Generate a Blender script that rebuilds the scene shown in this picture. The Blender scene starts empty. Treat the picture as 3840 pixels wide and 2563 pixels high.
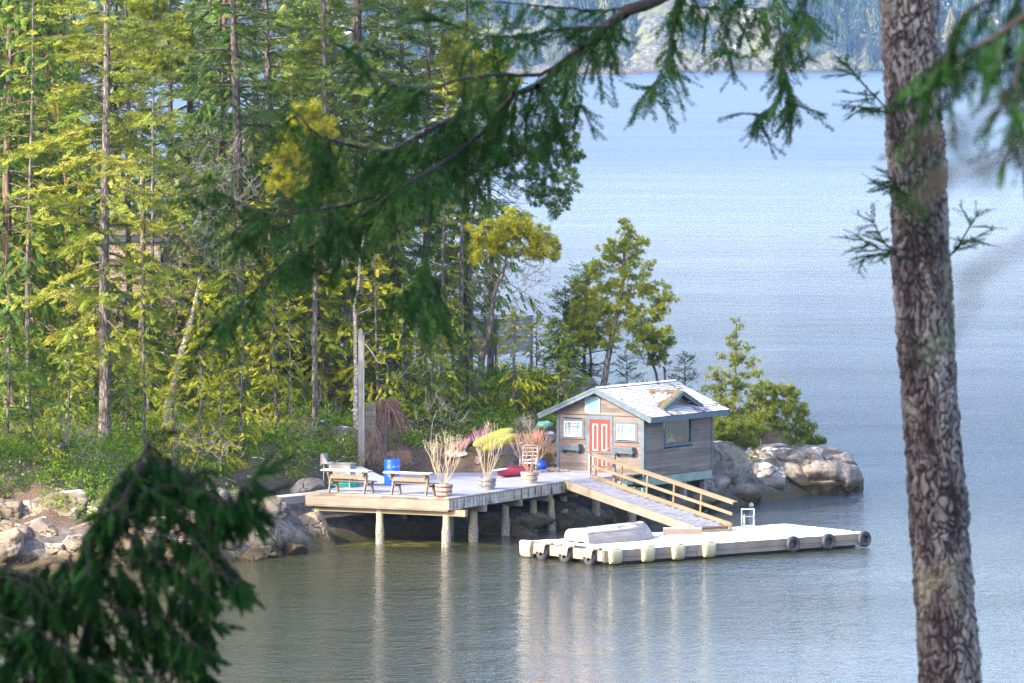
import bpy, math, random
import numpy as np
from mathutils import Vector, Matrix

# ---------------------------------------------------------------- camera, sky, sun, exposure
scn = bpy.context.scene
COL = scn.collection
CAMZ = 17.8
PITCH = math.atan((341.5 - 45) / 5688.9)
cam_data = bpy.data.cameras.new('camera')
cam_data.lens = 200.0
cam_data.sensor_width = 36.0
cam_data.clip_start = 0.5
cam_data.clip_end = 20000.0
cam_data.dof.use_dof = True
cam_data.dof.focus_distance = 208.0
cam_data.dof.aperture_fstop = 11.0
cam = bpy.data.objects.new('camera', cam_data)
cam.location = (0, 0, CAMZ)
cam.rotation_euler = (math.pi / 2 - PITCH, 0, 0)
COL.objects.link(cam)
scn.camera = cam

SUN_AZ = math.radians(219)     # direction towards the sun, counter-clockwise from +x
SUN_EL = math.radians(29)
to_sun = Vector((math.cos(SUN_AZ) * math.cos(SUN_EL), math.sin(SUN_AZ) * math.cos(SUN_EL), math.sin(SUN_EL)))
world = bpy.data.worlds.new('World')
scn.world = world
world.use_nodes = True
wn = world.node_tree
sky = wn.nodes.new('ShaderNodeTexSky')
sky.sky_type = 'NISHITA'
sky.sun_disc = False
sky.sun_elevation = SUN_EL
sky.sun_rotation = math.pi / 2 - SUN_AZ
sky.altitude = 50
sky.air_density = 1.0
sky.dust_density = 2.2
sky.ozone_density = 3.0
wb = wn.nodes.new('ShaderNodeMix')       # the film's slightly magenta white balance
wb.data_type = 'RGBA'
wb.blend_type = 'MULTIPLY'
wb.inputs[0].default_value = 1.0
wb.inputs[7].default_value = (1.13, 1.0, 1.03, 1)
wn.links.new(sky.outputs[0], wb.inputs[6])
wn.links.new(wb.outputs[2], wn.nodes['Background'].inputs[0])
wn.nodes['Background'].inputs[1].default_value = 0.15
sd = bpy.data.lights.new('sun', 'SUN')
sd.energy = 2.15
sd.angle = math.radians(0.55)
sd.color = (1.0, 0.90, 0.74)
so = bpy.data.objects.new('sun', sd)
so.rotation_euler = to_sun.to_track_quat('Z', 'Y').to_euler()
so.location = (-60, -40, 80)
COL.objects.link(so)
scn.view_settings.view_transform = 'Standard'
scn.view_settings.look = 'None'
scn.view_settings.exposure = 2.22
scn.view_settings.gamma = 1.0
scn.view_settings.use_curve_mapping = False
scn.render.engine = 'CYCLES'
scn.cycles.max_bounces = 7
scn.cycles.diffuse_bounces = 4
scn.cycles.glossy_bounces = 3
scn.cycles.transmission_bounces = 4
scn.cycles.transparent_max_bounces = 6
scn.cycles.volume_bounces = 0
scn.cycles.caustics_reflective = False
scn.cycles.caustics_refractive = False
scn.cycles.sample_clamp_indirect = 6.0
scn.cycles.use_denoising = True
scn.cycles.denoiser = 'OPENIMAGEDENOISE'
scn.cycles.denoising_input_passes = 'RGB_ALBEDO_NORMAL'
scn.cycles.denoising_prefilter = 'NONE'
scn.cycles.use_adaptive_sampling = False

# ---------------------------------------------------------------- geometry helpers
FX = 21333.0                    # focal length in photograph pixels (3840 wide)
CP, SP = math.cos(PITCH), math.sin(PITCH)


def ray(px, py):
    a = (px - 1920) / FX
    b = (1281.5 - py) / FX
    return Vector((a, CP + b * SP, -SP + b * CP))


def S(px, py, d):               # the place seen at photograph pixel px,py at distance d
    r = ray(px, py)
    return Vector((0, 0, CAMZ)) + r * (d / r.y)


def Z(px, py, z):               # the place seen at px,py at height z
    r = ray(px, py)
    return Vector((0, 0, CAMZ)) + r * ((z - CAMZ) / r.z)


def mesh_np(name, V, faces, mat=None, smooth=False, tone=None):
    """faces: list of int arrays (n,k)"""
    V = np.asarray(V, dtype=np.float32)
    me = bpy.data.meshes.new(name)
    faces = [np.asarray(f, dtype=np.int32) for f in faces if len(f)]
    nl = sum(f.size for f in faces)
    nf = sum(len(f) for f in faces)
    me.vertices.add(len(V))
    me.vertices.foreach_set('co', V.ravel())
    me.loops.add(nl)
    me.loops.foreach_set('vertex_index', np.concatenate([f.ravel() for f in faces]))
    me.polygons.add(nf)
    starts, p = [], 0
    for f in faces:
        starts.append(p + np.arange(len(f)) * f.shape[1])
        p += f.size
    me.polygons.foreach_set('loop_start', np.concatenate(starts).astype(np.int32))
    me.polygons.foreach_set('use_smooth', np.full(nf, bool(smooth)))
    if tone is not None:
        a = me.attributes.new('tone', 'FLOAT', 'POINT')
        a.data.foreach_set('value', np.asarray(tone, dtype=np.float32))
    if mat:
        me.materials.append(mat)
    me.update(calc_edges=True)
    return me


class MB:
    """collects shapes for one mesh"""

    def __init__(s):
        s.v, s.f, s.t, s.n = [], {}, [], 0

    def add(s, V, F, tone=0.5):
        V = np.asarray(V, dtype=np.float32).reshape(-1, 3)
        s.v.append(V)
        if np.isscalar(tone):
            tone = np.full(len(V), tone, dtype=np.float32)
        s.t.append(np.asarray(tone, dtype=np.float32))
        if isinstance(F, np.ndarray):
            s.f.setdefault(F.shape[1], []).append(F + s.n)
        else:
            for f in F:
                s.f.setdefault(len(f), []).append(np.array([f], dtype=np.int32) + s.n)
        s.n += len(V)
        return s

    def box(s, a, b, tone=0.5):
        x0, y0, z0 = a
        x1, y1, z1 = b
        V = [(x0, y0, z0), (x1, y0, z0), (x1, y1, z0), (x0, y1, z0), (x0, y0, z1), (x1, y0, z1), (x1, y1, z1), (x0, y1, z1)]
        return s.add(V, BOXF, tone)

    def beam(s, p0, p1, w, h, up=(0, 0, 1), tone=0.5):
        """bar from p0 to p1, width w across, height h along up, centred"""
        p0, p1, up = Vector(p0), Vector(p1), Vector(up)
        x = (p1 - p0).normalized()
        y = up.cross(x)
        y = y.normalized() if y.length > 1e-6 else Vector((0, 1, 0))
        z = x.cross(y)
        V = []
        for sz in (-1, 1):
            for q, sy in ((p0, -1), (p1, -1), (p1, 1), (p0, 1)):
                V.append(q + y * (sy * w / 2) + z * (sz * h / 2))
        return s.add([tuple(v) for v in V], BOXF, tone)

    def tube(s, pts, rad, sides=6, cap=True, tone=0.5):
        P = np.asarray([tuple(p) for p in pts], dtype=np.float64)
        n = len(P)
        R = np.full(n, rad) if np.isscalar(rad) else np.asarray(rad, dtype=np.float64)
        T = np.gradient(P, axis=0)
        T /= np.linalg.norm(T, axis=1, keepdims=True) + 1e-12
        ref = np.array([0.0, 0, 1]) if abs(T[0, 2]) < 0.9 else np.array([1.0, 0, 0])
        A = np.cross(T, ref)
        A /= np.linalg.norm(A, axis=1, keepdims=True) + 1e-12
        B = np.cross(T, A)
        th = np.arange(sides) * 2 * math.pi / sides
        V = P[:, None] + R[:, None, None] * (np.cos(th)[None, :, None] * A[:, None] + np.sin(th)[None, :, None] * B[:, None])
        i = np.arange(n - 1)[:, None] * sides
        k = np.arange(sides)[None]
        k2 = (k + 1) % sides
        F = np.stack([i + k, i + k2, i + sides + k2, i + sides + k], axis=-1).reshape(-1, 4)
        s.add(V.reshape(-1, 3), F.astype(np.int32)[:, ::-1].copy(), tone)
        if cap:
            b = s.n - n * sides
            s.f.setdefault(sides, []).append(np.array([[b + j for j in range(sides)]], dtype=np.int32))
            s.f.setdefault(sides, []).append(np.array([[b + (n - 1) * sides + j for j in reversed(range(sides))]], dtype=np.int32))
        return s

    def lathe(s, prof, sides=24, o=(0, 0, 0), tone=0.5, cap=True):
        """prof: list of (r,z)"""
        th = np.arange(sides) * 2 * math.pi / sides
        V = np.array([[(o[0] + r * math.cos(t), o[1] + r * math.sin(t), o[2] + z) for t in th] for r, z in prof])
        n = len(prof)
        i = np.arange(n - 1)[:, None] * sides
        k = np.arange(sides)[None]
        k2 = (k + 1) % sides
        F = np.stack([i + k, i + k2, i + sides + k2, i + sides + k], axis=-1).reshape(-1, 4)
        s.add(V.reshape(-1, 3), F.astype(np.int32), tone)
        if cap:
            b = s.n - n * sides
            s.f.setdefault(sides, []).append(np.array([[b + j for j in reversed(range(sides))]], dtype=np.int32))
            s.f.setdefault(sides, []).append(np.array([[b + (n - 1) * sides + j for j in range(sides)]], dtype=np.int32))
        return s

    def prism(s, poly, frame, t0, t1, tone=0.5):
        """poly: 2-D points; frame: (origin, ax, ay, an); extruded along an from t0 to t1"""
        o, ax, ay, an = [Vector(q) for q in frame]
        n = len(poly)
        V = [tuple(o + ax * p[0] + ay * p[1] + an * t) for t in (t0, t1) for p in poly]
        F = [tuple(reversed(range(n))), tuple(range(n, 2 * n))]
        F += [(i, (i + 1) % n, n + (i + 1) % n, n + i) for i in range(n)]
        return s.add(V, F, tone)

    def mesh(s, name, mat, smooth=False, off=None):
        V = np.concatenate(s.v) if s.v else np.zeros((0, 3))
        if off is not None:
            V = V - np.array(off, dtype=np.float32)
        faces = [np.concatenate(l) for l in s.f.values()]
        return mesh_np(name, V, faces, mat, smooth, np.concatenate(s.t))


BOXF = np.array([(0, 3, 2, 1), (4, 5, 6, 7), (0, 1, 5, 4), (1, 2, 6, 5), (2, 3, 7, 6), (3, 0, 4, 7)], dtype=np.int32)


def wloc(o):
    v = Vector((0, 0, 0))
    while o is not None:
        v += o.location
        o = o.parent
    return v


def part(name, mb, mat=None, parent=None, smooth=False, world_xyz=False, bevel=0.0, label=None):
    """one mesh object; world_xyz: its shape was given in world coordinates (parents unrotated)"""
    off = wloc(parent) if (world_xyz and parent is not None) else None
    me = mb.mesh(name, mat, smooth, off) if isinstance(mb, MB) else mb
    o = bpy.data.objects.new(name, me)
    COL.objects.link(o)
    if parent is not None:
        o.parent = parent
    if bevel:
        m = o.modifiers.new('bevel', 'BEVEL')
        m.width = bevel
        m.segments = 2
        m.limit_method = 'ANGLE'
    if label:
        o['label'] = label
    return o


def tag(o, label=None, cat=None, group=None, kind=None):
    if label:
        o['label'] = label
    if cat:
        o['category'] = cat
    if group:
        o['group'] = group
    if kind:
        o['kind'] = kind
    return o


def thing(name, label, cat, loc=(0, 0, 0), rz=0.0, group=None):
    o = bpy.data.objects.new(name, None)
    o.empty_display_size = 0.2
    COL.objects.link(o)
    o.location = loc
    o.rotation_euler = (0, 0, rz)
    return tag(o, label, cat, group)


def dup(root, loc, rz=0.0, sc=1.0, label=None, group=None, tilt=(0, 0)):
    r = root.copy()
    COL.objects.link(r)
    r.location = loc
    r.rotation_euler = (tilt[0], tilt[1], rz)
    r.scale = (sc, sc, sc) if np.isscalar(sc) else sc
    if label:
        r['label'] = label
    if group:
        r['group'] = group
    for ch in list(root.children):
        c = ch.copy()
        COL.objects.link(c)
        c.parent = r
        for g in ch.children:
            d = g.copy()
            COL.objects.link(d)
            d.parent = c
    return r


def scatter(TV, TF, P, X, N, sc, tone=None, squash=None):
    """copies of a leaf template (x along, z up) at points P"""
    P, X, N = [np.asarray(q, dtype=np.float64) for q in (P, X, N)]
    X = X / (np.linalg.norm(X, axis=1, keepdims=True) + 1e-9)
    N = N - (N * X).sum(1, keepdims=True) * X
    N /= np.linalg.norm(N, axis=1, keepdims=True) + 1e-9
    Y = np.cross(N, X)
    sc = np.asarray(sc, dtype=np.float64)
    if sc.ndim == 0:
        sc = np.full(len(P), float(sc))
    V = P[:, None] + sc[:, None, None] * (TV[None, :, 0:1] * X[:, None] + TV[None, :, 1:2] * Y[:, None] + TV[None, :, 2:3] * N[:, None])
    F = TF[None] + (np.arange(len(P)) * len(TV))[:, None, None]
    t = np.repeat(np.full(len(P), 0.5) if tone is None else np.asarray(tone), len(TV))
    return V.reshape(-1, 3), F.reshape(-1, TF.shape[1]).astype(np.int32), t


def hash2(ix, iy, seed):
    n = (ix.astype(np.int64) * 374761393 + iy.astype(np.int64) * 668265263 + seed * 1442695041) & 0x7fffffff
    n = ((n ^ (n >> 13)) * 1274126177) & 0x7fffffff
    return ((n ^ (n >> 16)) & 0xffff) / 65535.0


def vnoise(x, y, seed=0):
    x, y = np.asarray(x, dtype=np.float64), np.asarray(y, dtype=np.float64)
    ix, iy = np.floor(x).astype(np.int64), np.floor(y).astype(np.int64)
    fx, fy = x - ix, y - iy
    fx, fy = fx * fx * (3 - 2 * fx), fy * fy * (3 - 2 * fy)
    a = hash2(ix, iy, seed) * (1 - fx) + hash2(ix + 1, iy, seed) * fx
    b = hash2(ix, iy + 1, seed) * (1 - fx) + hash2(ix + 1, iy + 1, seed) * fx
    return (a * (1 - fy) + b * fy) * 2 - 1


def fbm(x, y, oct=4, seed=0):
    r, a = 0.0, 1.0
    for i in range(oct):
        r = r + a * vnoise(x * 2 ** i, y * 2 ** i, seed + i)
        a *= 0.5
    return r

# ---------------------------------------------------------------- materials
class Mat:
    def __init__(s, name):
        s.m = bpy.data.materials.new(name)
        s.m.use_nodes = True
        s.nt = s.m.node_tree
        s.b = s.nt.nodes['Principled BSDF']
        s.out = s.nt.nodes['Material Output']

    def n(s, typ, ins=None, out=0, **attrs):
        nd = s.nt.nodes.new('ShaderNode' + typ)
        for k, v in attrs.items():
            setattr(nd, k, v)
        for k, v in (ins or {}).items():
            s.put(nd.inputs[k], v)
        return nd.outputs[out]

    def put(s, sock, v):
        if isinstance(v, bpy.types.NodeSocket):
            s.nt.links.new(v, sock)
        elif isinstance(v, (tuple, list)) and len(v) == 3 and sock.type == 'RGBA':
            sock.default_value = (*v, 1)
        else:
            sock.default_value = v

    def set(s, **kw):
        for k, v in kw.items():
            s.put(s.b.inputs[k.replace('_', ' ')], v)
        return s

    def obj(s):
        return s.n('TexCoord', out=3)

    def pos(s):
        return s.n('NewGeometry', out=0)

    def mapping(s, vec, scale=(1, 1, 1), rot=(0, 0, 0), loc=(0, 0, 0)):
        return s.n('Mapping', {'Vector': vec, 'Scale': scale, 'Rotation': rot, 'Location': loc})

    def noise(s, vec, scale=5.0, detail=4.0, rough=0.55, out=0, dist=0.0):
        return s.n('TexNoise', {'Vector': vec, 'Scale': scale, 'Detail': detail, 'Roughness': rough, 'Distortion': dist}, out=out)

    def ramp(s, fac, stops, interp='LINEAR'):
        nd = s.nt.nodes.new('ShaderNodeValToRGB')
        cr = nd.color_ramp
        cr.interpolation = interp
        while len(cr.elements) < len(stops):
            cr.elements.new(0.5)
        for e, (p, c) in zip(cr.elements, stops):
            e.position = p
            e.color = (*c, 1) if not np.isscalar(c) else (c, c, c, 1)
        s.put(nd.inputs[0], fac)
        return nd.outputs[0]

    def mix(s, fac, a, b):
        nd = s.nt.nodes.new('ShaderNodeMix')
        nd.data_type = 'RGBA'
        s.put(nd.inputs[0], fac)
        s.put(nd.inputs[6], a)
        s.put(nd.inputs[7], b)
        return nd.outputs[2]

    def math(s, op, a, b=0.0, c=0.0, clamp=False):
        nd = s.nt.nodes.new('ShaderNodeMath')
        nd.operation = op
        nd.use_clamp = clamp
        s.put(nd.inputs[0], a)
        s.put(nd.inputs[1], b)
        s.put(nd.inputs[2], c)
        return nd.outputs[0]

    def step(s, x, lo, hi):
        return s.n('MapRange', {'Value': x, 'From Min': lo, 'From Max': hi}, clamp=True)

    def bump(s, h, strength=0.5, dist=0.02, normal=None):
        ins = {'Height': h, 'Strength': strength, 'Distance': dist}
        if normal is not None:
            ins['Normal'] = normal
        return s.n('Bump', ins)

    def tone(s):
        return s.n('Attribute', attribute_name='tone', out=2)

    def up(s):
        return s.n('SeparateXYZ', {0: s.n('NewGeometry', out=1)}, out=2)


def plain(name, col, rough=0.6, metal=0.0, var=0.15, scale=6.0, bump=0.0, k=0.68):
    col = tuple(c * k for c in col)
    m = Mat(name)
    nz = m.noise(m.obj(), scale, 5)
    c0 = tuple(max(0, c * (1 - var)) for c in col)
    c1 = tuple(min(1, c * (1 + var)) for c in col)
    m.set(Base_Color=m.ramp(nz, [(0.3, c0), (0.7, c1)]), Roughness=rough, Metallic=metal)
    if bump:
        m.set(Normal=m.bump(nz, bump, 0.01))
    return m.m


def foliage(name, cols, trans=0.33, rough=0.55, spec=0.3):
    """cols: three colours the leaves vary between"""
    m = Mat(name)
    t = m.tone()
    r = m.n('NewGeometry', out=8)
    oi = m.n('ObjectInfo', out=5)
    f = m.math('ADD', m.math('MULTIPLY', t, 0.62), m.math('ADD', m.math('MULTIPLY', r, 0.25), m.math('MULTIPLY', oi, 0.15)))
    c = m.ramp(f, [(0.12, cols[0]), (0.5, cols[1]), (0.9, cols[2])])
    m.set(Base_Color=c, Roughness=rough, Specular_IOR_Level=spec)
    tr = m.n('BsdfTranslucent', {'Color': c})
    mx = m.nt.nodes.new('ShaderNodeMixShader')
    mx.inputs[0].default_value = trans
    m.nt.links.new(m.b.outputs[0], mx.inputs[1])
    m.nt.links.new(tr, mx.inputs[2])
    m.nt.links.new(mx.outputs[0], m.out.inputs[0])
    return m.m


def wood(name, c0, c1, c2, axis=0, rough=0.8, grain=1.0, k=0.62):
    """weathered timber: grain stretched along one object axis, tone varies per board"""
    c0, c1, c2 = [tuple(v * k for v in c) for c in (c0, c1, c2)]
    m = Mat(name)
    sc = [22.0 * grain] * 3
    sc[axis] = 1.2
    v = m.mapping(m.obj(), tuple(sc))
    g = m.noise(v, 1.0, 6, 0.65)
    big = m.noise(m.mapping(m.obj(), (1.3, 1.3, 1.3)), 1.0, 3)
    t = m.tone()
    f = m.math('ADD', m.math('MULTIPLY', g, 0.6), m.math('ADD', m.math('MULTIPLY', big, 0.35), m.math('MULTIPLY', m.math('SUBTRACT', t, 0.5), 0.30)))
    m.set(Base_Color=m.ramp(f, [(0.25, c0), (0.48, c1), (0.72, c2)]), Roughness=rough, Normal=m.bump(g, 0.35, 0.01))
    return m.m


def snow_top(m, base, amount=(0.45, 0.55), scale=2.0, zlo=0.55, zhi=0.8, col=(0.82, 0.84, 0.88)):
    """lying snow: only on faces that look up, in drifted patches"""
    nz = m.noise(m.pos(), scale, 6, 0.6)
    f = m.math('MULTIPLY', m.step(m.up(), zlo, zhi), m.step(nz, amount[0], amount[1]))
    return m.mix(f, base, col)


MT = {}
MT['siding'] = wood('weathered_siding', (0.12, 0.10, 0.085), (0.25, 0.21, 0.175), (0.37, 0.32, 0.275), 0)
MT['siding_side'] = wood('weathered_siding_side', (0.17, 0.135, 0.105), (0.34, 0.275, 0.22), (0.48, 0.40, 0.33), 1)  # same siding, lightened and warmed to offset the shade on this wall
MT['blue_trim'] = plain('blue_grey_paint', (0.125, 0.19, 0.222), 0.6, var=0.22, scale=4)
MT['mint_beam'] = plain('faded_green_paint', (0.33, 0.44, 0.36), 0.6, var=0.2, scale=3)
MT['red_door'] = plain('red_paint', (0.42, 0.05, 0.032), 0.45, var=0.1)
MT['white_paint'] = plain('white_paint', (0.78, 0.78, 0.74), 0.5, var=0.05)
MT['teal_paint'] = plain('teal_paint', (0.12, 0.42, 0.42), 0.5)
MT['sign_blue'] = plain('pale_blue_paint', (0.20, 0.45, 0.62), 0.5, var=0.04)
MT['planter_red'] = plain('red_brown_soil_paint', (0.55, 0.14, 0.08), 0.7)
MT['curtain'] = plain('white_curtain', (0.80, 0.80, 0.80), 0.8, var=0.12, scale=9, k=1.0)
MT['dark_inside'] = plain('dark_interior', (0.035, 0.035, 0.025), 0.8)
MT['steel'] = plain('dull_steel', (0.36, 0.36, 0.35), 0.45, 0.35, var=0.12)
MT['pale_metal'] = plain('pale_painted_metal', (0.66, 0.66, 0.66), 0.4, 0.2, var=0.08)
MT['brass'] = plain('knob_metal', (0.6, 0.6, 0.58), 0.3, 0.9)
MT['deckwood'] = wood('deck_timber', (0.20, 0.15, 0.10), (0.40, 0.32, 0.22), (0.60, 0.51, 0.38), 0)
MT['fascia'] = wood('pale_fascia_timber', (0.15, 0.11, 0.075), (0.33, 0.275, 0.20), (0.47, 0.41, 0.32), 0)
MT['rail'] = wood('rail_timber', (0.18, 0.13, 0.075), (0.33, 0.255, 0.15), (0.44, 0.36, 0.235), 0)
MT['grey_timber'] = wood('grey_timber', (0.17, 0.15, 0.13), (0.34, 0.31, 0.27), (0.52, 0.48, 0.42), 0)
MT['brown_timber'] = wood('brown_timber', (0.16, 0.10, 0.07), (0.30, 0.21, 0.15), (0.45, 0.33, 0.24), 0)
MT['rubber'] = plain('black_rubber', (0.055, 0.06, 0.072), 0.6, var=0.3, scale=10)
MT['fender'] = plain('pale_yellow_fender', (0.62, 0.58, 0.36), 0.5, var=0.16, scale=3)
MT['canvas'] = plain('tan_carpet', (0.52, 0.36, 0.26), 0.9, var=0.2, scale=5)
MT['black_pipe'] = plain('black_pipe', (0.05, 0.055, 0.07), 0.35)
MT['orange_rust'] = plain('orange_paint', (0.55, 0.13, 0.05), 0.6)
MT['blue_plastic'] = plain('blue_plastic', (0.012, 0.10, 0.68), 0.35, var=0.1)
MT['green_hose'] = plain('green_hose', (0.02, 0.42, 0.33), 0.4)
MT['net'] = plain('pale_green_netting', (0.25, 0.62, 0.50), 0.7)
MT['yellow_hull'] = plain('yellow_hull', (0.70, 0.62, 0.01), 0.35, var=0.1, scale=2, k=0.85)
MT['plum_hull'] = plain('plum_hull', (0.34, 0.07, 0.13), 0.4, var=0.15, scale=2)
MT['red_hull'] = plain('red_hull', (0.55, 0.03, 0.06), 0.4, var=0.12, scale=2)
MT['red_ball'] = plain('faded_red_buoy', (0.48, 0.12, 0.10), 0.5)
MT['rope'] = plain('pale_rope', (0.42, 0.34, 0.27), 0.9, var=0.3)
MT['twig'] = plain('pale_twigs', (0.66, 0.54, 0.36), 0.8, var=0.2)
MT['twig_red'] = plain('reddish_twigs', (0.48, 0.30, 0.18), 0.8, var=0.25)
MT['dead_vine'] = plain('dead_vine', (0.36, 0.25, 0.17), 0.9, var=0.35, scale=12)
MT['soil'] = plain('soil', (0.10, 0.07, 0.05), 0.95, var=0.4, scale=12)
MT['lamp'] = plain('lamp_housing', (0.06, 0.065, 0.08), 0.4)


def snow_mat():
    m = Mat('snow')
    nz = m.noise(m.pos(), 3.0, 6, 0.6)
    fine = m.noise(m.pos(), 60.0, 3)
    m.set(Base_Color=m.ramp(nz, [(0.3, (0.70, 0.72, 0.75)), (0.65, (0.80, 0.81, 0.83))]), Roughness=0.75,
          Normal=m.bump(m.math('ADD', nz, m.math('MULTIPLY', fine, 0.15)), 0.5, 0.03))
    return m.m


MT['snow'] = snow_mat()


def shaded_thin_snow():  # thin snow over boards, the deck's shade toned into its grey
    m = Mat('shaded_thin_snow')
    o = m.obj()
    nz = m.noise(o, 1.6, 6, 0.65)
    row = m.noise(m.mapping(o, (0.6, 7.0, 1)), 1.0, 4, 0.6)
    f = m.math('ADD', m.math('MULTIPLY', nz, 0.6), m.math('MULTIPLY', row, 0.5))
    m.set(Base_Color=m.ramp(f, [(0.38, (0.16, 0.15, 0.145)), (0.47, (0.27, 0.275, 0.30)), (0.7, (0.36, 0.37, 0.405))]), Roughness=0.8, Normal=m.bump(nz, 0.5, 0.03))
    return m.m


MT['shaded_thin_snow'] = shaded_thin_snow()


def bark_mat(name, c0, c1, c2, zs=0.25, sc=9.0, moss=None):
    m = Mat(name)
    v = m.mapping(m.obj(), (1, 1, zs))
    vo = m.n('TexVoronoi', {'Vector': v, 'Scale': sc, 'Randomness': 1.0}, feature='DISTANCE_TO_EDGE')
    nz = m.noise(v, sc * 1.6, 5, 0.65)
    f = m.math('ADD', m.math('MULTIPLY', m.step(vo, 0.0, 0.28), 0.6), m.math('MULTIPLY', nz, 0.55))
    c = m.ramp(f, [(0.2, c0), (0.55, c1), (0.9, c2)])
    if moss:
        c = m.mix(m.step(m.noise(m.obj(), 1.1, 4), 0.52, 0.66), c, moss)
    m.set(Base_Color=c, Roughness=0.9, Normal=m.bump(f, 0.7, 0.03))
    return m.m


MT['bark'] = bark_mat('grey_fir_bark', (0.045, 0.034, 0.029), (0.125, 0.105, 0.09), (0.24, 0.215, 0.19))
MT['bark_red'] = bark_mat('cedar_bark', (0.06, 0.038, 0.027), (0.155, 0.10, 0.072), (0.25, 0.18, 0.13), zs=0.12)
MT['bark_dark'] = bark_mat('dark_bark', (0.032, 0.026, 0.022), (0.085, 0.07, 0.058), (0.17, 0.145, 0.125))
MT['bark_pale'] = bark_mat('pale_alder_bark', (0.22, 0.18, 0.14), (0.50, 0.44, 0.36), (0.68, 0.62, 0.53), zs=1.6, sc=5)
MT['twig_grey'] = plain('lichen_twigs', (0.36, 0.31, 0.25), 0.9, var=0.3, scale=8)
MT['orange_bark'] = plain('arbutus_bark', (0.30, 0.13, 0.06), 0.7, var=0.3)

MT['fir'] = foliage('fir_needles', [(0.070, 0.140, 0.013), (0.225, 0.280, 0.026), (0.48, 0.45, 0.06)])
MT['fir_dark'] = foliage('dark_fir_needles', [(0.028, 0.080, 0.020), (0.075, 0.145, 0.026), (0.22, 0.26, 0.042)])
MT['cedar'] = foliage('cedar_sprays', [(0.060, 0.140, 0.012), (0.160, 0.245, 0.018), (0.40, 0.40, 0.03)])
MT['gold'] = foliage('golden_cedar_sprays', [(0.15, 0.21, 0.011), (0.38, 0.40, 0.016), (0.66, 0.58, 0.025)])
MT['pine'] = foliage('pine_needles', [(0.08, 0.15, 0.018), (0.20, 0.255, 0.028), (0.42, 0.42, 0.04)])
MT['pine_gold'] = foliage('yellow_pine_needles', [(0.13, 0.18, 0.014), (0.33, 0.35, 0.022), (0.62, 0.55, 0.035)])
MT['salal'] = foliage('broad_leaves', [(0.035, 0.12, 0.012), (0.11, 0.235, 0.018), (0.36, 0.40, 0.03)], 0.3, 0.6, 0.15)
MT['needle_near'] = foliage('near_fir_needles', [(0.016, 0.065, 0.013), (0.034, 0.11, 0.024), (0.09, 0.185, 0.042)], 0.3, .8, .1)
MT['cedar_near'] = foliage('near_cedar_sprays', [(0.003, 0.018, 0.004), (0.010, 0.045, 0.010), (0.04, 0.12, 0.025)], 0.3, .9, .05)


def granite(name, tint=(1, 1, 1), snow=True, moss=True, wet=True, cracks=1.0):
    m = Mat(name)
    p = m.pos()
    big = m.noise(p, 0.55, 5, 0.6)
    mid = m.noise(p, 2.6, 6, 0.65)
    fine = m.noise(p, 28.0, 4, 0.7)
    ck = m.n('TexVoronoi', {'Vector': m.n('Mapping', {'Vector': m.n('VectorMath', {0: p, 1: m.n('VectorMath', {0: m.noise(p, 0.8, 4, out=1), 'Scale': 2.4}, operation='SCALE')}, operation='ADD'), 'Scale': (1, 1, 1.3)}), 'Scale': 0.8}, feature='DISTANCE_TO_EDGE')
    crack = m.step(ck, 0.0, 0.035)
    f = m.math('ADD', m.math('MULTIPLY', mid, 0.6), m.math('ADD', m.math('MULTIPLY', fine, 0.25), m.math('MULTIPLY', big, 0.3)))
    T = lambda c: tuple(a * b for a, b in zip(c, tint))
    c = m.ramp(f, [(0.38, T((0.045, 0.042, 0.039))), (0.50, T((0.11, 0.10, 0.086))), (0.62, T((0.185, 0.17, 0.145))), (0.78, T((0.27, 0.25, 0.22)))])
    c = m.mix(m.math('MULTIPLY', m.step(big, 0.52, 0.66), 0.55), c, T((0.22, 0.145, 0.08)))      # iron stain
    c = m.mix(m.math('MULTIPLY', m.step(m.noise(p, 1.4, 4, 0.6), 0.55, 0.63), 0.5), c, (0.16, 0.12, 0.125))   # dark lichen
    c = m.mix(m.math('MULTIPLY', m.math('SUBTRACT', 1.0, crack), cracks), c, (0.03, 0.026, 0.024))
    z = m.n('SeparateXYZ', {0: p}, out=2)
    if moss:
        mo = m.math('MULTIPLY', m.step(m.up(), 0.35, 0.75), m.step(m.noise(p, 0.8, 5, 0.65), 0.54, 0.64))
        mo = m.math('MULTIPLY', mo, m.step(z, 1.1, 1.6))
        c = m.mix(mo, c, (0.13, 0.12, 0.03))
    if snow:
        c = snow_top(m, c, (0.56, 0.62), 1.1, 0.6, 0.85)
    if wet:
        zz = m.math('ADD', z, m.math('MULTIPLY', m.math('SUBTRACT', mid, 0.5), 0.5))
        c = m.mix(m.math('MULTIPLY', m.math('SUBTRACT', 1.0, m.step(zz, 0.62, 0.85)), 0.6), c, (0.20, 0.165, 0.11))
        c = m.mix(m.math('SUBTRACT', 1.0, m.step(zz, 0.36, 0.58)), c, m.ramp(fine, [(0.35, (0.025, 0.02, 0.012)), (0.7, (0.12, 0.085, 0.025))]))
    m.set(Base_Color=c, Roughness=0.85, Normal=m.bump(m.math('ADD', m.math('MULTIPLY', crack, 0.5), m.math('ADD', mid, m.math('MULTIPLY', fine, 0.35))), 0.65, 0.08))
    return m.m


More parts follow.
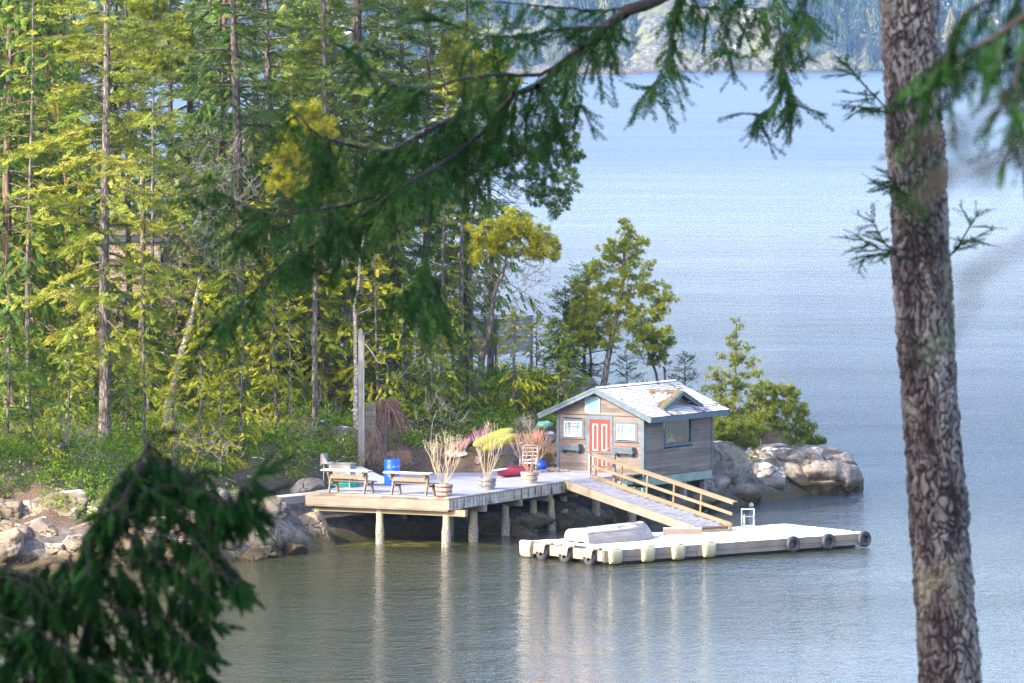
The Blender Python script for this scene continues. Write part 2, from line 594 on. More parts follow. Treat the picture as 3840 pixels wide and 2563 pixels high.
MT['fir_mid'] = foliage('mid_green_needles', [(0.045, 0.11, 0.016), (0.13, 0.20, 0.026), (0.33, 0.34, 0.05)])
MT['cedar_deep'] = foliage('deep_green_sprays', [(0.028, 0.085, 0.014), (0.075, 0.155, 0.02), (0.22, 0.27, 0.03)])
MT['pine_olive'] = foliage('olive_pine_needles', [(0.07, 0.13, 0.018), (0.16, 0.21, 0.026), (0.34, 0.33, 0.03)])
MT['granite'] = granite('granite')
MT['granite_warm'] = granite('warm_granite', (1.45, 1.28, 1.02))
MT['granite_dark'] = granite('shaded_wet_granite', (0.42, 0.42, 0.45), snow=False, moss=False)  # wet granite with the under-deck shade put into its tint
MT['granite_headland'] = granite('headland_granite', (1.55, 1.5, 1.45), cracks=0.35)


def ground_mat():
    m = Mat('forest_floor')
    p = m.pos()
    n1 = m.noise(p, 1.2, 6, 0.65)
    n2 = m.noise(p, 14.0, 5, 0.7)
    soil = m.ramp(n2, [(0.3, (0.035, 0.026, 0.016)), (0.5, (0.10, 0.065, 0.04)), (0.72, (0.22, 0.13, 0.075))])
    soil = m.mix(m.math('MULTIPLY', m.step(n1, 0.5, 0.6), 0.75), soil, m.ramp(n2, [(0.3, (0.03, 0.05, 0.012)), (0.7, (0.12, 0.13, 0.03))]))
    soil = snow_top(m, soil, (0.62, 0.66), 1.3, 0.8, 0.95)
    f = m.noise(p, 3.0, 6, 0.65)
    rock = m.ramp(f, [(0.35, (0.05, 0.044, 0.038)), (0.5, (0.12, 0.105, 0.088)), (0.7, (0.22, 0.195, 0.16))])
    z = m.n('SeparateXYZ', {0: p}, out=2)
    rf = m.math('MAXIMUM', m.math('SUBTRACT', 1.0, m.step(m.up(), 0.62, 0.8)), m.math('SUBTRACT', 1.0, m.step(z, 1.0, 1.5)))
    c = m.mix(rf, soil, rock)
    zz = m.math('ADD', z, m.math('MULTIPLY', m.math('SUBTRACT', f, 0.5), 0.5))
    c = m.mix(m.math('SUBTRACT', 1.0, m.step(zz, 0.2, 0.45)), c, m.ramp(n2, [(0.35, (0.03, 0.025, 0.012)), (0.7, (0.13, 0.10, 0.03))]))
    m.set(Base_Color=c, Roughness=0.95, Normal=m.bump(m.math('ADD', f, m.math('MULTIPLY', n2, 0.5)), 0.8, 0.08))
    return m.m


MT['ground'] = ground_mat()


def water_mat():
    m = Mat('sea_water')
    p = m.pos()
    v1 = m.mapping(p, (0.85, 1.0, 1), rot=(0, 0, 0.25))
    v2 = m.mapping(p, (0.9, 1.0, 1), rot=(0, 0, -0.3))
    w = m.math('ADD', m.math('MULTIPLY', m.noise(v1, 0.22, 3, 0.5), 1.3),
               m.math('ADD', m.math('MULTIPLY', m.noise(v2, 1.1, 4, 0.6), 0.50),
                      m.math('MULTIPLY', m.noise(v1, 3.0, 4, 0.6), 0.48)))
    big = m.noise(m.mapping(p, (0.35, 1, 1)), 0.035, 3, 0.6)
    amp = m.math('ADD', 0.55, m.math('MULTIPLY', m.step(big, 0.35, 0.65), 0.55))
    # sheltered cove close to the shore is calmer
    y = m.n('SeparateXYZ', {0: p}, out=1)
    calm = m.math('ADD', 0.5, m.math('MULTIPLY', m.step(y, 190.0, 240.0), 0.6))
    bmp = m.bump(m.math('MULTIPLY', w, m.math('MULTIPLY', amp, calm)), 1.0, 0.50)
    # yellow-green weed on the shallow bottom beside the pilings
    d = m.n('VectorMath', {0: m.mapping(p, (0.17, 0.55, 1.0)), 1: (-4.6 * 0.17, 202.5 * 0.55, 0)}, operation='DISTANCE', out=1)
    weed = m.math('MULTIPLY', m.math('SUBTRACT', 1.0, m.step(m.math('ADD', d, m.math('MULTIPLY', m.noise(p, 0.7, 4), 0.9)), 0.75, 1.35)), 0.9)
    cove = m.mix(m.step(y, 198.0, 228.0), (0.040, 0.045, 0.020), (0.030, 0.044, 0.060))
    c = m.mix(weed, cove, m.ramp(m.noise(p, 1.3, 4), [(0.4, (0.05, 0.055, 0.012)), (0.65, (0.22, 0.20, 0.03))]))
    m.set(Base_Color=c, Roughness=m.math('ADD', 0.05, m.math('MULTIPLY', m.step(y, 230.0, 900.0), 0.25)), IOR=1.42, Normal=bmp)
    return m.m


MT['water'] = water_mat()

# ---------------------------------------------------------------- land and water
SHORE = np.array([(-90, 182), (-45, 188), (-30, 190.5), (-17.3, 192.8), (-13, 194), (-10.2, 195), (-8.5, 197), (-7.2, 200), (-6.4, 203.2), (-4.5, 205.6), (-2, 206.4),
                  (-.2, 207), (1.8, 209), (3.8, 211.4), (5.9, 213.7), (7.6, 217.6), (9.2, 220.3), (11.3, 223.6), (13.2, 228.6), (13.6, 232), (12.6, 236), (8, 242),
                  (3, 254), (-6, 270), (-20, 284), (-50, 296), (-90, 300)], dtype=np.float64)
DU = Vector((.888, -.459, 0))      # deck: along its front edge
DV = Vector((.459, .888, 0))       # deck: away from the camera
DECKZ = 1.75
DK = Z(1683, 1871, DECKZ)          # nearest corner of the deck
HU, HV = Vector((.839, -.545, 0)), Vector((.545, .839, 0))
HK = Z(2413, 1791, 1.6)            # nearest bottom corner of the cabin
HO = HK - HU * 3.8


def sdf(x, y, P):
    x, y = np.asarray(x, float), np.asarray(y, float)
    d = np.full(x.shape, 1e9)
    ins = np.zeros(x.shape, bool)
    for i in range(len(P)):
        a, b = P[i], P[(i + 1) % len(P)]
        ab = b - a
        t = np.clip(((x - a[0]) * ab[0] + (y - a[1]) * ab[1]) / (ab @ ab), 0, 1)
        d = np.minimum(d, np.hypot(x - a[0] - t * ab[0], y - a[1] - t * ab[1]))
        c = ((a[1] > y) != (b[1] > y)) & (x < (b[0] - a[0]) * (y - a[1]) / (b[1] - a[1] + 1e-12) + a[0])
        ins ^= c
    return np.where(ins, d, -d)


def rect_dist(x, y, o, u, v, u0, u1, v0, v1):
    dx, dy = x - o.x, y - o.y
    a, b = dx * u.x + dy * u.y, dx * v.x + dy * v.y
    return np.hypot(np.maximum(np.maximum(u0 - a, a - u1), 0), np.maximum(np.maximum(v0 - b, b - v1), 0))


def land_h(x, y, rough=True):
    x, y = np.asarray(x, float), np.asarray(y, float)
    s = sdf(x, y, SHORE)
    east = np.clip((x - 1) / 8, 0, 1)
    h = np.where(s > 0, 1.7 * (1 - np.exp(-np.maximum(s, 0) / 1.9)) + (5.4 - 3.6 * east) * (1 - np.exp(-np.maximum(s, 0) / 30)), np.maximum(s * .45, -3.5))
    if rough:
        k = np.clip(s / 2.5, 0.15, 1)
        h = h + k * (0.55 * fbm(x * .28, y * .28, 4, 3) + 0.16 * fbm(x * 1.7, y * 1.7, 3, 9))
    dk = rect_dist(x, y, DK, DU, DV, -7.4, 0.2, 0, 10.4)
    h = h - 1.1 * np.exp(-((x + .4) ** 2 + (y - 216.3) ** 2) / 8.0)
    h = np.minimum(h, 0.75 + 0.85 * dk)
    dh = rect_dist(x, y, HO, HU, HV, -0.2, 4.0, -2.2, 5.1)
    h = np.minimum(h, 1.05 + 1.5 * dh)
    # the fence deck and the house stand on levelled ground
    return h


def ground_z(x, y):
    return float(land_h(np.array([x]), np.array([y]))[0])


def grid(x0, x1, nx, y0, y1, ny, fn):
    X, Y = np.meshgrid(np.linspace(x0, x1, nx), np.linspace(y0, y1, ny))
    H = fn(X, Y)
    V = np.stack([X, Y, H], -1).reshape(-1, 3)
    i = (np.arange(ny - 1)[:, None] * nx + np.arange(nx - 1)[None]).ravel()
    F = np.stack([i, i + 1, i + nx + 1, i + nx], -1)
    return V, F


V, F = grid(-80, 16, 380, 180, 302, 420, land_h)
o = part('ground', mesh_np('ground', V, [F], MT['ground'], True))
tag(o, kind='structure')

V, F = grid(-6000, 6000, 2, -300, 9000, 2, lambda x, y: x * 0)
o = part('water', mesh_np('water', V, [F], MT['water']))
tag(o, kind='structure')


def near_hill(x, y):
    d = np.hypot(np.minimum(x + 25, 0) * 0.6, 0)
    return 15.9 - 0.155 * np.maximum(y, -30) + 0.5 * fbm(x * .2, y * .2, 3, 21) - 0.02 * np.maximum(np.abs(x) - 30, 0) - 0.9


V, F = grid(-70, 70, 90, -40, 118, 100, near_hill)
hm = plain('hillside_floor', (0.09, 0.065, 0.035), 0.95, var=0.6, scale=2)
tag(part('hillside', mesh_np('hillside', V, [F], hm, True)), kind='structure')

# ---- the far shore: a forested mountainside four kilometres off
def mountain_mat():
    m = Mat('far_rock')
    p = m.pos()
    n = m.noise(p, 0.05, 6, 0.65)
    f = m.noise(p, 0.35, 5, 0.7)
    c = m.ramp(f, [(0.35, (0.035, 0.045, 0.035)), (0.5, (0.10, 0.10, 0.075)), (0.7, (0.25, 0.225, 0.18))])
    z = m.n('SeparateXYZ', {0: p}, out=2)
    c = m.mix(m.math('MULTIPLY', m.step(n, 0.5, 0.62), m.step(z, 5, 12)), c, (0.17, 0.19, 0.06))
    c = snow_top(m, c, (0.60, 0.72), 0.09, 0.55, 0.8)
    c = m.mix(m.math('SUBTRACT', 1.0, m.step(z, 0.6, 1.6)), c, (0.10, 0.06, 0.03))
    m.set(Base_Color=c, Roughness=0.95, Normal=m.bump(f, 1.0, 1.5))
    return m.m


def far_h(x, y):
    s = y - 3915 - 14 * fbm(x * .012, y * 0, 3, 5) - 8
    cliff = 7 + 6 * vnoise(x * .03, x * 0 + 3.3, 8)
    h = np.where(s > 0, cliff * (1 - np.exp(-np.maximum(s, 0) / 5)) + 0.62 * s, s * .4)
    # a bare bluff
    b = np.exp(-((x - 96) / 13) ** 2)
    h = h + b * 5 * np.clip(s / 8, 0, 1) * np.clip(1.6 - s / 60, 0, 1)
    return np.minimum(h + np.clip(s / 10, 0, 1) * 4 * fbm(x * .06, y * .06, 4, 11), 120 + 12 * vnoise(x * .004, y * .004, 4))


FARM = mountain_mat()
V, F = grid(-900, 900, 620, 3895, 4420, 190, far_h)
tag(part('mountain', mesh_np('mountain', V, [F], FARM, True)), kind='structure')


def head_h(x, y):
    s = np.minimum(74 - x + 6 * vnoise(y * .1, x * 0, 2), np.minimum(y - 3476 - 4 * vnoise(x * .08, x * 0, 1), 3640 - y))
    return np.where(s > 0, 3.4 * (1 - np.exp(-np.maximum(s, 0) / 4)) + 9 * (1 - np.exp(-np.maximum(s, 0) / 50)), s * .4) + 0.8 * fbm(x * .1, y * .1, 3, 6)


V, F = grid(-420, 90, 170, 3460, 3660, 70, head_h)
tag(part('headland', mesh_np('headland', V, [F], FARM, True)), kind='structure')


def far_tree_template(rng, lv=8, seg=9):
    V, F = [], []
    for k in range(lv):
        t = k / lv
        z0 = 0.10 + 0.9 * t
        z1 = min(1.0, z0 + 1.9 / lv)
        r = 0.19 * (1 - t) ** 0.8 + 0.015
        b = len(V)
        V.append((0, 0, z1))
        ph = rng.random() * 6
        for j in range(seg * 2):
            rr = r * (rng.uniform(0.75, 1.2) if j % 2 == 0 else 0.45)
            a = ph + j * math.pi / seg
            V.append((rr * math.cos(a), rr * math.sin(a), z0 - (0.035 if j % 2 == 0 else -0.02) + rng.uniform(-.012, .012)))
        for j in range(seg * 2):
            F.append((b, b + 1 + j, b + 1 + (j + 1) % (seg * 2)))
    return np.array(V), np.array(F, dtype=np.int32)


def far_leaf_mat():
    m = Mat('far_conifers')
    p = m.pos()
    t = m.tone()
    c = m.ramp(t, [(0.0, (0.010, 0.030, 0.026)), (0.55, (0.028, 0.060, 0.040)), (0.85, (0.09, 0.11, 0.035)), (1.0, (0.14, 0.12, 0.04))])
    nz = m.noise(p, 0.55, 4, 0.7)
    f = m.math('MULTIPLY', m.step(m.up(), 0.12, 0.5), m.step(nz, 0.52, 0.66))
    f = m.math('MULTIPLY', f, m.math('ADD', 0.15, m.math('MULTIPLY', m.step(m.noise(p, 0.02, 3), 0.4, 0.62), 0.7)))
    c = m.mix(m.math('MULTIPLY', f, 0.85), c, (0.66, 0.69, 0.73))
    m.set(Base_Color=c, Roughness=0.9)
    return m.m


def far_forest():
    rng = random.Random(5)
    tm = [far_tree_template(rng) for _ in range(5)]
    nr = np.random.default_rng(3)
    xs, ys, hs, tones = [], [], [], []
    n = 4600
    x = nr.uniform(-520, 520, n)
    y = 3922 + 118 * nr.random(n) ** 0.9
    keep = (np.exp(-((x - 96) / 12) ** 2) < 0.5) | (y > 3990)
    keep &= (vnoise(x * .03, y * .03, 77) + 0.55 > nr.random(n) * 0.6)
    x, y = x[keep], y[keep]
    z = far_h(x, y)
    h = np.clip(nr.normal(17, 6, len(x)), 6, 32) * np.clip((y - 3915) / 30, 0.4, 1)
    n2 = 420
    x2 = nr.uniform(-380, 74, n2)
    y2 = nr.uniform(3480, 3560, n2)
    z2 = head_h(x2, y2)
    k2 = z2 > 2.2
    x2, y2, z2 = x2[k2], y2[k2], z2[k2]
    h2 = np.clip(nr.normal(13, 5, len(x2)), 5, 24) * np.clip((80 - x2) / 60, 0.25, 1)
    X, Y, Zz, H = [np.concatenate(q) for q in ((x, x2), (y, y2), (z, z2), (h, h2))]
    mb = MB()
    for k, (TV, TF) in enumerate(tm):
        s = slice(k, None, 5)
        P = np.stack([X[s], Y[s], Zz[s] - 0.5], -1)
        m = len(P)
        a = nr.uniform(0, 6.28, m)
        XX = np.stack([np.cos(a), np.sin(a), 0 * a], -1)
        NN = np.tile([0, 0, 1.0], (m, 1)) + nr.normal(0, .03, (m, 3))
        sc = H[s]
        tn = nr.random(m) ** 1.6
        V, F, t = scatter(TV * np.array([1.25, 1.25, 1]), TF, P, XX, NN, sc, tn)
        mb.add(V, F, t)
    o = part('far_forest', mb, far_leaf_mat())
    tag(o, 'hazy snow dusted conifer forest on the far mountainside shore', 'forest', kind='stuff')


far_forest()

# ---- haze over the sound
hz = MB().box((-2600, -250, -5), (2600, 4480, 300))
hm = bpy.data.materials.new('haze')
hm.use_nodes = True
hm.node_tree.nodes.remove(hm.node_tree.nodes['Principled BSDF'])
pv = hm.node_tree.nodes.new('ShaderNodeVolumePrincipled')
pv.inputs['Color'].default_value = (0.32, 0.60, 1.0, 1)
pv.inputs['Density'].default_value = 0.000045
pv.inputs['Anisotropy'].default_value = 0.0
hm.node_tree.links.new(pv.outputs[0], hm.node_tree.nodes['Material Output'].inputs['Volume'])
o = part('haze', hz, hm)
tag(o, 'thin blue winter haze hanging over the water', 'haze', kind='stuff')

# ---------------------------------------------------------------- boulders
def ico(sub):
    import bmesh
    bm = bmesh.new()
    bmesh.ops.create_icosphere(bm, subdivisions=sub, radius=1.0)
    V = np.array([v.co[:] for v in bm.verts])
    F = np.array([[v.index for v in f.verts] for f in bm.faces], dtype=np.int32)
    bm.free()
    return V, F


ICO = {k: ico(k) for k in (4, 5, 6)}


def rock_mesh(name, seed, sub=5, cuts=13, p=34, rough=0.05, mat='granite', flat=0.0):
    V, F = ICO[sub]
    r = np.random.default_rng(seed)
    n = r.normal(0, 1, (cuts, 3))
    n /= np.linalg.norm(n, axis=1, keepdims=True)
    n = np.concatenate([n, [[0, 0, -1], [0, 0, 1]]])
    d = r.uniform(0.62, 1.0, len(n))
    q = np.maximum(V @ n.T, 0) / d
    rad = (q ** p).sum(1) ** (-1 / p)
    rad = np.minimum(rad, 1.25)
    f = lambda k, s: (fbm(V[:, 0] * k + s, V[:, 1] * k, 3, seed) + fbm(V[:, 1] * k, V[:, 2] * k + s, 3, seed + 5) + fbm(V[:, 2] * k + s, V[:, 0] * k, 3, seed + 9)) / 3
    rad = rad * (1 + rough * f(2.2, 7) + rough * 0.5 * f(7, 3))
    crk = np.abs(f(1.6, 31))
    rad = rad - 0.13 * np.exp(-(crk / 0.03) ** 2)
    return mesh_np(name, V * rad[:, None], [F], MT[mat], True)


ROCKS = [rock_mesh('boulder', 40 + i, 5, 12 + i % 7, p=80 + 10 * (i % 4), rough=.035, mat='granite_warm') for i in range(10)]
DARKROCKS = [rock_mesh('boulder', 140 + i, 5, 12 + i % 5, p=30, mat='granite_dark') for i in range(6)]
BOULDER_N = [0]


def boulder(x, y, z, size, rz, label, group, k=None, mesh=None):
    me = mesh or ROCKS[(BOULDER_N[0] if k is None else k) % 10]
    BOULDER_N[0] += 1
    o = bpy.data.objects.new('boulder', me)
    COL.objects.link(o)
    o.location = (x, y, z)
    o.scale = size
    rr = random.Random(BOULDER_N[0])
    o.rotation_euler = (rr.uniform(-.25, .25), rr.uniform(-.25, .25), rz)
    return tag(o, label, 'rock', group)


def shore_pt(t, P):
    seg = np.linalg.norm(np.diff(P, axis=0), axis=1)
    c = np.concatenate([[0], np.cumsum(seg)])
    s = t * c[-1]
    i = min(len(seg) - 1, int(np.searchsorted(c, s) - 1) if s > 0 else 0)
    i = max(i, 0)
    u = (s - c[i]) / seg[i]
    p = P[i] * (1 - u) + P[i + 1] * u
    d = (P[i + 1] - P[i]) / seg[i]
    return p, np.array([-d[1], d[0]])


rnd = random.Random(11)
west = SHORE[2:9]
G1 = 'granite boulders along the west bank'
for tier, (inl, lo, hi, dz, n, lab) in enumerate([
        (0.25, .28, .6, 0.0, 42, 'small barnacled granite rock at the waterline of the west bank'),
        (1.0, .5, .95, 0.45, 38, 'large cracked grey granite block in the face of the west bank'),
        (3.0, .75, 1.2, 1.5, 22, 'big grey granite block at the top of the west bank, half under the leaves'),
        (2.0, .5, .9, 1.0, 30, 'weathered granite block capping the west bank below the bushes')]):
    for i in range(n):
        p, nn = shore_pt((i + rnd.random()) / n * 0.84 + 0.02, west)
        q = p + nn * (inl + rnd.uniform(-.3, .3))
        s = rnd.uniform(lo, hi)
        boulder(q[0], q[1], dz + rnd.uniform(-.1, .2), (s * rnd.uniform(.9, 1.3), s, s * rnd.uniform(.6, .95)), rnd.uniform(0, 6), lab, G1)


def rock_at(px, py, d, w, h, dep, label, sub=5, seed=0, rz=0.0, cuts=12, p=16, mat='granite', group=None):
    """one boulder of its own shape: centre seen at px,py at distance d; half sizes in metres"""
    c = S(px, py, d)
    o = boulder(c.x, c.y, c.z, (w, dep, h), rz, label, group, mesh=rock_mesh('boulder', seed, sub, cuts, p, mat=mat))
    o.rotation_euler = (0, 0, rz)
    return o


rock_at(940, 1995, 198.2, 1.42, 1.2, 1.2, 'pale rounded granite boulder standing tall left of the deck pilings', 6, 201, 0.3, mat='granite_warm')
rock_at(1165, 1990, 202.4, 0.95, 0.95, 1.0, 'squat split granite boulder directly under the left end of the deck', 6, 202, 1.0, mat='granite_warm')
rock_at(820, 2065, 197.4, 0.75, 0.55, .7, 'low weed fringed rock at the foot of the pale rounded boulder', 5, 203, 1.0)
rock_at(1000, 1925, 201.5, 0.85, 0.7, .9, 'grey granite boulder under the plank walkway', 5, 231, 1.7)
rock_at(1280, 1680, 216.2, 0.85, 1.0, .7, 'tall dark boulder on the bank behind the steel sink', 5, 204, 2.0, cuts=9)
rock_at(1185, 1680, 216.6, 0.75, 0.85, .7, 'grey boulder on the bank left of the tall dark boulder', 5, 205, 0.4, cuts=9)
rock_at(900, 1780, 209.5, 0.75, 0.4, .6, 'flat grey rock among the bushes west of the deck', 5, 206, 0.9)
rock_at(1160, 1830, 206.0, 0.7, 0.5, .6, 'mottled boulder beside the left edge of the deck', 5, 207, 2.9)
rock_at(1905, 1722, 215.0, 0.95, 0.68, .7, 'mossy boulder carrying the yellow kayaks', 5, 208, 0.2)
rock_at(1850, 1750, 217.0, 0.6, 0.45, .6, 'mossy rock low on the bank behind the potted shrubs', 5, 209, 1.2)
rock_at(2045, 1700, 218.2, 0.75, 0.85, .8, 'dark rough boulder at the left wall of the cabin', 5, 210, 2.2)
rock_at(1960, 1600, 221.0, 0.6, 0.45, .6, 'rock above the yellow kayaks with a little snow', 5, 232, 2.2)
G2 = 'boulders in the shade under the deck'
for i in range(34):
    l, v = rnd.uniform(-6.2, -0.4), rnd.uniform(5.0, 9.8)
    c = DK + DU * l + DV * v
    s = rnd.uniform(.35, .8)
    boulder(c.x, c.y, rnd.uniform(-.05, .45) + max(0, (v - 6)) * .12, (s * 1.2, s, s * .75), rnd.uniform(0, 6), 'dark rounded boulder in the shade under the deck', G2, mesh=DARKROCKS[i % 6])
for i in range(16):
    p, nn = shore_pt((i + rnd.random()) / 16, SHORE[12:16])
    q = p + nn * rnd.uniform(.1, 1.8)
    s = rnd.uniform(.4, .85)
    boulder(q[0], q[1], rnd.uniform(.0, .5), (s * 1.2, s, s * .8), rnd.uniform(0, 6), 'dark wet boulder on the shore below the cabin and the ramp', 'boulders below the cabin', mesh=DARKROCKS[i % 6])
for i in range(22):
    l, v = rnd.uniform(-6.5, 1.5), rnd.uniform(11.2, 14.5)
    c = DK + DU * l + DV * v
    s = rnd.uniform(.16, .42)
    boulder(c.x, c.y, ground_z(c.x, c.y) + s * .1, (s * 1.3, s, s * .8), rnd.uniform(0, 6), 'small mossy rock on the bare bank behind the deck', 'small rocks on the bank behind the deck')
H = 'granite_headland'
rock_at(2985, 1805, 227.5, 2.15, 1.62, 2.4, 'great smooth granite hump that ends the headland, dusted with snow', 6, 211, 0.5, 8, 7, H)
rock_at(2850, 1800, 224.5, 1.25, 1.0, 1.3, 'broad pale granite block beside the great headland hump', 6, 212, 1.5, 10, 14, H)
rock_at(2690, 1760, 221.0, 0.95, 1.15, 1.1, 'split upright granite rock against the right wall of the cabin', 6, 213, 0.7, 10, 16, H)
rock_at(2760, 1850, 221.2, 0.85, 0.6, 0.9, 'low granite rock at the waterline right of the ramp', 5, 214, 2.1, 10, 14, H)
rock_at(2640, 1840, 219.0, 0.8, 0.7, 0.9, 'cracked dark granite rock behind the ramp railing', 5, 215, 1.1, 12, 16, H)
rock_at(2930, 1850, 226.0, 1.2, 0.5, 1.0, 'weed covered ledge at the foot of the headland', 5, 216, 0.3, 10, 12, H)
rock_at(3110, 1828, 229.5, 0.75, 0.62, 1.3, 'weed fringed outermost rock at the tip of the headland', 5, 217, 0.9, 10, 12, H)
rock_at(2880, 1710, 228.0, 1.2, 0.6, 1.2, 'snow capped rock below the low pine on the headland', 5, 218, 0.9, 10, 12, H)
rock_at(2150, 1462, 226.5, 0.8, 0.5, 0.9, 'rocky knoll behind the cabin roof', 5, 219, 0.9, 10, 12, H)

# ---------------------------------------------------------------- the cabin
def glass_mat(name, tint, rough=0.03, refl=0.4):
    m = Mat(name)
    m.set(Base_Color=tint, Roughness=rough, IOR=1.5)
    lw = m.n('LayerWeight', {'Blend': 0.5}, out=0)
    g = m.n('BsdfGlossy', {'Roughness': rough, 'Color': (1, 1, 1)})
    t = m.n('BsdfTransparent', {'Color': tint})
    mx = m.nt.nodes.new('ShaderNodeMixShader')
    m.put(mx.inputs[0], m.math('MULTIPLY', lw, refl))
    m.nt.links.new(t, mx.inputs[1])
    m.nt.links.new(g, mx.inputs[2])
    m.nt.links.new(mx.outputs[0], m.out.inputs[0])
    return m.m


MT['glass'] = glass_mat('window_glass', (0.97, 0.98, 0.98), refl=0.25)
MT['glass_dark'] = glass_mat('dark_window_glass', (0.85, 0.86, 0.78), refl=0.22)


def roof_mat(name, snow_lo, snow_hi, moss=False):
    m = Mat(name)
    t = m.tone()
    p = m.obj()
    nz = m.noise(p, 40, 4)
    c = m.ramp(m.math('ADD', m.math('MULTIPLY', t, 0.7), m.math('MULTIPLY', nz, 0.3)), [(0.2, (0.06, 0.045, 0.035)), (0.5, (0.12, 0.09, 0.065)), (0.85, (0.20, 0.155, 0.11))])
    if moss:
        c = m.mix(m.step(m.noise(p, 2.5, 5), 0.47, 0.6), c, (0.12, 0.125, 0.025))
    big = m.noise(p, 1.1, 5, 0.6)
    sm = m.noise(p, 7.0, 5, 0.7)
    f = m.math('ADD', m.math('MULTIPLY', big, 0.6), m.math('MULTIPLY', sm, 0.4))
    s = m.math('MULTIPLY', m.step(m.up(), 0.7, 0.76), m.step(f, snow_lo, snow_hi))
    c = m.mix(s, c, (0.60, 0.615, 0.65))
    m.set(Base_Color=c, Roughness=0.85)
    return m.m


MT['shingle'] = roof_mat('snowy_shingles', 0.40, 0.46)
MT['shingle_bare'] = roof_mat('mossy_shingles', 0.52, 0.57, True)

hut = thing('boat_cabin', 'small weathered timber cabin with red door and snowy roof at the water', 'cabin', HO, math.atan2(HU.y, HU.x))
WW, DD, HH = 3.8, 4.95, 2.28
rs = random.Random(3)


def boards(mb, plane, length, z0, z1, holes, bh=0.142, t0=0.0, t1=0.028, clip=None):
    """horizontal boards; plane 'x' runs along x on y=0 facing -y, 'y' runs along y on x=WW facing +x; holes (a0,a1,z0,z1); clip(z)->(a0,a1)"""
    z = z0
    while z < z1 - 0.02:
        zt = min(z + bh, z1)
        segs = [(0, length)] if clip is None else [clip((z + zt) / 2)]
        for h in holes:
            if h[2] < zt - 0.01 and h[3] > z + 0.01:
                segs = [q for s in segs for q in ((s[0], min(s[1], h[0])), (max(s[0], h[1]), s[1])) if q[1] - q[0] > 0.03]
        for a, b in segs:
            if b - a < 0.03:
                continue
            cuts = [a] + ([a + (b - a) * rs.uniform(.3, .7)] if b - a > 2.2 else []) + [b]
            for c0, c1 in zip(cuts, cuts[1:]):
                t = rs.uniform(.15, .9)
                o = rs.uniform(0, .006)
                if plane == 'x':
                    mb.box((c0 + .002, t0 - t1 - o, z + .006), (c1 - .002, t0, zt), t)
                else:
                    mb.box((t0, c0 + .002, z + .006), (t0 + t1 + o, c1 - .002, zt), t)
        z = zt


doorx = (1.44, 2.36)
wl, wr = (.30, 1.10, 1.42, 2.00), (2.66, 3.46, 1.38, 1.96)
sw = (1.42, 3.46, 1.04, 2.12)      # side window (along y)
mb = MB()
boards(mb, 'x', WW, 0.0, 2.25, [(doorx[0] - .06, doorx[1] + .06, 0, 2.12), wl, wr])
front = part('front_wall', mb, MT['siding'], hut)
mb = MB()
boards(mb, 'y', DD, 0.0, HH, [sw], t0=WW)
side = part('side_wall', mb, MT['siding_side'], hut)
mb = MB()
mb.box((-.02, .0, 0), (.06, DD, 2.25), .4)
mb.box((.06, DD - .06, 0), (WW, DD, 2.25), .4)
part('rear_wall', mb, MT['siding_side'], hut)
# inner lining keeps the room dark behind the glass
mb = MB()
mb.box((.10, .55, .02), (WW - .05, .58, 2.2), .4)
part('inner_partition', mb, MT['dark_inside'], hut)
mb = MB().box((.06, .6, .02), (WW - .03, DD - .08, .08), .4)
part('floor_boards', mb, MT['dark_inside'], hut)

RIDGE, EAVE, HALF = 3.30, 2.27, 2.46      # heights above the wall base
RY0, RY1 = -.42, DD + .42
SL = (RIDGE - EAVE) / HALF
# gable board panel, standing a little proud above the front wall
gz = 2.27


def gclip(z):
    w = max(0.0, (RIDGE - .10 - z) / SL)
    return (max(-.42, WW / 2 - w), min(WW + .42, WW / 2 + w))


mb = MB()
boards(mb, 'x', WW, gz, RIDGE - .1, [], t0=-.03, clip=gclip)
part('front_gable', mb, MT['siding'], hut)
mb = MB()
mb.prism([(-.0, 2.25), (WW, 2.25), (WW / 2, RIDGE - .12)], ((0, DD, 0), (1, 0, 0), (0, 0, 1), (0, -1, 0)), 0.001, .05)
part('rear_gable', mb, MT['siding'], hut)


def shingle_slope(side, skip=None, y0=RY0, y1=RY1, half=HALF, cx=WW / 2, ridge=RIDGE, sl=SL, exp_=.135):
    """one roof slope laid in courses of separate shingles; side +1 falls towards +x"""
    mb = MB()
    ln = math.hypot(half, half * sl)
    dx, dz = half / ln * side, -half * sl / ln
    nx, nz = sl / math.hypot(1, sl) * side, 1 / math.hypot(1, sl)
    n = int(ln / exp_)
    for i in range(n + 1):
        s0 = max(0, ln - (i + 1) * exp_ - .05)
        s1 = ln - i * exp_
        if s1 < .03:
            break
        y = y0 + rs.uniform(-.1, 0)
        while y < y1:
            w = rs.uniform(.10, .21)
            ya, yb = max(y, y0), min(y + w - .006, y1)
            y += w
            if yb - ya < .02:
                continue
            j = rs.uniform(-.012, .012)
            xm = cx + dx * s1
            if skip and skip(xm, (ya + yb) / 2):
                continue
            lift = .024 + rs.uniform(0, .010)
            V = []
            for s, t in ((s0, .006), (s1 + j, lift)):
                for yy in (ya, yb):
                    for base in (-.004, t):
                        V.append((cx + dx * s + nx * base, yy, ridge + dz * s + nz * base))
            # order: s0:ya(b,t) yb(b,t) s1:ya(b,t) yb(b,t)
            F = [(0, 2, 6, 4), (1, 5, 7, 3), (4, 6, 7, 5), (0, 1, 3, 2), (0, 4, 5, 1), (2, 3, 7, 6)]
            if side < 0:
                F = [tuple(reversed(f)) for f in F]
            mb.add(V, F, rs.random())
    return mb


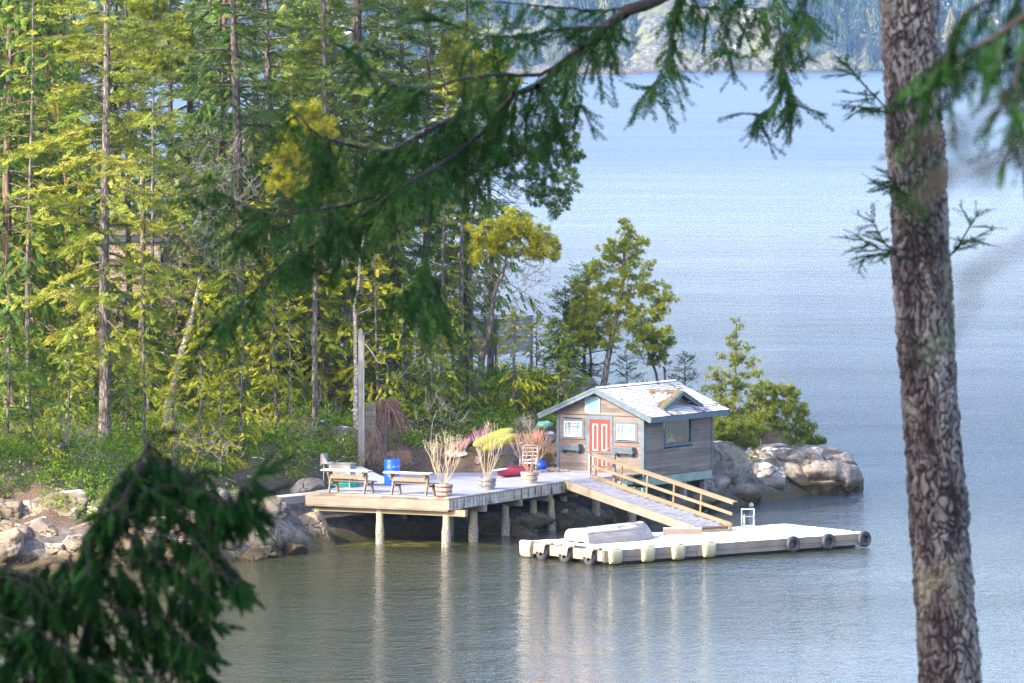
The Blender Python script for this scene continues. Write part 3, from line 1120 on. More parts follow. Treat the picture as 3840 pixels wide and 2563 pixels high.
roof = part('roof', MB().prism([(WW / 2 - HALF + .01, EAVE - .02), (WW / 2, RIDGE - .012), (WW / 2 + HALF - .01, EAVE - .02), (WW / 2 + HALF - .01, EAVE - .05), (WW / 2, RIDGE - .07), (WW / 2 - HALF + .01, EAVE - .05)],
                               ((0, RY0 + .02, 0), (1, 0, 0), (0, 0, 1), (0, 1, 0)), 0, RY1 - RY0 - .04), MT['brown_timber'], hut)
DY, DHW, DRZ, DX = 2.62, 1.42, 3.13, 3.62      # dormer: centre along y, half width, ridge height, face position along x


def dskip(x, y):
    zr = RIDGE - (x - WW / 2) * SL
    return x < DX + .02 and zr < DRZ - .08 - abs(y - DY) * SL * 1.0 - .02


part('snowy_shingles', shingle_slope(1, dskip), MT['shingle'], roof)
part('rear_shingles', shingle_slope(-1), MT['shingle'], roof)
mb = MB()
for i in range(36):
    y = RY0 + i * (RY1 - RY0) / 36
    mb.prism([(-.13, -.045), (0, .018), (.13, -.045), (.13, -.06), (0, 0), (-.13, -.06)], ((WW / 2, y + .003, RIDGE + .045), (1, 0, 0), (0, 0, 1), (0, 1, 0)), 0, (RY1 - RY0) / 36 - .006, rs.random())
part('ridge_cap', mb, MT['shingle'], roof)
# rake boards and fascia
mb = MB()
for sgn in (-1, 1):
    a, b = Vector((WW / 2, RY0 - .018, RIDGE - .075)), Vector((WW / 2 + sgn * (HALF + .05), RY0 - .018, EAVE - .085 - .02))
    mb.beam(a, b, .036, .19, up=(0, 0, 1))
    mb.beam(a + Vector((0, -.028, .075)), b + Vector((0, -.028, .075)), .02, .075, up=(0, 0, 1))
part('rake_board', mb, MT['blue_trim'], roof)
mb = MB().box((WW / 2 + HALF - .005, RY0 + .02, EAVE - .19), (WW / 2 + HALF + .03, RY1 - .02, EAVE - .005))
part('fascia', mb, MT['blue_trim'], roof)
mb = MB()
for sgn in (-1, 1):
    mb.beam((WW / 2, RY1 + .018, RIDGE - .075), (WW / 2 + sgn * (HALF + .05), RY1 + .018, EAVE - .105), .036, .19)
part('rake_board', mb, MT['blue_trim'], roof)
# icicle hanging at the eave
part('icicle', MB().tube([(WW / 2 + HALF + .01, .55, EAVE - .18), (WW / 2 + HALF + .01, .55, EAVE - .34), (WW / 2 + HALF + .012, .55, EAVE - .50)], [.022, .012, .003], 6), MT['pale_metal'], roof)

# dormer
dm = bpy.data.objects.new('dormer', MB().prism([(-DHW + .28, DRZ - .15 - (DHW - .28) * SL), (DHW - .28, DRZ - .15 - (DHW - .28) * SL), (0, DRZ - .13)],
                                             ((DX, DY, 0), (0, 1, 0), (0, 0, 1), (1, 0, 0)), -.02, .03).mesh('dormer', MT['siding_side']))
COL.objects.link(dm)
dm.parent = hut


def dormer_shingles(sgn):
    mb = MB()
    OV = .30
    ex = .135
    ln = DHW / math.cos(math.atan(SL))
    n = int(ln / ex)
    for i in range(n + 1):
        s1 = ln - i * ex
        s0 = max(0, s1 - ex - .04)
        if s1 < .03:
            break
        yb_, zb_ = DY + sgn * s1 * math.cos(math.atan(SL)), DRZ - s1 * math.sin(math.atan(SL))
        yt_, zt_ = DY + sgn * s0 * math.cos(math.atan(SL)), DRZ - s0 * math.sin(math.atan(SL))
        x = DX + OV
        while True:
            w = rs.uniform(.10, .2)
            xa = x - w + .006
            # stop where the main roof comes up to this height
            zmain = RIDGE - (xa - WW / 2) * SL
            if zmain > zb_ + .02 or xa < WW / 2:
                break
            l = .022 + rs.uniform(0, .01)
            V = [(xa, yt_, zt_ - .03), (x, yt_, zt_ - .03), (x, yt_, zt_ + .01), (xa, yt_, zt_ + .01), (xa, yb_, zb_ - .03), (x, yb_, zb_ - .03), (x, yb_, zb_ + l), (xa, yb_, zb_ + l)]
            F = [(0, 1, 2, 3), (7, 6, 5, 4), (3, 2, 6, 7), (1, 0, 4, 5), (0, 3, 7, 4), (2, 1, 5, 6)]
            if sgn < 0:
                F = [tuple(reversed(f)) for f in F]
            mb.add(V, F, rs.random())
            x -= w
    return mb


mb = dormer_shingles(-1)
mb2 = dormer_shingles(1)
part('dormer_roof', mb, MT['shingle_bare'], dm)
part('dormer_roof', mb2, MT['shingle'], dm)
mb = MB()
for sgn in (-1, 1):
    a, b = Vector((DX + .325, DY, DRZ - .085)), Vector((DX + .325, DY + sgn * (DHW + .02), DRZ - .085 - DHW * SL))
    mb.beam(a, b, .036, .15)
    mb.beam(a + Vector((.026, 0, .045)), b + Vector((.026, 0, .045)), .02, .06)
part('dormer_trim', mb, MT['blue_trim'], dm)

# corner boards
for nm, a, b in (('corner_board', (-.035, -.055, -.02), (.09, -.03, 2.26)), ('corner_board', (WW - .09, -.055, -.02), (WW + .055, -.03, 2.26)),
                 ('corner_board', (WW + .03, -.03, -.02), (WW + .055, .09, 2.26)), ('corner_board', (WW + .03, DD - .09, -.02), (WW + .055, DD + .03, 2.26))):
    part(nm, MB().box(a, b), MT['blue_trim'], hut)
# sill beams and posts under the cabin
mb = MB()
mb.box((-.02, -.03, -.30), (WW - .02, .05, -.025))
mb.box((WW - .02, -.03, -.34), (WW + .04, DD, -.025))
part('sill_beam', mb, MT['mint_beam'], hut)
mb = MB()
mb.box((WW - .9, -.6, -.52), (WW + .35, -.35, -.36))
part('under_beam', mb, MT['mint_beam'], hut)
for (x, y) in ((WW - .2, .35), (WW - .15, 3.1), (WW - .15, 4.6), (.5, .35)):
    gz_ = ground_z(*(HO + HU * x + HV * y).to_2d())
    part('support_post', MB().box((x - .11, y - .11, min(gz_, 1.0) - HO.z - .3), (x + .11, y + .11, -.30)), MT['grey_timber'], hut)

# front windows
def sash(parent, w, name='window'):
    x0, x1, z0, z1 = w
    fr = MB()
    t = .05
    for a, b in (((x0, z0), (x1, z0 + t)), ((x0, z1 - t), (x1, z1)), ((x0, z0 + t), (x0 + t, z1 - t)), ((x1 - t, z0 + t), (x1, z1 - t))):
        fr.box((a[0], -.062, a[1]), (b[0], .02, b[1]))
    f = part(name, fr, MT['white_paint'], parent)
    tr = MB()
    q = .10
    for a, b in (((x0 - q, z0 - .04), (x0, z1 + q)), ((x1, z0 - .04), (x1 + q, z1 + q)), ((x0, z1), (x1, z1 + q))):
        tr.box((a[0], -.05, a[1]), (b[0], -.0285, b[1]))
    part('casing', tr, MT['blue_trim'], f)
    part('sill', MB().box((x0 - .13, -.10, z0 - .075), (x1 + .13, -.03, z0 - .035)), MT['blue_trim'], f)
    g = .012
    mu = MB()
    for xx in (x0 + (x1 - x0) * .24, x0 + (x1 - x0) * .76):
        mu.box((xx - g, -.052, z0 + t), (xx + g, -.034, z1 - t))
    zz = z1 - t - .14
    mu.box((x0 + t, -.0535, zz - g), (x1 - t, -.0345, zz + g))
    part('muntin', mu, MT['teal_paint'], f)
    part('pane', MB().box((x0 + t, -.025, z0 + t), (x1 - t, -.02, z1 - t)), MT['glass'], f)
    cu = MB()
    n = 14
    V = []
    for i in range(n + 1):
        x = x0 + .03 + (x1 - x0 - .06) * i / n
        V += [(x, .004 + .014 * math.sin(i * 1.9), z0 + .03), (x, .004 + .014 * math.sin(i * 1.9), z1 - .03)]
    cu.add(V, [(2 * i, 2 * i + 2, 2 * i + 3, 2 * i + 1) for i in range(n)])
    part('curtain', cu, MT['curtain'], f)


sash(hut, wl)
sash(hut, wr)
# window boxes
for (x0, x1, z) in ((.20, 1.12, .92), (2.60, 3.50, .88)):
    bx = MB()
    bx.prism([(-.03, 0), (-.29, 0), (-.34, .22), (-.03, .22)], ((x0, 0, z), (0, 1, 0), (0, 0, 1), (1, 0, 0)), 0, x1 - x0)
    b_ = part('window_box', bx, MT['blue_trim'], hut)
    part('red_lining', MB().box((x0 + .03, -.31, z + .221), (x1 - .03, -.05, z + .24)), MT['planter_red'], b_)
    br = MB()
    for xx in (x0 + .12, x1 - .12):
        br.prism([(-.03, 0), (-.24, 0), (-.24, -.05), (-.03, -.15)], ((xx - .04, 0, z - .001), (0, 1, 0), (0, 0, 1), (1, 0, 0)), 0, .08)
    part('bracket', br, MT['blue_trim'], b_)
# door
dr = part('door', MB().box((doorx[0], -.045, .05), (doorx[1], .0, 2.10)), MT['red_door'], hut)
mb = MB()
for xa, xb, za, zb in ((.14, .38, .93, 1.94), (.54, .78, .93, 1.94), (.14, .38, .18, .72), (.54, .78, .18, .72)):
    a, b, t = doorx[0] + xa, doorx[0] + xb, .045
    mb.box((a, -.058, za), (a + t, -.046, zb))
    mb.box((b - t, -.058, za), (b, -.046, zb))
    mb.box((a + t, -.058, zb - t), (b - t, -.046, zb))
    mb.box((a + t, -.058, za), (b - t, -.046, za + t))
part('panel_moulding', mb, MT['white_paint'], dr)
mb = MB()
for z in (.88, 1.03):
    mb.tube([(doorx[1] - .08, -.046, z), (doorx[1] - .08, -.09, z), (doorx[1] - .08, -.115, z)], [.014, .014, .03], 10)
    mb.tube([(doorx[1] - .08, -.045, z), (doorx[1] - .08, -.055, z)], [.034, .034], 12)
part('knob', mb, MT['brass'], dr)
mb = MB()
mb.box((doorx[0] - .125, -.055, .0), (doorx[0], -.0285, 2.26))
mb.box((doorx[1], -.055, .0), (doorx[1] + .11, -.0285, 2.26))
mb.box((doorx[0], -.05, 2.11), (doorx[1], -.0285, 2.26))
part('door_casing', mb, MT['blue_trim'], hut)
part('threshold', MB().box((doorx[0] - .1, -.16, -.02), (doorx[1] + .1, -.0, .045)), MT['grey_timber'], hut)
# side window
y0, y1, z0, z1 = sw
mb = MB()
t = .11
mb.box((WW + .0, y0, z0), (WW + .062, y1, z0 + t))
mb.box((WW + .0, y0, z1 - .07), (WW + .062, y1, z1))
mb.box((WW + .0, y0, z0 + t), (WW + .062, y0 + t, z1 - .07))
mb.box((WW + .0, y1 - t, z0 + t), (WW + .062, y1, z1 - .07))
f = part('picture_window', mb, MT['blue_trim'], hut)
part('pane', MB().box((WW + .012, y0 + t, z0 + t), (WW + .018, y1 - t, z1 - .07)), MT['glass_dark'], f)
# things on the inner sill, seen through the glass
mb = MB()
mb.prism([(0, 0), (.5, .06), (.62, .02), (.6, .12), (.42, .16), (.38, .36), (.3, .38), (.26, .2), (.1, .16)], ((WW - .35, y0 + .55, z0 + .12), (0, 1, 0), (0, 0, 1), (1, 0, 0)), 0, .18)
part('wooden_figure', mb, plain('tan_wood', (0.75, 0.60, 0.32), 0.6), hut)
part('clay_bowl', MB().lathe([(.08, 0), (.2, .08), (.24, .22), (.22, .23), (.17, .1)], 16, (WW - .3, y0 + 1.45, z0 + .13)), plain('terracotta', (0.42, 0.12, 0.06), 0.7), hut)
# blank sign
sx0, sx1, sz0, sz1, nt = 1.60 - .31, 1.60 + .31, 2.36, 2.92, .07


def notched(g):
    a, b, c, d, n = sx0 - g, sx1 + g, sz0 - g, sz1 + g, nt
    P = [(a + n, c)]
    P += [(b - n, c), (b - n * .35, c + n * .35), (b, c + n), (b, d - n), (b - n * .35, d - n * .35), (b - n, d + .0)]
    P += [((a + b) / 2 + .1, d + .025), ((a + b) / 2 - .1, d + .025)]
    P += [(a + n, d), (a + n * .35, d - n * .35), (a, d - n), (a, c + n), (a + n * .35, c + n * .35)]
    return P


sg = part('sign_board', MB().prism(notched(.025), ((0, -.082, 0), (1, 0, 0), (0, 0, 1), (0, -1, 0)), 0, .02), MT['white_paint'], hut)
part('sign_face', MB().prism(notched(0), ((0, -.1025, 0), (1, 0, 0), (0, 0, 1), (0, -1, 0)), 0, .006), MT['sign_blue'], sg)

# ---------------------------------------------------------------- the deck on pilings
def piling_mat():
    m = Mat('piling_wood')
    p = m.pos()
    g = m.noise(m.mapping(p, (14, 14, 1.2)), 1.0, 5)
    c = m.ramp(g, [(0.3, (0.24, 0.21, 0.12)), (0.5, (0.42, 0.38, 0.23)), (0.7, (0.54, 0.49, 0.32))])
    z = m.n('SeparateXYZ', {0: p}, out=2)
    f = m.noise(p, 22, 4, 0.7)
    zz = m.math('ADD', z, m.math('MULTIPLY', m.math('SUBTRACT', m.noise(p, 4, 3), 0.5), 0.35))
    low = m.math('SUBTRACT', 1.0, m.step(zz, 0.6, 0.74))
    c = m.mix(m.math('MULTIPLY', m.math('SUBTRACT', 1.0, m.step(zz, 0.7, 1.3)), 0.6), c, (0.27, 0.28, 0.16))
    c = m.mix(low, c, m.ramp(f, [(0.35, (0.10, 0.085, 0.06)), (0.55, (0.36, 0.32, 0.25)), (0.72, (0.58, 0.54, 0.46))]))
    m.set(Base_Color=c, Roughness=0.9, Normal=m.bump(m.math('ADD', m.math('MULTIPLY', low, f), m.math('MULTIPLY', g, 0.3)), 0.9, 0.04))
    return m.m


MT['piling'] = piling_mat()


def stain_mat():
    m = Mat('stained_fascia')
    o = m.obj()
    g = m.noise(m.mapping(o, (26, 1.6, 26)), 1.0, 6, 0.6)
    dr = m.noise(m.mapping(o, (1, 7.0, 0.9)), 1.0, 5, 0.6)
    c = m.ramp(g, [(0.3, (0.22, 0.18, 0.13)), (0.5, (0.40, 0.35, 0.26)), (0.7, (0.52, 0.47, 0.37))])
    c = m.mix(m.step(dr, 0.5, 0.6), c, (0.075, 0.055, 0.05))
    c = m.mix(m.math('MULTIPLY', m.step(m.noise(m.mapping(o, (1, 5.0, 1.2), loc=(3, 3, 3)), 1.0, 4), 0.55, 0.62), 0.7), c, (0.55, 0.56, 0.54))
    m.set(Base_Color=c, Roughness=0.85)
    return m.m


MT['stain'] = stain_mat()
DROT = math.atan2(DU.y, DU.x)
deck = thing('timber_deck', 'snow covered timber deck standing on round pilings by the shore', 'deck', DK, DROT)
DPOLY = [(0, 0), (-5.9, 0), (-5.9, 2.2), (-7.4, 6.4), (-7.2, 9.5), (-4.6, 11.2), (-3.4, 14.05), (.85, 13.85), (.2, 10.6), (0, 9.1)]
DPN = np.array(DPOLY, float)


def D(l, v, z=0.0):            # deck-local to world
    return DK + DU * l + DV * v + Vector((0, 0, z))


def xrange_at(y):
    xs = []
    for i in range(len(DPOLY)):
        a, b = DPOLY[i], DPOLY[(i + 1) % len(DPOLY)]
        if (a[1] > y) != (b[1] > y):
            xs.append(a[0] + (y - a[1]) / (b[1] - a[1]) * (b[0] - a[0]))
    return (min(xs), max(xs)) if len(xs) >= 2 else None


mb = MB()
y = .003
while y < 14:
    r_ = xrange_at(y + .07)
    if r_:
        a, b = r_
        cuts = [a - rs.uniform(0, .02)]
        while cuts[-1] + 2.6 < b:
            cuts.append(cuts[-1] + rs.uniform(1.6, 2.4))
        cuts.append(b + rs.uniform(0, .02))
        for c0, c1 in zip(cuts, cuts[1:]):
            mb.box((c0 + .003, y, -.045), (c1 - .003, y + .136, rs.uniform(-.004, .003)), rs.uniform(.1, .9))
    y += .143
part('deck_boards', mb, MT['deckwood'], deck)
mb = MB()
x = -5.92
while x < .0:
    w = rs.uniform(.55, .8)
    mb.box((x, -.075, -.055), (min(x + w, .04) - .006, -.002, .004 + rs.uniform(-.006, .006)), rs.random())
    x += w
part('edge_boards', mb, MT['fascia'], deck)
part('front_beam', MB().box((-5.93, -.05, -.40), (.045, -.003, -.057), .62).box((-5.9, -.04, -.46), (-.02, .1, -.402), .3), MT['fascia'], deck)
sb = MB()
for a, b in ((.0, 3.4), (3.41, 6.6), (6.61, 9.15)):
    sb.box((.004, a, -.41), (.055, b, -.052), rs.uniform(.3, .7))
part('side_beam', sb, MT['stain'], deck)
part('side_beam', MB().beam((.03, 9.17, -.2), (.23, 10.6, -.2), .05, .32).beam((.23, 10.6, -.2), (.86, 13.0, -.2), .05, .32), MT['mint_beam'], deck)
part('side_beam', MB().box((-5.955, .0, -.36), (-5.91, 2.2, -.05)), MT['deckwood'], deck)
mb = MB()
for v in (.3, 2.6, 5.4, 7.8, 9.9):
    mb.box((-5.7, v - .1, -.64), (.12 if v > 1 else .55, v + .1, -.412), rs.random())
part('cross_beam', mb, MT['rail'], deck)
mb = MB()
for i in range(9):
    mb.box((-.5 - i * .6, .12, -.40), (-.44 - i * .6, 9.5, -.06), .3)
part('joist', mb, MT['brown_timber'], deck)


def pile(parent, l, v, top, r=.125, world_pt=None):
    mb = MB()
    n = 30
    zs = np.linspace(top, -2.4 - DK.z, n)
    rr = [r * (1 + .015 * math.sin(i)) + (.035 * min(1, max(0, (.72 - (z + DK.z)) / .12))) * (1 + .25 * rs.uniform(-1, 1)) for i, z in enumerate(zs)]
    lean = rs.uniform(-.02, .02)
    mb.tube([(l + lean * (top - z), v, z) for z in zs], rr, 14)
    return part('piling', mb, MT['piling'], parent, True)


for (l, v) in ((-5.5, .3), (-2.95, .3), (-.25, .3), (-.38, 2.6), (-.55, 5.4), (-.62, 7.75), (-.18, 8.35), (-.35, 9.7), (-4.14, 4.3), (-2.3, 4.4), (-5.4, 4.6), (-2.6, 7.2), (-5.0, 7.4)):
    pile(deck, l, v, -.60 if v > 1 or l > -.3 else -.45, rs.uniform(.115, .14))
for px, d in ((2235, 211.2), (2369, 211.8)):
    c = S(px, 1900, d) - DK
    pile(deck, c.x * DU.x + c.y * DU.y, c.x * DV.x + c.y * DV.y, -.42, .14)


def inside(P, x, y):
    return sdf(x, y, P)


def snow_sheet(x0, x1, y0, y1, step, mask, hgt=.03):
    nx, ny = int((x1 - x0) / step) + 1, int((y1 - y0) / step) + 1
    X, Y = np.meshgrid(np.linspace(x0, x1, nx), np.linspace(y0, y1, ny))
    M = mask(X, Y)
    Zs = .0045 + hgt * np.clip(M / .12, 0, 1) ** .6 + .005 * fbm(X * 3, Y * 3, 3, 5)
    Zs = np.where(M <= 0, -.004, Zs)
    V = np.stack([X, Y, Zs], -1).reshape(-1, 3)
    i = (np.arange(ny - 1)[:, None] * nx + np.arange(nx - 1)[None]).ravel()
    F = np.stack([i, i + 1, i + nx + 1, i + nx], -1)
    k = (M.ravel() > 0)[F].any(1)
    return V, F[k]


def deck_mask(X, Y):
    s = sdf(X, Y, DPN) - .03
    nz = fbm(X * 1.3, Y * 2.2, 4, 33)
    bare = np.minimum.reduce([.42 - np.abs(Y - .42 + .1 * nz), 2.85 - np.abs(X + 3.1)]) + .18 * nz
    strip = np.minimum(.16 - np.abs(Y - .14), 1.5 - np.abs(X + 2.0)) + .08 * nz
    hose = .62 - np.hypot((X + 5.0) * .9, (Y - 1.65) * 1.7) + .15 * nz
    land = np.minimum(1.4 - np.abs(X - .1), Y - 12.9 + .3 * nz)
    edge = s + .04 * nz
    return np.minimum(edge, np.maximum(-np.maximum.reduce([bare, hose, land]), strip))


V, F = snow_sheet(-7.45, .9, 0, 14.1, .055, deck_mask, .028)
part('lying_snow', mesh_np('lying_snow', V, [F], MT['shaded_thin_snow'], True), None, deck)

# ---- ramp down to the float
RT = D(.06, 9.1)
RB = Z(2612, 1978, .74)
rd = RB - RT
RLEN = rd.length
ramp = thing('gangway_ramp', 'sloping timber gangway with cleats and snow leading down to the float', 'gangway', RT)
ramp.rotation_euler = (0, math.atan2(-rd.z, math.hypot(rd.x, rd.y)), math.atan2(rd.y, rd.x))
RW = 1.42
SK = -.46
mb = MB()
mb.box((0, -.06, -.27), (RLEN, .03, .035), .7)
part('stringer', mb, MT['fascia'], ramp)
part('stringer', MB().box((SK * RW, RW - .03, -.24), (RLEN - .0, RW + .06, .10), .6), MT['rail'], ramp)
mb = MB()
n = int((RLEN + .5) / .205)
snow = MB()
for i in range(n):
    x = -.55 + i * .205
    ya = .032
    yb = RW - .032
    xs = lambda y: max(x, SK * y + .02)
    if x + .15 > RLEN:
        break
    V = [(xs(ya), ya), (x + .165, ya), (x + .165, yb), (xs(yb), yb)]
    if x < SK * yb:
        continue
    if x < 0:
        yy = -x / -SK if SK else 0
        ya = max(ya, x / SK)
        V = [(x, ya), (x + .165, max(.032, (x + .165) / SK)), (x + .165, yb), (x, yb)]
    mb.prism(V, ((0, 0, 0), (1, 0, 0), (0, 1, 0), (0, 0, 1)), -.06, -.022, rs.random())
    c = rs.uniform(.02, .32) if i > 3 else .02
    ys = np.linspace(V[0][1] + .01, yb - c, 9)
    top = [(x + rs.uniform(.0, .02), q) for q in ys] + [(x + .105 + rs.uniform(-.02, .02), q) for q in reversed(ys)]
    snow.prism(top, ((0, 0, 0), (1, 0, 0), (0, 1, 0), (0, 0, 1)), -.0215, .004 + rs.uniform(0, .008))
part('tread_board', mb, MT['brown_timber'], ramp)
part('lying_snow', snow, MT['shaded_thin_snow'], ramp)
part('under_board', MB().box((0.02, .035, -.12), (RLEN - .1, RW - .035, -.075)), MT['brown_timber'], ramp)
for x in (-.44, 1.44, 3.3, 5.2, min(7.1, RLEN - .1)):
    part('rail_post', MB().box((x - .045, RW + .062, -.16), (x + .045, RW + .10, .86), rs.random()), MT['rail'], ramp)
part('handrail', MB().box((-.62, RW + .0, .862), (RLEN + .12, RW + .14, .90), .6).box((-.55, RW + .022, .76), (RLEN - .02, RW + .061, .861), .5), MT['rail'], ramp)
part('mid_rail', MB().box((-.5, RW + .022, .36), (RLEN - .02, RW + .061, .47), .55), MT['rail'], ramp)
mb = MB()
mb.box((RLEN - .38, -.075, -.26), (RLEN + .03, -.062, .0))
mb.box((RLEN - .3, RW - .045, -.1), (RLEN + .03, RW - .032, .08))
part('painted_patch', MB().prism([(RLEN - .42, -.02), (RLEN - .3, .0), (RLEN + .01, -.2), (RLEN + .01, -.27)], ((0, -.061, 0), (1, 0, 0), (0, 0, 1), (0, -1, 0)), 0, .008), MT['orange_rust'], ramp)
part('painted_patch', MB().prism([(RLEN - .3, .07), (RLEN - .2, .08), (RLEN - .0, -.0), (RLEN - .0, -.06)], ((0, RW - .031, 0), (1, 0, 0), (0, 0, 1), (0, -1, 0)), 0, .008), MT['orange_rust'], ramp)
part('end_bar', MB().box((RLEN - .08, .04, -.2), (RLEN + .04, RW - .04, -.125)), MT['rail'], ramp)

# ---- little railing at the cabin door
rl = thing('landing_railing', 'short weathered railing with a dark cap board beside the red door', 'railing', D(.2, 10.75), DROT)
qx = 1.02
for x, zb in ((.0, -.05), (qx, -.55)):
    part('rail_post', MB().box((x - .05, -.05, zb), (x + .05, .05, .95), rs.random()), MT['grey_timber'], rl)
part('cap_board', MB().box((-.12, -.085, .952), (qx + .1, .085, .99), .2), MT['brown_timber'], rl)
part('top_rail', MB().box((.055, -.03, .83), (qx - .055, .03, .945), .5), MT['blue_trim'], rl)
part('mid_rail', MB().box((.055, -.025, .40), (qx - .055, .025, .49), .3), MT['brown_timber'], rl)
part('landing_beam', MB().box((-.1, .06, -.36), (qx + .5, .12, -.05)), MT['mint_beam'], rl)
part('landing_board', MB().box((-.15, .125, -.046), (qx + .35, 1.1, -.008), .3), MT['brown_timber'], rl)

# ---------------------------------------------------------------- things on the deck
def bench_thing(l0, l1, label):
    t = thing('convertible_bench', label, 'bench', D(l0, .22), DROT, 'timber benches on the deck edge')
    w = l1 - l0
    for x in (.06, w - .06):
        part('leg', MB().beam((x, .0, .0), (x, .235, .69), .055, .10, up=(0, 1, .3)), MT['rail'], t)
        part('leg', MB().beam((x + .02, .66, .0), (x + .02, .53, .43), .055, .10, up=(0, 1, -.3)), MT['rail'], t)
        part('bracket', MB().prism([(.10, .56), (.34, .69), (.34, .795), (.02, .795), (.02, .70)], ((x - .06, 0, 0), (0, 1, 0), (0, 0, 1), (1, 0, 0)), -.035, .035), MT['rail'], t)
        part('seat_support', MB().box((x + .03, .12, .33), (x + .075, .62, .42)), MT['rail'], t)
    part('back_board', MB().box((.03, .10, .53), (w - .03, .145, .67), .55), MT['rail'], t)
    part('seat', MB().box((-.05, .20, .424), (w + .12, .42, .462), .3).box((-.04, .43, .424), (w + .14, .66, .462), .4), MT['brown_timber'], t)
    tp = part('top_board', MB().box((-.26, -.06, .797), (w + .14, .12, .84), .65).box((-.27, .128, .797), (w + .15, .33, .84), .5), MT['grey_timber'], t)
    part('lying_snow', MB().box((-.24, -.03, .8405), (w + .1, .31, .856)), MT['snow'], tp)
    return t


bench_thing(-5.05, -3.5, 'convertible timber bench in front of the steel sink')
bench_thing(-2.5, -1.0, 'convertible timber bench in front of the blue barrel')


def vase_shrub(seed, H, W, n=14):
    """bare upswept stems forking three times"""
    r = random.Random(seed)
    mb = MB()

    def go(p, d, L, rad, lev):
        pts = [p]
        dd = d.copy()
        k = 4
        for i in range(k):
            dd = (dd + Vector((r.uniform(-.12, .12), r.uniform(-.12, .12), .10))).normalized()
            pts.append(pts[-1] + dd * (L / k))
        mb.tube(pts, np.linspace(rad, rad * .72, k + 1), 5, False, r.random())
        if lev == 0:
            # bud at the tip
            mb.tube([pts[-1], pts[-1] + dd * .02, pts[-1] + dd * .04], [.005, .0085, .003], 5, True, .9)
            return
        for j in range(r.choice((2, 2, 3))):
            nd = (dd + Vector((r.uniform(-.42, .42), r.uniform(-.42, .42), r.uniform(-.05, .25)))).normalized()
            go(pts[-1 if j < 2 else -2], nd, L * r.uniform(.6, .85), max(.0042, rad * .68), lev - 1)

    for i in range(n):
        a = i * 2.4 + r.uniform(-.3, .3)
        s = math.sqrt((i + .5) / n) * W / H * 1.05
        d = Vector((math.cos(a) * s, math.sin(a) * s, 1)).normalized()
        go(Vector((math.cos(a) * .05, math.sin(a) * .05, 0)), d, H * r.uniform(.32, .44), .0135, 3)
    return mb


def barrel_planter(px, py, label, shrub_label, staves, hoop, seed, H, W, rr=.32, hh=.44, tw='twig', n=14):
    c = Z(px, py, DECKZ + .012)
    t = thing('barrel_planter', label, 'planter', c, seed, 'half barrel planters on the deck edge')
    mb = MB()
    ns = 22
    for i in range(ns):
        a0, a1 = 2 * math.pi * (i + .03) / ns, 2 * math.pi * (i + .97) / ns
        tn = rs.random()
        prof = [(.80, 0), (.90, .33), (.97, .66), (1.0, 1.0)]
        V = []
        for q, z in prof:
            for a in (a0, a1):
                V.append((rr * q * math.cos(a), rr * q * math.sin(a), hh * z))
        for q, z in reversed(prof):
            for a in (a0, a1):
                V.append(((rr * q - .025) * math.cos(a), (rr * q - .025) * math.sin(a), hh * z))
        F = [(2 * k, 2 * k + 1, 2 * k + 3, 2 * k + 2) for k in range(7)]
        F += [(0, 2, 12, 14), (2, 4, 10, 12), (4, 6, 8, 10), (3, 1, 15, 13), (5, 3, 13, 11), (7, 5, 11, 9)]
        mb.add(V, F, tn)
    part('staves', mb, staves, t)
    for z, q in ((.06, .83), (.42, .93), (.80, .985)):
        h = MB().lathe([(rr * q + .004, hh * z - .028), (rr * q + .010, hh * z - .026), (rr * (q + .012) + .010, hh * z + .026), (rr * (q + .012) + .004, hh * z + .028)], 32, cap=False)
        part('hoop', h, hoop, t, True)
    part('soil', MB().lathe([(rr * .95, hh * .86), (rr * .6, hh * .9), (.02, hh * .93)], 20), MT['soil'], t)
    part('lying_snow', MB().lathe([(rr * .93, hh * .865), (rr * .55, hh * .94), (.12, hh * .95)], 20, cap=False), MT['snow'], t, True)
    s = thing('potted_shrub', shrub_label, 'shrub', c + Vector((0, 0, hh * .9)), 0, 'bare shrubs in half barrels')
    part('stems', vase_shrub(seed, H, W, n), MT[tw], s, True)


st_white = wood('whitewashed_staves', (0.38, 0.33, 0.28), (0.60, 0.56, 0.50), (0.72, 0.69, 0.64), 2)
st_grey = wood('silver_grey_staves', (0.22, 0.21, 0.19), (0.40, 0.39, 0.37), (0.55, 0.54, 0.52), 2)
hoop_red = plain('rusty_hoop', (0.36, 0.10, 0.045), 0.7, 0.3, .3)
hoop_grey = plain('dull_hoop', (0.30, 0.29, 0.28), 0.6, 0.5, .3)
hoop_tan = plain('tan_rust_hoop', (0.48, 0.33, 0.17), 0.7, 0.2, .3)
barrel_planter(1664, 1862, 'whitewashed half barrel with red rusty hoops on the deck corner', 'bare pale shrub in the barrel with red rusty hoops', st_white, hoop_red, 1, 1.75, 1.5)
barrel_planter(1827, 1838, 'silver grey half barrel with dull hoops in the middle of the deck edge', 'bare pale shrub in the silver grey barrel', st_grey, hoop_grey, 4, 1.75, 1.0, n=9)
barrel_planter(1985, 1815, 'cream half barrel with tan hoops near the ramp', 'bare reddish shrub in the cream barrel near the ramp', st_white, hoop_tan, 7, 1.65, 1.5, tw='twig_red')

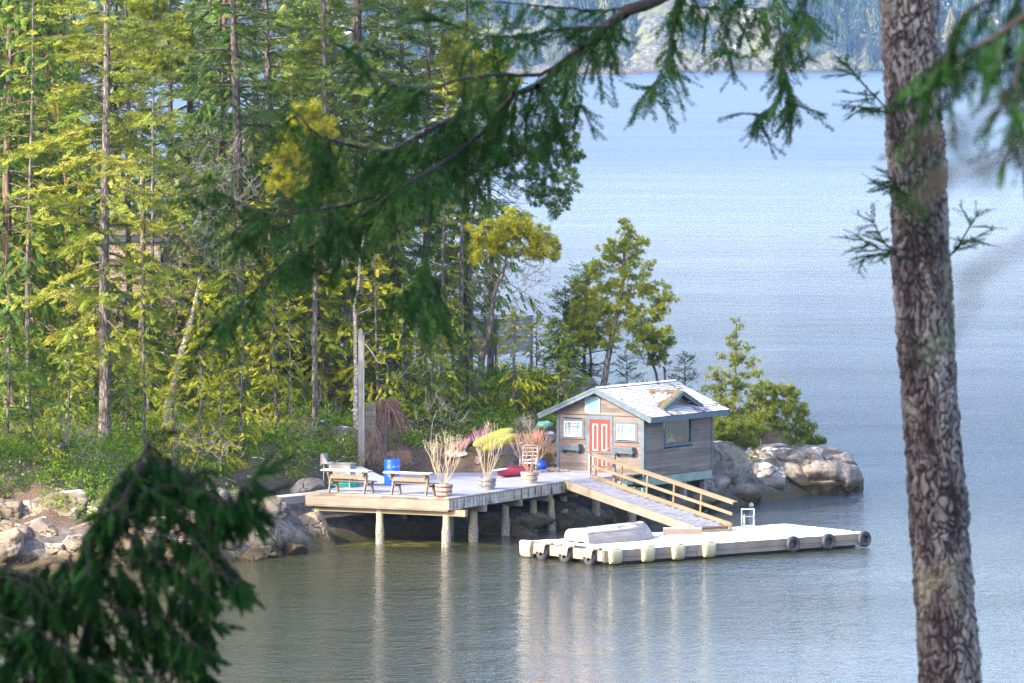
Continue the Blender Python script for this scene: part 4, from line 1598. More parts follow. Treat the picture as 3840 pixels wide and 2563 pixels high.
# steel sink
sk = thing('steel_sink', 'stainless steel utility sink on thin legs at the back of the deck', 'sink', Z(1272, 1828, DECKZ + .01), DROT + .15)
mb = MB()
mb.box((-.28, -.28, .48), (.52, -.265, .86))
mb.box((-.28, .27, .48), (.52, .285, .86))
mb.box((-.295, -.28, .48), (-.2805, .285, .86))
mb.box((.5205, -.28, .48), (.535, .285, .86))
mb.box((-.28, -.264, .48), (.52, .269, .495))
part('basin', mb, MT['steel'], sk)
part('rim', MB().box((-.56, -.33, .861), (.56, -.262, .885)).box((-.56, .268, .861), (.56, .33, .885)).box((-.56, -.261, .861), (-.28, .267, .885)).box((.5, -.261, .861), (.56, .267, .885)), MT['steel'], sk)
part('splash_back', MB().box((-.60, -.33, .80), (-.562, .33, 1.22)).prism([(0, 0), (.22, 0), (.22, .05), (.05, .34), (0, .34)], ((-.5619, -.31, .886), (1, 0, 0), (0, 0, 1), (0, 1, 0)), 0, .02), MT['steel'], sk)
part('lying_snow', MB().box((-.5, -.25, .8855), (-.3, .25, .90)), MT['snow'], sk)
for x in (-.5, .5):
    for y in (-.27, .27):
        part('leg', MB().tube([(x, y, 0), (x, y, .86)], .018, 8), MT['pale_metal'], sk)
part('drain_pipe', MB().tube([(.1, 0, .47), (.1, 0, .2), (.1, .15, .1), (.1, .28, .1)], .03, 8), MT['steel'], sk)

# coiled hose
mb = MB()
for k in range(9):
    rr = rs.uniform(.34, .52)
    pts = [(1.25 * rr * math.cos(a) + rs.uniform(-.01, .01), .8 * rr * math.sin(a), .02 + .017 * k + .008 * math.sin(3 * a + k)) for a in np.linspace(0, 6.2, 26)]
    mb.tube(pts, .016, 6)
h = part('coiled_hose', mb, MT['green_hose'], None, True)
h.location = Z(1290, 1826, DECKZ + .02)
h.rotation_euler = (0, 0, DROT)
tag(h, 'sea green garden hose coiled on the deck under the sink', 'hose')

# snowy gangplank from the bank
a, b = S(1300, 1752, 213.0), Z(1432, 1816, DECKZ + .07)
gp = thing('snowy_gangplank', 'broad snowy plank sloping from the bank down to the deck behind the benches', 'plank', b)
dv = (a - b)
gp.rotation_euler = (0, -math.atan2(dv.z, math.hypot(dv.x, dv.y)), math.atan2(dv.y, dv.x))
part('plank_board', MB().box((0, -.55, -.07), (dv.length, .55, -.0), .4), MT['brown_timber'], gp)
part('lying_snow', MB().box((.05, -.54, .0005), (dv.length, .54, .03)), MT['snow'], gp)

# plank walkway to the west
c = D(-5.96, .25, -.08)
e = Z(965, 1872, 1.62)
wk = thing('plank_walkway', 'narrow snowy beam walkway from the deck corner onto the west rocks', 'walkway', c)
dv = e - c
wk.rotation_euler = (0, -math.atan2(dv.z, math.hypot(dv.x, dv.y)), math.atan2(dv.y, dv.x))
part('walkway_beam', MB().box((0, -.25, -.26), (dv.length, .25, .0), .5), MT['grey_timber'], wk)
part('lying_snow', MB().box((.03, -.22, .0005), (dv.length - .1, .24, .03)), MT['snow'], wk)

# blue barrel
bb = thing('plastic_barrel', 'bright blue plastic barrel with white scuffs behind the benches', 'barrel', Z(1470, 1821, DECKZ + .03))


def scuffed():
    m = Mat('scuffed_blue_plastic')
    o = m.obj()
    n1 = m.noise(o, 9, 5, 0.7)
    d = m.n('VectorMath', {0: o, 1: (.2, -.22, .5)}, operation='DISTANCE', out=1)
    f = m.math('MULTIPLY', m.step(n1, 0.55, 0.6), m.math('SUBTRACT', 1.0, m.step(d, 0.22, 0.32)))
    m.set(Base_Color=m.mix(f, (0.010, 0.095, 0.66), (0.75, 0.78, 0.82)), Roughness=0.35)
    return m.m


part('drum_body', MB().lathe([(.24, 0), (.275, .02), (.29, .06), (.285, .30), (.297, .33), (.285, .36), (.285, .60), (.297, .63), (.285, .66), (.288, .88), (.275, .94), (.262, .955), (.262, .93)], 40), scuffed(), bb, True)
part('lid', MB().lathe([(.26, .925), (.255, .935), (.05, .935)], 32).lathe([(.04, .935), (.04, .955), (.02, .955)], 14, (.14, .03, 0)), MT['blue_plastic'], bb, True)


# kayaks
def hull(name, p0, p1, R, hf, mat, label, roll=0.0, cockpit=False, group=None):
    p0, p1 = Vector(p0), Vector(p1)
    L = (p1 - p0).length
    t = thing(name, label, 'kayak', (p0 + p1) / 2, 0, group)
    d = (p1 - p0).normalized()
    t.rotation_euler = Matrix.LocRotScale(None, d.to_track_quat('X', 'Z'), None).to_euler()
    mb = MB()
    n, sd_ = 26, 20
    V = []
    for i in range(n):
        s = i / (n - 1)
        w = max(.03, math.sin(math.pi * min(max(s, .004), .996)) ** .48)
        for k in range(sd_):
            a = 2 * math.pi * k / sd_
            c_, s_ = math.cos(a), math.sin(a)
            e = .72
            yy = math.copysign(abs(c_) ** e, c_) * R * w
            zz = math.copysign(abs(s_) ** e, s_) * R * hf * (w ** .7)
            V.append((-L / 2 + L * s, yy, zz + .05 * R * (2 * s - 1) ** 2))
    V = np.array(V)
    i = np.arange(n - 1)[:, None] * sd_
    k = np.arange(sd_)[None]
    k2 = (k + 1) % sd_
    F = np.stack([i + k, i + k2, i + sd_ + k2, i + sd_ + k], -1).reshape(-1, 4).astype(np.int32)[:, ::-1].copy()
    mb.add(V, F)
    mb.add(V[:sd_], [tuple(range(sd_))])
    mb.add(V[-sd_:], [tuple(reversed(range(sd_)))])
    part('hull', mb, mat, t, True)
    if not cockpit:
        kb = MB()
        for yy in (-.33, 0, .33):
            kb.tube([(-L / 2 + L * s, yy * R, R * hf * (math.sin(math.pi * s) ** .34) * (1 - .12 * abs(yy)) + .002) for s in np.linspace(.12, .88, 14)], .016, 6)
        part('keel', kb, mat, t, True)
    else:
        rm = MB()
        pts = [(.05 + .42 * math.cos(a), .58 * R * math.sin(a), R * hf * 1.02) for a in np.linspace(0, 2 * math.pi, 28)]
        rm.tube(pts, .02, 6)
        part('cockpit_rim', rm, mat, t, True)
        part('cockpit', MB().prism([(.05 + .41 * math.cos(a), .56 * R * math.sin(a)) for a in np.linspace(0, 6.1, 24)], ((0, 0, R * hf * .985), (1, 0, 0), (0, 1, 0), (0, 0, 1)), 0, .012), plain('dark_red_inside', (0.12, 0.01, 0.02), .7), t)
        sv = MB()
        sv.prism([(-.9 + .42 * math.cos(a) * (1 + .1 * math.sin(5 * a)), .55 * R * math.sin(a)) for a in np.linspace(0, 6.1, 24)], ((0, 0, R * hf * .93), (1, 0, .05), (0, 1, 0), (0, 0, 1)), 0, .02)
        part('lying_snow', sv, MT['snow'], t)
    return t


KG = 'kayaks drawn up on the bank'
hull('upturned_kayak', S(1776, 1672, 213.9), S(1922, 1612, 216.2), .29, .62, MT['yellow_hull'], 'upturned yellow kayak lying on the bank against the plum one', group=KG)
hull('upturned_kayak', S(1812, 1688, 213.5), S(1932, 1632, 215.6), .27, .62, MT['yellow_hull'], 'yellow kayak with white worn stern, lower of the yellow pair', group=KG)
hull('upturned_kayak', S(1718, 1682, 214.4), S(1838, 1612, 216.8), .30, .62, MT['plum_hull'], 'upturned faded plum kayak lying left of the yellow pair', group=KG)
hull('open_kayak', Z(1868, 1776, DECKZ + .20), Z(1990, 1764, DECKZ + .20), .30, .60, MT['red_hull'], 'red kayak with snow on its nose lying on the deck', cockpit=True)

# tubular chair
ch = thing('garden_chair', 'pale tubular metal garden chair behind the cream barrel', 'chair', Z(1985, 1776, DECKZ + .03), DROT + .35)
mb = MB()
for x in (-.30, .30):
    mb.tube([(x, -.42, 0), (x, -.42, .52), (x, -.36, .60), (x, -.26, .63), (x, .12, .63), (x, .20, .62)], .017, 8)
    mb.tube([(x * .9, .32, 0), (x * .9, .16, .36), (x * .9, .20, .62), (x * .9, .34, .98), (x * .8, .37, 1.03)], .017, 8)
    mb.tube([(x * .9, -.30, .38), (x * .9, .16, .36)], .017, 8)
mb.tube([(-.24, .37, 1.03), (.24, .37, 1.03)], .017, 8)
part('tube_frame', mb, MT['pale_metal'], ch, True)
mb = MB()
for i in range(4):
    z = .50 + i * .14
    y = .175 + max(0, z - .5) * .38
    mb.box((-.255, y - .012, z), (.255, y + .004, z + .028))
part('backrest', mb, MT['pale_metal'], ch)
mb = MB()
for i in range(6):
    mb.box((-.255, -.30 + i * .08, .385), (.255, -.25 + i * .08, .40))
part('seat', mb, MT['pale_metal'], ch)
part('lying_snow', MB().box((-.2, -.28, .4005), (.2, .1, .415)), MT['snow'], ch)

# buoys
def ball(name, p, r, mat, label, cat='buoy'):
    t = thing(name, label, cat, p)
    prof = [(r * math.sin(a), -r * math.cos(a)) for a in np.linspace(.05, math.pi - .05, 20)]
    part('float_body', MB().lathe(prof, 28), mat, t, True)
    part('eyelet', MB().tube([(r * .2, 0, r * .95), (r * .15, 0, r * 1.15), (0, 0, r * 1.22), (-r * .15, 0, r * 1.15), (-r * .2, 0, r * .95)], r * .09, 8), mat, t, True)
    return t


p = Z(2029, 1771, DECKZ)
ball('round_buoy', p + Vector((0, .2, .225)), .215, MT['blue_plastic'], 'bright blue round buoy beside the cabin corner')
p = S(2018, 1642, 216.4)
ball('round_buoy', p, .26, MT['red_ball'], 'faded red round buoy on the rocks under the green netting')
# netting
mb = MB()
r = np.random.default_rng(4)
c = S(2044, 1592, 216.8)
for i in range(46):
    a0 = r.uniform(0, 6.28)
    pts = []
    L = r.uniform(.18, .34)
    for s in np.linspace(-1, 1, 9):
        pts.append((c.x + math.cos(a0) * s * L, c.y + math.sin(a0) * s * L * .6, c.z + .06 - .05 * s * s + .03 * r.normal() - (.16 * (abs(s) > .9) * r.random())))
    mb.tube(pts, .017, 5)
tag(part('fishing_net', mb, MT['net'], None, True), 'heap of pale green fishing net draped on the rock left of the cabin', 'net')
mb = MB()
for i in range(40):
    a0 = r.uniform(0, 6.28)
    q = (r.normal() * .34, r.normal() * .16)
    pts = [(q[0] + .16 * math.cos(a0 + t) * (1 + .3 * math.sin(3 * t)), q[1] + .11 * math.sin(a0 + t), .03 + max(0, .16 - .3 * abs(q[0])) * r.random() + .015 * math.sin(4 * t + i)) for t in np.linspace(0, 4.5, 12)]
    mb.tube(pts, .017, 5)
o = part('rope_heap', mb, MT['rope'], None, True)
o.location = Z(2075, 1771, DECKZ + .01)
o.rotation_euler = (0, 0, -.4)
tag(o, 'tangled heap of old pale rope at the foot of the cabin wall', 'rope')

# lamp post
b = S(1353, 1747, 213.0)
tp = S(1353, 1240, 213.0)
lp = thing('square_post', 'tall square timber post with a pipe and lamp behind the deck', 'post', b)
hgt = tp.z - b.z
part('post_shaft', MB().box((-.085, -.085, -.5), (.085, .085, hgt), .5).prism([(-.085, 0), (.085, 0), (0, .1)], ((0, 0, hgt), (1, 0, 0), (0, 0, 1), (0, 1, 0)), -.085, .085), wood('grey_post_timber', (0.22, 0.19, 0.15), (0.40, 0.36, 0.30), (0.54, 0.50, 0.43), 2), lp)
part('conduit', MB().tube([(.11, -.03, 0), (.11, -.03, hgt - .06)], .024, 8), MT['white_paint'], lp)
part('lamp', MB().box((.09, -.1, hgt - .16), (.34, .1, hgt - .06)).beam((.13, 0, hgt - .1), (.40, -.05, hgt - .02), .22, .05).tube([(.08, 0, hgt - .2), (.2, 0, hgt - .12)], .02, 6), MT['lamp'], lp)
part('tap', MB().tube([(-.085, -.02, 2.12), (-.22, -.02, 2.13), (-.30, -.02, 2.11), (-.33, -.02, 2.04)], .018, 8), MT['white_paint'], lp)


# trellises and dead vines
def trellis(px, py0, py1, d, w, lean, label):
    c = S(px, py1, d)
    top = S(px, py0, d)
    t = thing('wooden_trellis', label, 'trellis', c)
    h = top.z - c.z
    mb = MB()
    n = int(h / .085)
    for i in range(n):
        z = (i + .5) * h / n
        ww = w * (.8 if i > n * .8 else 1)
        mb.box((-ww / 2 + lean * z, -.012, z - .02), (ww / 2 + lean * z, .0, z + .02), rs.random())
    for i in range(6):
        x = -w / 2 + (i + .5) * w / 6
        mb.beam((x, .012, 0), (x + lean * h, .012, h * (1 - .1 * abs(i - 2.5) / 2.5)), .02, .034, up=(1, 0, 0))
    part('lattice', mb, MT['grey_timber'], t)
    part('stake', MB().tube([(0, .03, -.6), (lean * h, .03, h * .9)], .03, 6), MT['brown_timber'], t)


trellis(1386, 1508, 1690, 213.6, .38, .03, 'upright wooden trellis beside the tall square post')
trellis(1436, 1560, 1690, 213.9, .30, .01, 'low wooden trellis half buried under the dead vines')


def tangle(name, label, specs, mat, rad=.008):
    mb = MB()
    r = np.random.default_rng(8)
    for (px0, py0, px1, py1, d, n, droop) in specs:
        for i in range(n):
            a = S(r.uniform(px0, px1), py0 + abs(r.normal()) * (py1 - py0) * .25, d + r.normal() * .25)
            L = r.uniform(.4, 1.0) * droop
            pts = [a]
            dv = Vector((r.normal() * .5, r.normal() * .4, .25))
            for k in range(8):
                dv = dv * .75 + Vector((r.normal() * .28, r.normal() * .25, -.32))
                pts.append(pts[-1] + dv.normalized() * L / 8)
            mb.tube(pts, [rad * 1.2] * 5 + [rad * .7] * 4, 4, False, r.random())
    o = part(name, mb, mat, None)
    return tag(o, label, 'vine')


tangle('dead_vine', 'drooping mass of reddish brown dead vine over the low trellis', [(1418, 1495, 1480, 1640, 214.1, 230, 1.7)], plain('dead_vine_red', (0.26, 0.15, 0.12), .9, var=.35, scale=12))
tangle('dead_vine', 'straw coloured heap of dead vine at the foot of the trellises', [(1366, 1600, 1420, 1720, 213.4, 130, 1.1), (1345, 1690, 1540, 1750, 213.3, 300, .55)], MT['dead_vine'])

# ---------------------------------------------------------------- the float
FA = Z(2264, 2067, .5)
FROT = math.atan2(7.3, 9.46)
FL_, FW_ = 11.95, 4.5
dock = thing('floating_dock', 'low timber float covered in bright snow in front of the ramp', 'dock', FA, FROT)


def F_(x, y, z=0.0):
    c, s = math.cos(FROT), math.sin(FROT)
    return FA + Vector((c * x - s * y, s * x + c * y, z))


mb = MB()
x = .0
while x < FL_:
    w = rs.uniform(.13, .15)
    mb.box((x, .03, -.05), (min(x + w, FL_) - .006, FW_ - .03, rs.uniform(-.004, .002)), rs.random())
    x += w
part('deck_boards', mb, wood('dock_boards', (0.20, 0.15, 0.10), (0.40, 0.32, 0.22), (0.60, 0.51, 0.38), 1), dock)
dock_front = wood('dock_timber', (0.19, 0.155, 0.115), (0.40, 0.35, 0.28), (0.56, 0.51, 0.43), 0)
mb = MB()
for a, b in ((-.02, 4.1), (4.105, 8.3), (8.305, FL_ + .02)):
    mb.box((a, -.05, -.23), (b, .029, -.012), rs.uniform(.3, .7))
    mb.box((a + .02, -.035, -.40), (b, .03, -.236), rs.uniform(.2, .6))
part('front_beam', mb, dock_front, dock)
dock_end = wood('dock_end_timber', (0.20, 0.17, 0.11), (0.40, 0.36, 0.26), (0.54, 0.49, 0.38), 1)
mb = MB()
mb.box((-.06, .0, -.36), (.0, FW_, .0), .7)
part('end_beam', mb, dock_end, dock)
part('end_beam', MB().box((FL_ + .002, .0, -.36), (FL_ + .06, FW_, -.005), .5), dock_end, dock)
part('rear_beam', MB().box((.0, FW_ - .029, -.36), (FL_, FW_ + .04, -.01), .5), dock_front, dock)
mb = MB()
for y in (.5, 1.6, 2.8, 4.0):
    mb.tube([(.25, y, -.52), (FL_ - .3, y, -.52)], .24, 12)
part('float_log', mb, MT['rubber'], dock, True)


def dock_mask(X, Y):
    nz = fbm(X * 2.5, Y * 2.5, 4, 61)
    e = np.minimum(np.minimum(X - .14, FL_ - .03 - X), np.minimum(Y - .0, FW_ - .05 - Y)) + .06 * nz
    boat = .66 - np.maximum(np.abs(X - 2.55) / 2.3, np.abs(Y - 2.55) / 1.05) - .1
    return e


V, F = snow_sheet(.0, FL_, -.04, FW_, .05, dock_mask, .035)
part('lying_snow', mesh_np('lying_snow', V, [F], MT['snow'], True), None, dock)
for k, (x, y) in enumerate(((2.3, .12), (5.6, .10), (9.0, 4.2), (11.5, .2))):
    c = MB()
    c.tube([(x - .12, y, .075), (x, y, .07), (x + .12, y, .075)], [.012, .017, .012], 8).tube([(x - .04, y, .0), (x - .04, y, .07)], .012, 6).tube([(x + .04, y, .0), (x + .04, y, .07)], .012, 6)
    part('mooring_cleat', c, MT['black_pipe'], dock, True)

MT['worn_block'] = plain('worn_white_block', (0.52, 0.48, 0.38), .8, var=.2, scale=5)
# pale fenders hung over the front
def fender(x, y, label, rot=0.0, w=.52, hh=.54, mat='fender'):
    t = thing('block_fender', label, 'fender', F_(x, y), FROT + rot, 'pale block fenders on the float')
    n = 16
    V, F = [], []
    prof = [(-.02, .075), (-.12, .085), (-.20, .055), (-.235, -.03), (-.25, -.2), (-.235, -.36), (-.19, -.455), (-.10, -.47), (-.055, -.44)]
    m = len(prof)
    for i in range(n + 1):
        u = i / n * 2 - 1
        e = 1 - .16 * abs(u) ** 5
        for j, (yy, zz) in enumerate(prof):
            wob = .012 * math.sin(i * 1.7 + j * 2.1 + x * 5)
            tap = 1 - .14 * max(0, -zz) / .47
            V.append((u * w / 2 * tap + wob * .4, -.055 + (yy + .055) * e + wob, zz * (1 - .05 * abs(u) ** 3) * hh / .54 + .5 * wob))
    for i in range(n):
        for j in range(m - 1):
            a = i * m + j
            F.append((a, a + 1, a + m + 1, a + m))
    mb = MB().add(V, F)
    mb.add(V[:m], [tuple(reversed(range(m)))])
    mb.add(V[-m:], [tuple(range(m))])
    part('fender_body', mb, MT[mat], t, True)
    part('lashing', MB().tube([(w / 2 + .0, -.03, .03), (w / 2 + .06, .06, .05), (w / 2 + .09, .16, .03)], .012, 6).tube([(-w / 2, -.03, .03), (-w / 2 - .06, .05, .05), (-w / 2 - .1, .15, .03)], .012, 6), MT['rope'], t)
    if mat == 'fender':
        part('lying_snow', MB().lathe([(.2, .0), (.17, .012), (.05, .016)], 14, (0, -.02, .078)), MT['snow'], t, True)
    return t


fender(.41, 0, 'pale block fender at the near corner of the float')
fender(1.85, 0, 'greenest block fender, second along from the near corner of the float')
fender(3.20, 0, 'pale block fender, third along from the near corner')
fender(4.58, 0, 'pale block fender hanging farthest along toward the tyres')


def tyre_mb(R=.285, r=.085, wd=.17):
    prof = []
    ro, ri = R, R - 2 * r * .95
    prof = [(ri, -wd * .38), (ri + .02, -wd * .5), (R - .05, -wd * .52), (R - .012, -wd * .42), (R, -wd * .28), (R + .004, 0), (R, wd * .28), (R - .012, wd * .42), (R - .05, wd * .52), (ri + .02, wd * .5), (ri, wd * .38), (ri + .012, wd * .3), (R - .035, 0), (ri + .012, -wd * .3), (ri, -wd * .38)]
    mb = MB().lathe(prof, 44, cap=False)
    for sgn in (-1, 1):
        for q in (.62, .8):
            rr = ri + (R - ri) * q
            mb.tube([(rr * math.cos(a), rr * math.sin(a), sgn * wd * .515) for a in np.linspace(0, 2 * math.pi, 36)], .005, 4, False)
    return mb


TY = tyre_mb().mesh('tyre', MT['rubber'], True)


def tyre(p, rz, label, group):
    o = bpy.data.objects.new('fender_tyre', TY)
    COL.objects.link(o)
    o.location = p
    o.rotation_euler = (math.pi / 2, 0, rz)
    tag(o, label, 'tyre', group)
    return o


TG = 'old tyres hung on the float as fenders'
tyre(F_(8.38, -.15, -.20), FROT, 'dark tyre hanging nearest the pale block fenders on the long side', TG)
tyre(F_(10.02, -.15, -.20), FROT, 'dark tyre in the middle of the three on the long side', TG)
tyre(F_(11.70, -.15, -.20), FROT, 'dark tyre at the far outer corner of the float', TG)
for k, (y, lab) in enumerate(((.55, 'near'), (1.9, 'middle'), (3.2, 'far'))):
    nm = {'near': 'half covered tyre at the short end of the float, next to the near corner',
          'middle': 'half covered tyre in the middle of the short end of the float',
          'far': 'half covered tyre at the short end of the float, next to the white corner block'}[lab]
    tyre(F_(-.17, y, -.27), FROT + math.pi / 2, nm, 'half covered tyres on the short end')
    # carpet draped over the tyre and rolled along the edge
    t = thing('carpet_cover', {'near': 'tan carpet roll over the tyre next to the near corner', 'middle': 'tan carpet roll over the middle tyre of the short end', 'far': 'tan carpet roll over the tyre next to the white corner block'}[lab], 'carpet', F_(-.06, y), FROT, 'tan carpet covers on the short end')
    V, F = [], []
    n, m = 12, 8
    for i in range(n + 1):
        u = (i / n * 2 - 1) * .29
        for j in range(m + 1):
            s = j / m
            V.append((-.02 - .24 * math.sin(min(1, s * 1.6) * math.pi / 2) - .012 * math.sin(i * 2 + j), u * (1 - .06 * s) + .01 * math.sin(j * 2), .03 - .30 * max(0, s - .3) / .7 * (1 + .1 * math.sin(i * 1.3)) + .02 * math.sin(s * 3)))
    for i in range(n):
        for j in range(m):
            a = i * (m + 1) + j
            F.append((a, a + m + 1, a + m + 2, a + 1))
    o = part('draped_carpet', MB().add(V, F), MT['canvas'], t, True)
    sm = o.modifiers.new('thick', 'SOLIDIFY')
    sm.thickness = .02
    part('rolled_edge', MB().tube([(.05, -.33, .06), (.05, -.1, .065), (.05, .15, .06), (.05, .33, .055)], [.062, .066, .062, .06], 12), MT['canvas'], t, True)
pipe = thing('edge_pipe', 'black and grey pipe lying along the short end of the float', 'pipe', F_(.06, 0, .045), FROT)
part('pipe_length', MB().tube([(0, .2, 0), (0, 2.4, 0)], .035, 10), MT['black_pipe'], pipe, True)
part('pipe_length', MB().tube([(0, 2.42, 0), (0, 3.9, 0)], .03, 10), MT['steel'], pipe, True)
fender(-.0, 4.15, 'white worn block wrapped over the far left corner of the float', -math.pi / 2, .62, .58, 'worn_block')

# upturned aluminium boat
def boat():
    p = F_(0.9, 2.62, .05)
    t = thing('upturned_dinghy', 'upturned aluminium dinghy with patches of snow lying on the float', 'boat', p, FROT)
    L, B = 3.45, .70
    n, m = 26, 15
    V, F = [], []
    for i in range(n):
        s = i / (n - 1)
        b = B * (1 - .02 * (1 - s)) * (1 - max(0, (s - .45) / .55) ** 2.6) + .012
        dep = .47 + .17 * s ** 1.4
        if s > .86:
            dep *= 1 - .75 * ((s - .86) / .14) ** 2.0
        for j in range(m):
            a = math.pi * j / (m - 1)
            c_, s_ = math.cos(a), math.sin(a)
            e = .42 + .35 * s
            yy = math.copysign(abs(c_) ** e, c_) * b
            zz = abs(s_) ** (.55 + .25 * s) * dep
            xx = L * s - .28 * max(0, (s - .7) / .3) * (zz / .6)
            V.append((xx, yy * (1 - .10 * zz / .6), zz))
    for i in range(n - 1):
        for j in range(m - 1):
            a = i * m + j
            F.append((a, a + m, a + m + 1, a + 1))
    m_ = Mat('aluminium_hull')
    o = m_.obj()
    nz = m_.noise(o, 2.2, 5, 0.6)
    c = m_.ramp(m_.noise(m_.mapping(o, (1, 6, 6)), 2.0, 5), [(0.35, (0.19, 0.175, 0.155)), (0.6, (0.29, 0.27, 0.235))])
    z = m_.n('SeparateXYZ', {0: o}, out=2)
    c = m_.mix(m_.math('MULTIPLY', m_.math('SUBTRACT', 1.0, m_.step(z, 0.17, 0.21)), 0.55), c, (0.22, 0.17, 0.18))
    sf = m_.math('MULTIPLY', m_.step(m_.up(), 0.80, 0.9), m_.step(nz, 0.44, 0.48))
    c = m_.mix(sf, c, (0.86, 0.88, 0.9))
    m_.set(Base_Color=c, Roughness=m_.math('ADD', 0.5, m_.math('MULTIPLY', sf, 0.3)), Metallic=0.15)
    MT['hull'] = m_.m
    o = part('hull', MB().add(V, F), MT['hull'], t, True)
    tr = [V[j] for j in range(m)]
    mb = MB()
    P = [(v[1] * 1.0, v[2]) for v in tr]
    n0 = len(P)
    # notched transom lower edge
    P2 = P + [(-.5, .02), (-.45, .06), (-.12, .06), (-.08, .02), (.08, .02), (.12, .06), (.45, .06), (.5, .02)]
    mb.prism(P2[::-1], ((-.03, 0, 0), (0, 1, 0), (0, 0, 1), (1, 0, 0)), 0, .028)
    part('transom', mb, plain('worn_pale_aluminium', (0.50, 0.44, 0.35), .5, 0.1, .18, 5), t)
    rb = MB()
    for j in (3, 5, 7, 9, 11):
        rb.tube([(V[i * m + j][0], V[i * m + j][1], V[i * m + j][2] + .004) for i in range(0, n - 3)], .016, 6)
    part('keel_strake', rb, MT['steel'], t, True)
    gw = MB()
    for j in (0, m - 1):
        gw.tube([(V[i * m + j][0], V[i * m + j][1], .02) for i in range(n)], .022, 6)
    part('gunwale', gw, MT['steel'], t, True)
    return p


boat()
tag(part('mooring_rope', MB().tube([F_(4.30, 2.62, .12), F_(4.6, 2.75, .06), F_(4.9, 3.05, .05), F_(5.2, 3.25, .05), F_(5.35, 3.2, .06)], .018, 6), MT['rope'], None, True), 'pale rope lying on the snow from the dinghy bow to the timber block', 'rope')
tb = thing('timber_block', 'reddish timber block with a cap of snow beside the ramp foot', 'timber', F_(5.45, 3.45, .03), FROT - .55)
part('block_body', MB().box((0, -.12, 0), (1.35, .12, .22), .5), MT['brown_timber'], tb)
part('lying_snow', MB().box((.01, -.11, .2205), (1.34, .115, .245)), MT['snow'], tb)

# swim ladder
ld = thing('swim_ladder', 'pale metal swim ladder with two hoops at the back edge of the float', 'ladder', Z(2790, 1984, .5), FROT - .65)
for x in (.0, .34):
    part('hand_hoop', MB().tube([(x, -.35, .0), (x, -.35, .36), (x, -.31, .46), (x, -.22, .52), (x, -.12, .52), (x, -.03, .46), (x, .0, .36), (x, .0, -.7)], .022, 10), MT['pale_metal'], ld, True)
fm = MB()
for x in (-.08, .36):
    fm.box((x - .022, .10, -.6), (x + .022, .14, .72))
fm.box((-.058, .10, .68), (.338, .14, .72))
part('ladder_frame', fm, MT['pale_metal'], ld)
for z in (.42, .1, -.25):
    part('rung', MB().box((-.057, .105, z), (.337, .135, z + .03)), MT['pale_metal'], ld)
o = ball('mooring_buoy', Z(2817, 1896, .06), .10, MT['white_paint'], 'small white mooring buoy floating behind the swim ladder')

# ---------------------------------------------------------------- trees
def spray_template(pairs, ang, l0, l1, w, zj, seed, droop=0.0, tip=.2):
    r = random.Random(seed)
    V, F = [], []

    def kite(x, y, z, a, L, ww, dz):
        b = len(V)
        c, s = math.cos(a), math.sin(a)
        for u, v in ((0, 0), (.45, -ww / 2), (1, 0), (.45, ww / 2)):
            V.append((x + c * L * u - s * v, y + s * L * u + c * v, z + dz * u - droop * (u * L) ** 1.0))
        F.append((b, b + 1, b + 2, b + 3))
    for i in range(pairs):
        t = .06 + .88 * i / pairs
        L = l0 + (l1 - l0) * t
        for sg in (-1, 1):
            kite(t + r.uniform(-.03, .03), 0, 0, sg * ang * r.uniform(.8, 1.2), L * r.uniform(.8, 1.2), w, r.uniform(-zj, zj))
    kite(1 - tip, 0, 0, r.uniform(-.1, .1), tip * 1.3, w, r.uniform(-zj, zj))
    return np.array(V), np.array(F, dtype=np.int32)


def tuft_template(n, spread, w, seed):
    r = random.Random(seed)
    V, F = [], []
    for i in range(n):
        a = 2.4 * i
        t = spread * math.sqrt((i + .5) / n)
        d = Vector((math.cos(t), math.sin(t) * math.cos(a), math.sin(t) * math.sin(a)))
        L = r.uniform(.75, 1.1)
        q = d.cross(Vector((r.uniform(-1, 1), r.uniform(-1, 1), r.uniform(-1, 1)))).normalized() * (w / 2)
        o = d * .05
        b = len(V)
        for p in (o, d * L * .5 + q, d * L, d * L * .5 - q):
            V.append(tuple(p))
        F.append((b, b + 1, b + 2, b + 3))
    return np.array(V), np.array(F, dtype=np.int32)


T_FIR = spray_template(7, .95, .32, .17, .115, .12, 1)
T_CEDAR = spray_template(6, .62, .38, .22, .15, .10, 2, droop=.25)
T_PINE = tuft_template(20, .95, .085, 3)
T_LEAF = (np.array([(0, 0, 0), (.4, -.28, .06), (1, 0, -.05), (.4, .28, .06)]), np.array([(0, 1, 2, 3)], dtype=np.int32))


class Fol:
    def __init__(s):
        s.P, s.X, s.N, s.S, s.T = [], [], [], [], []

    def add(s, p, x, n, sc, t):
        s.P.append(tuple(p)), s.X.append(tuple(x)), s.N.append(tuple(n)), s.S.append(sc), s.T.append(t)

    def mesh(s, name, tpl, mat, off=(0, 0, 0)):
        V, F, t = scatter(tpl[0], tpl[1], np.array(s.P) - np.array(off), s.X, s.N, np.array(s.S), np.clip(s.T, 0, 1))
        return mesh_np(name, V, [F], mat, False, t)


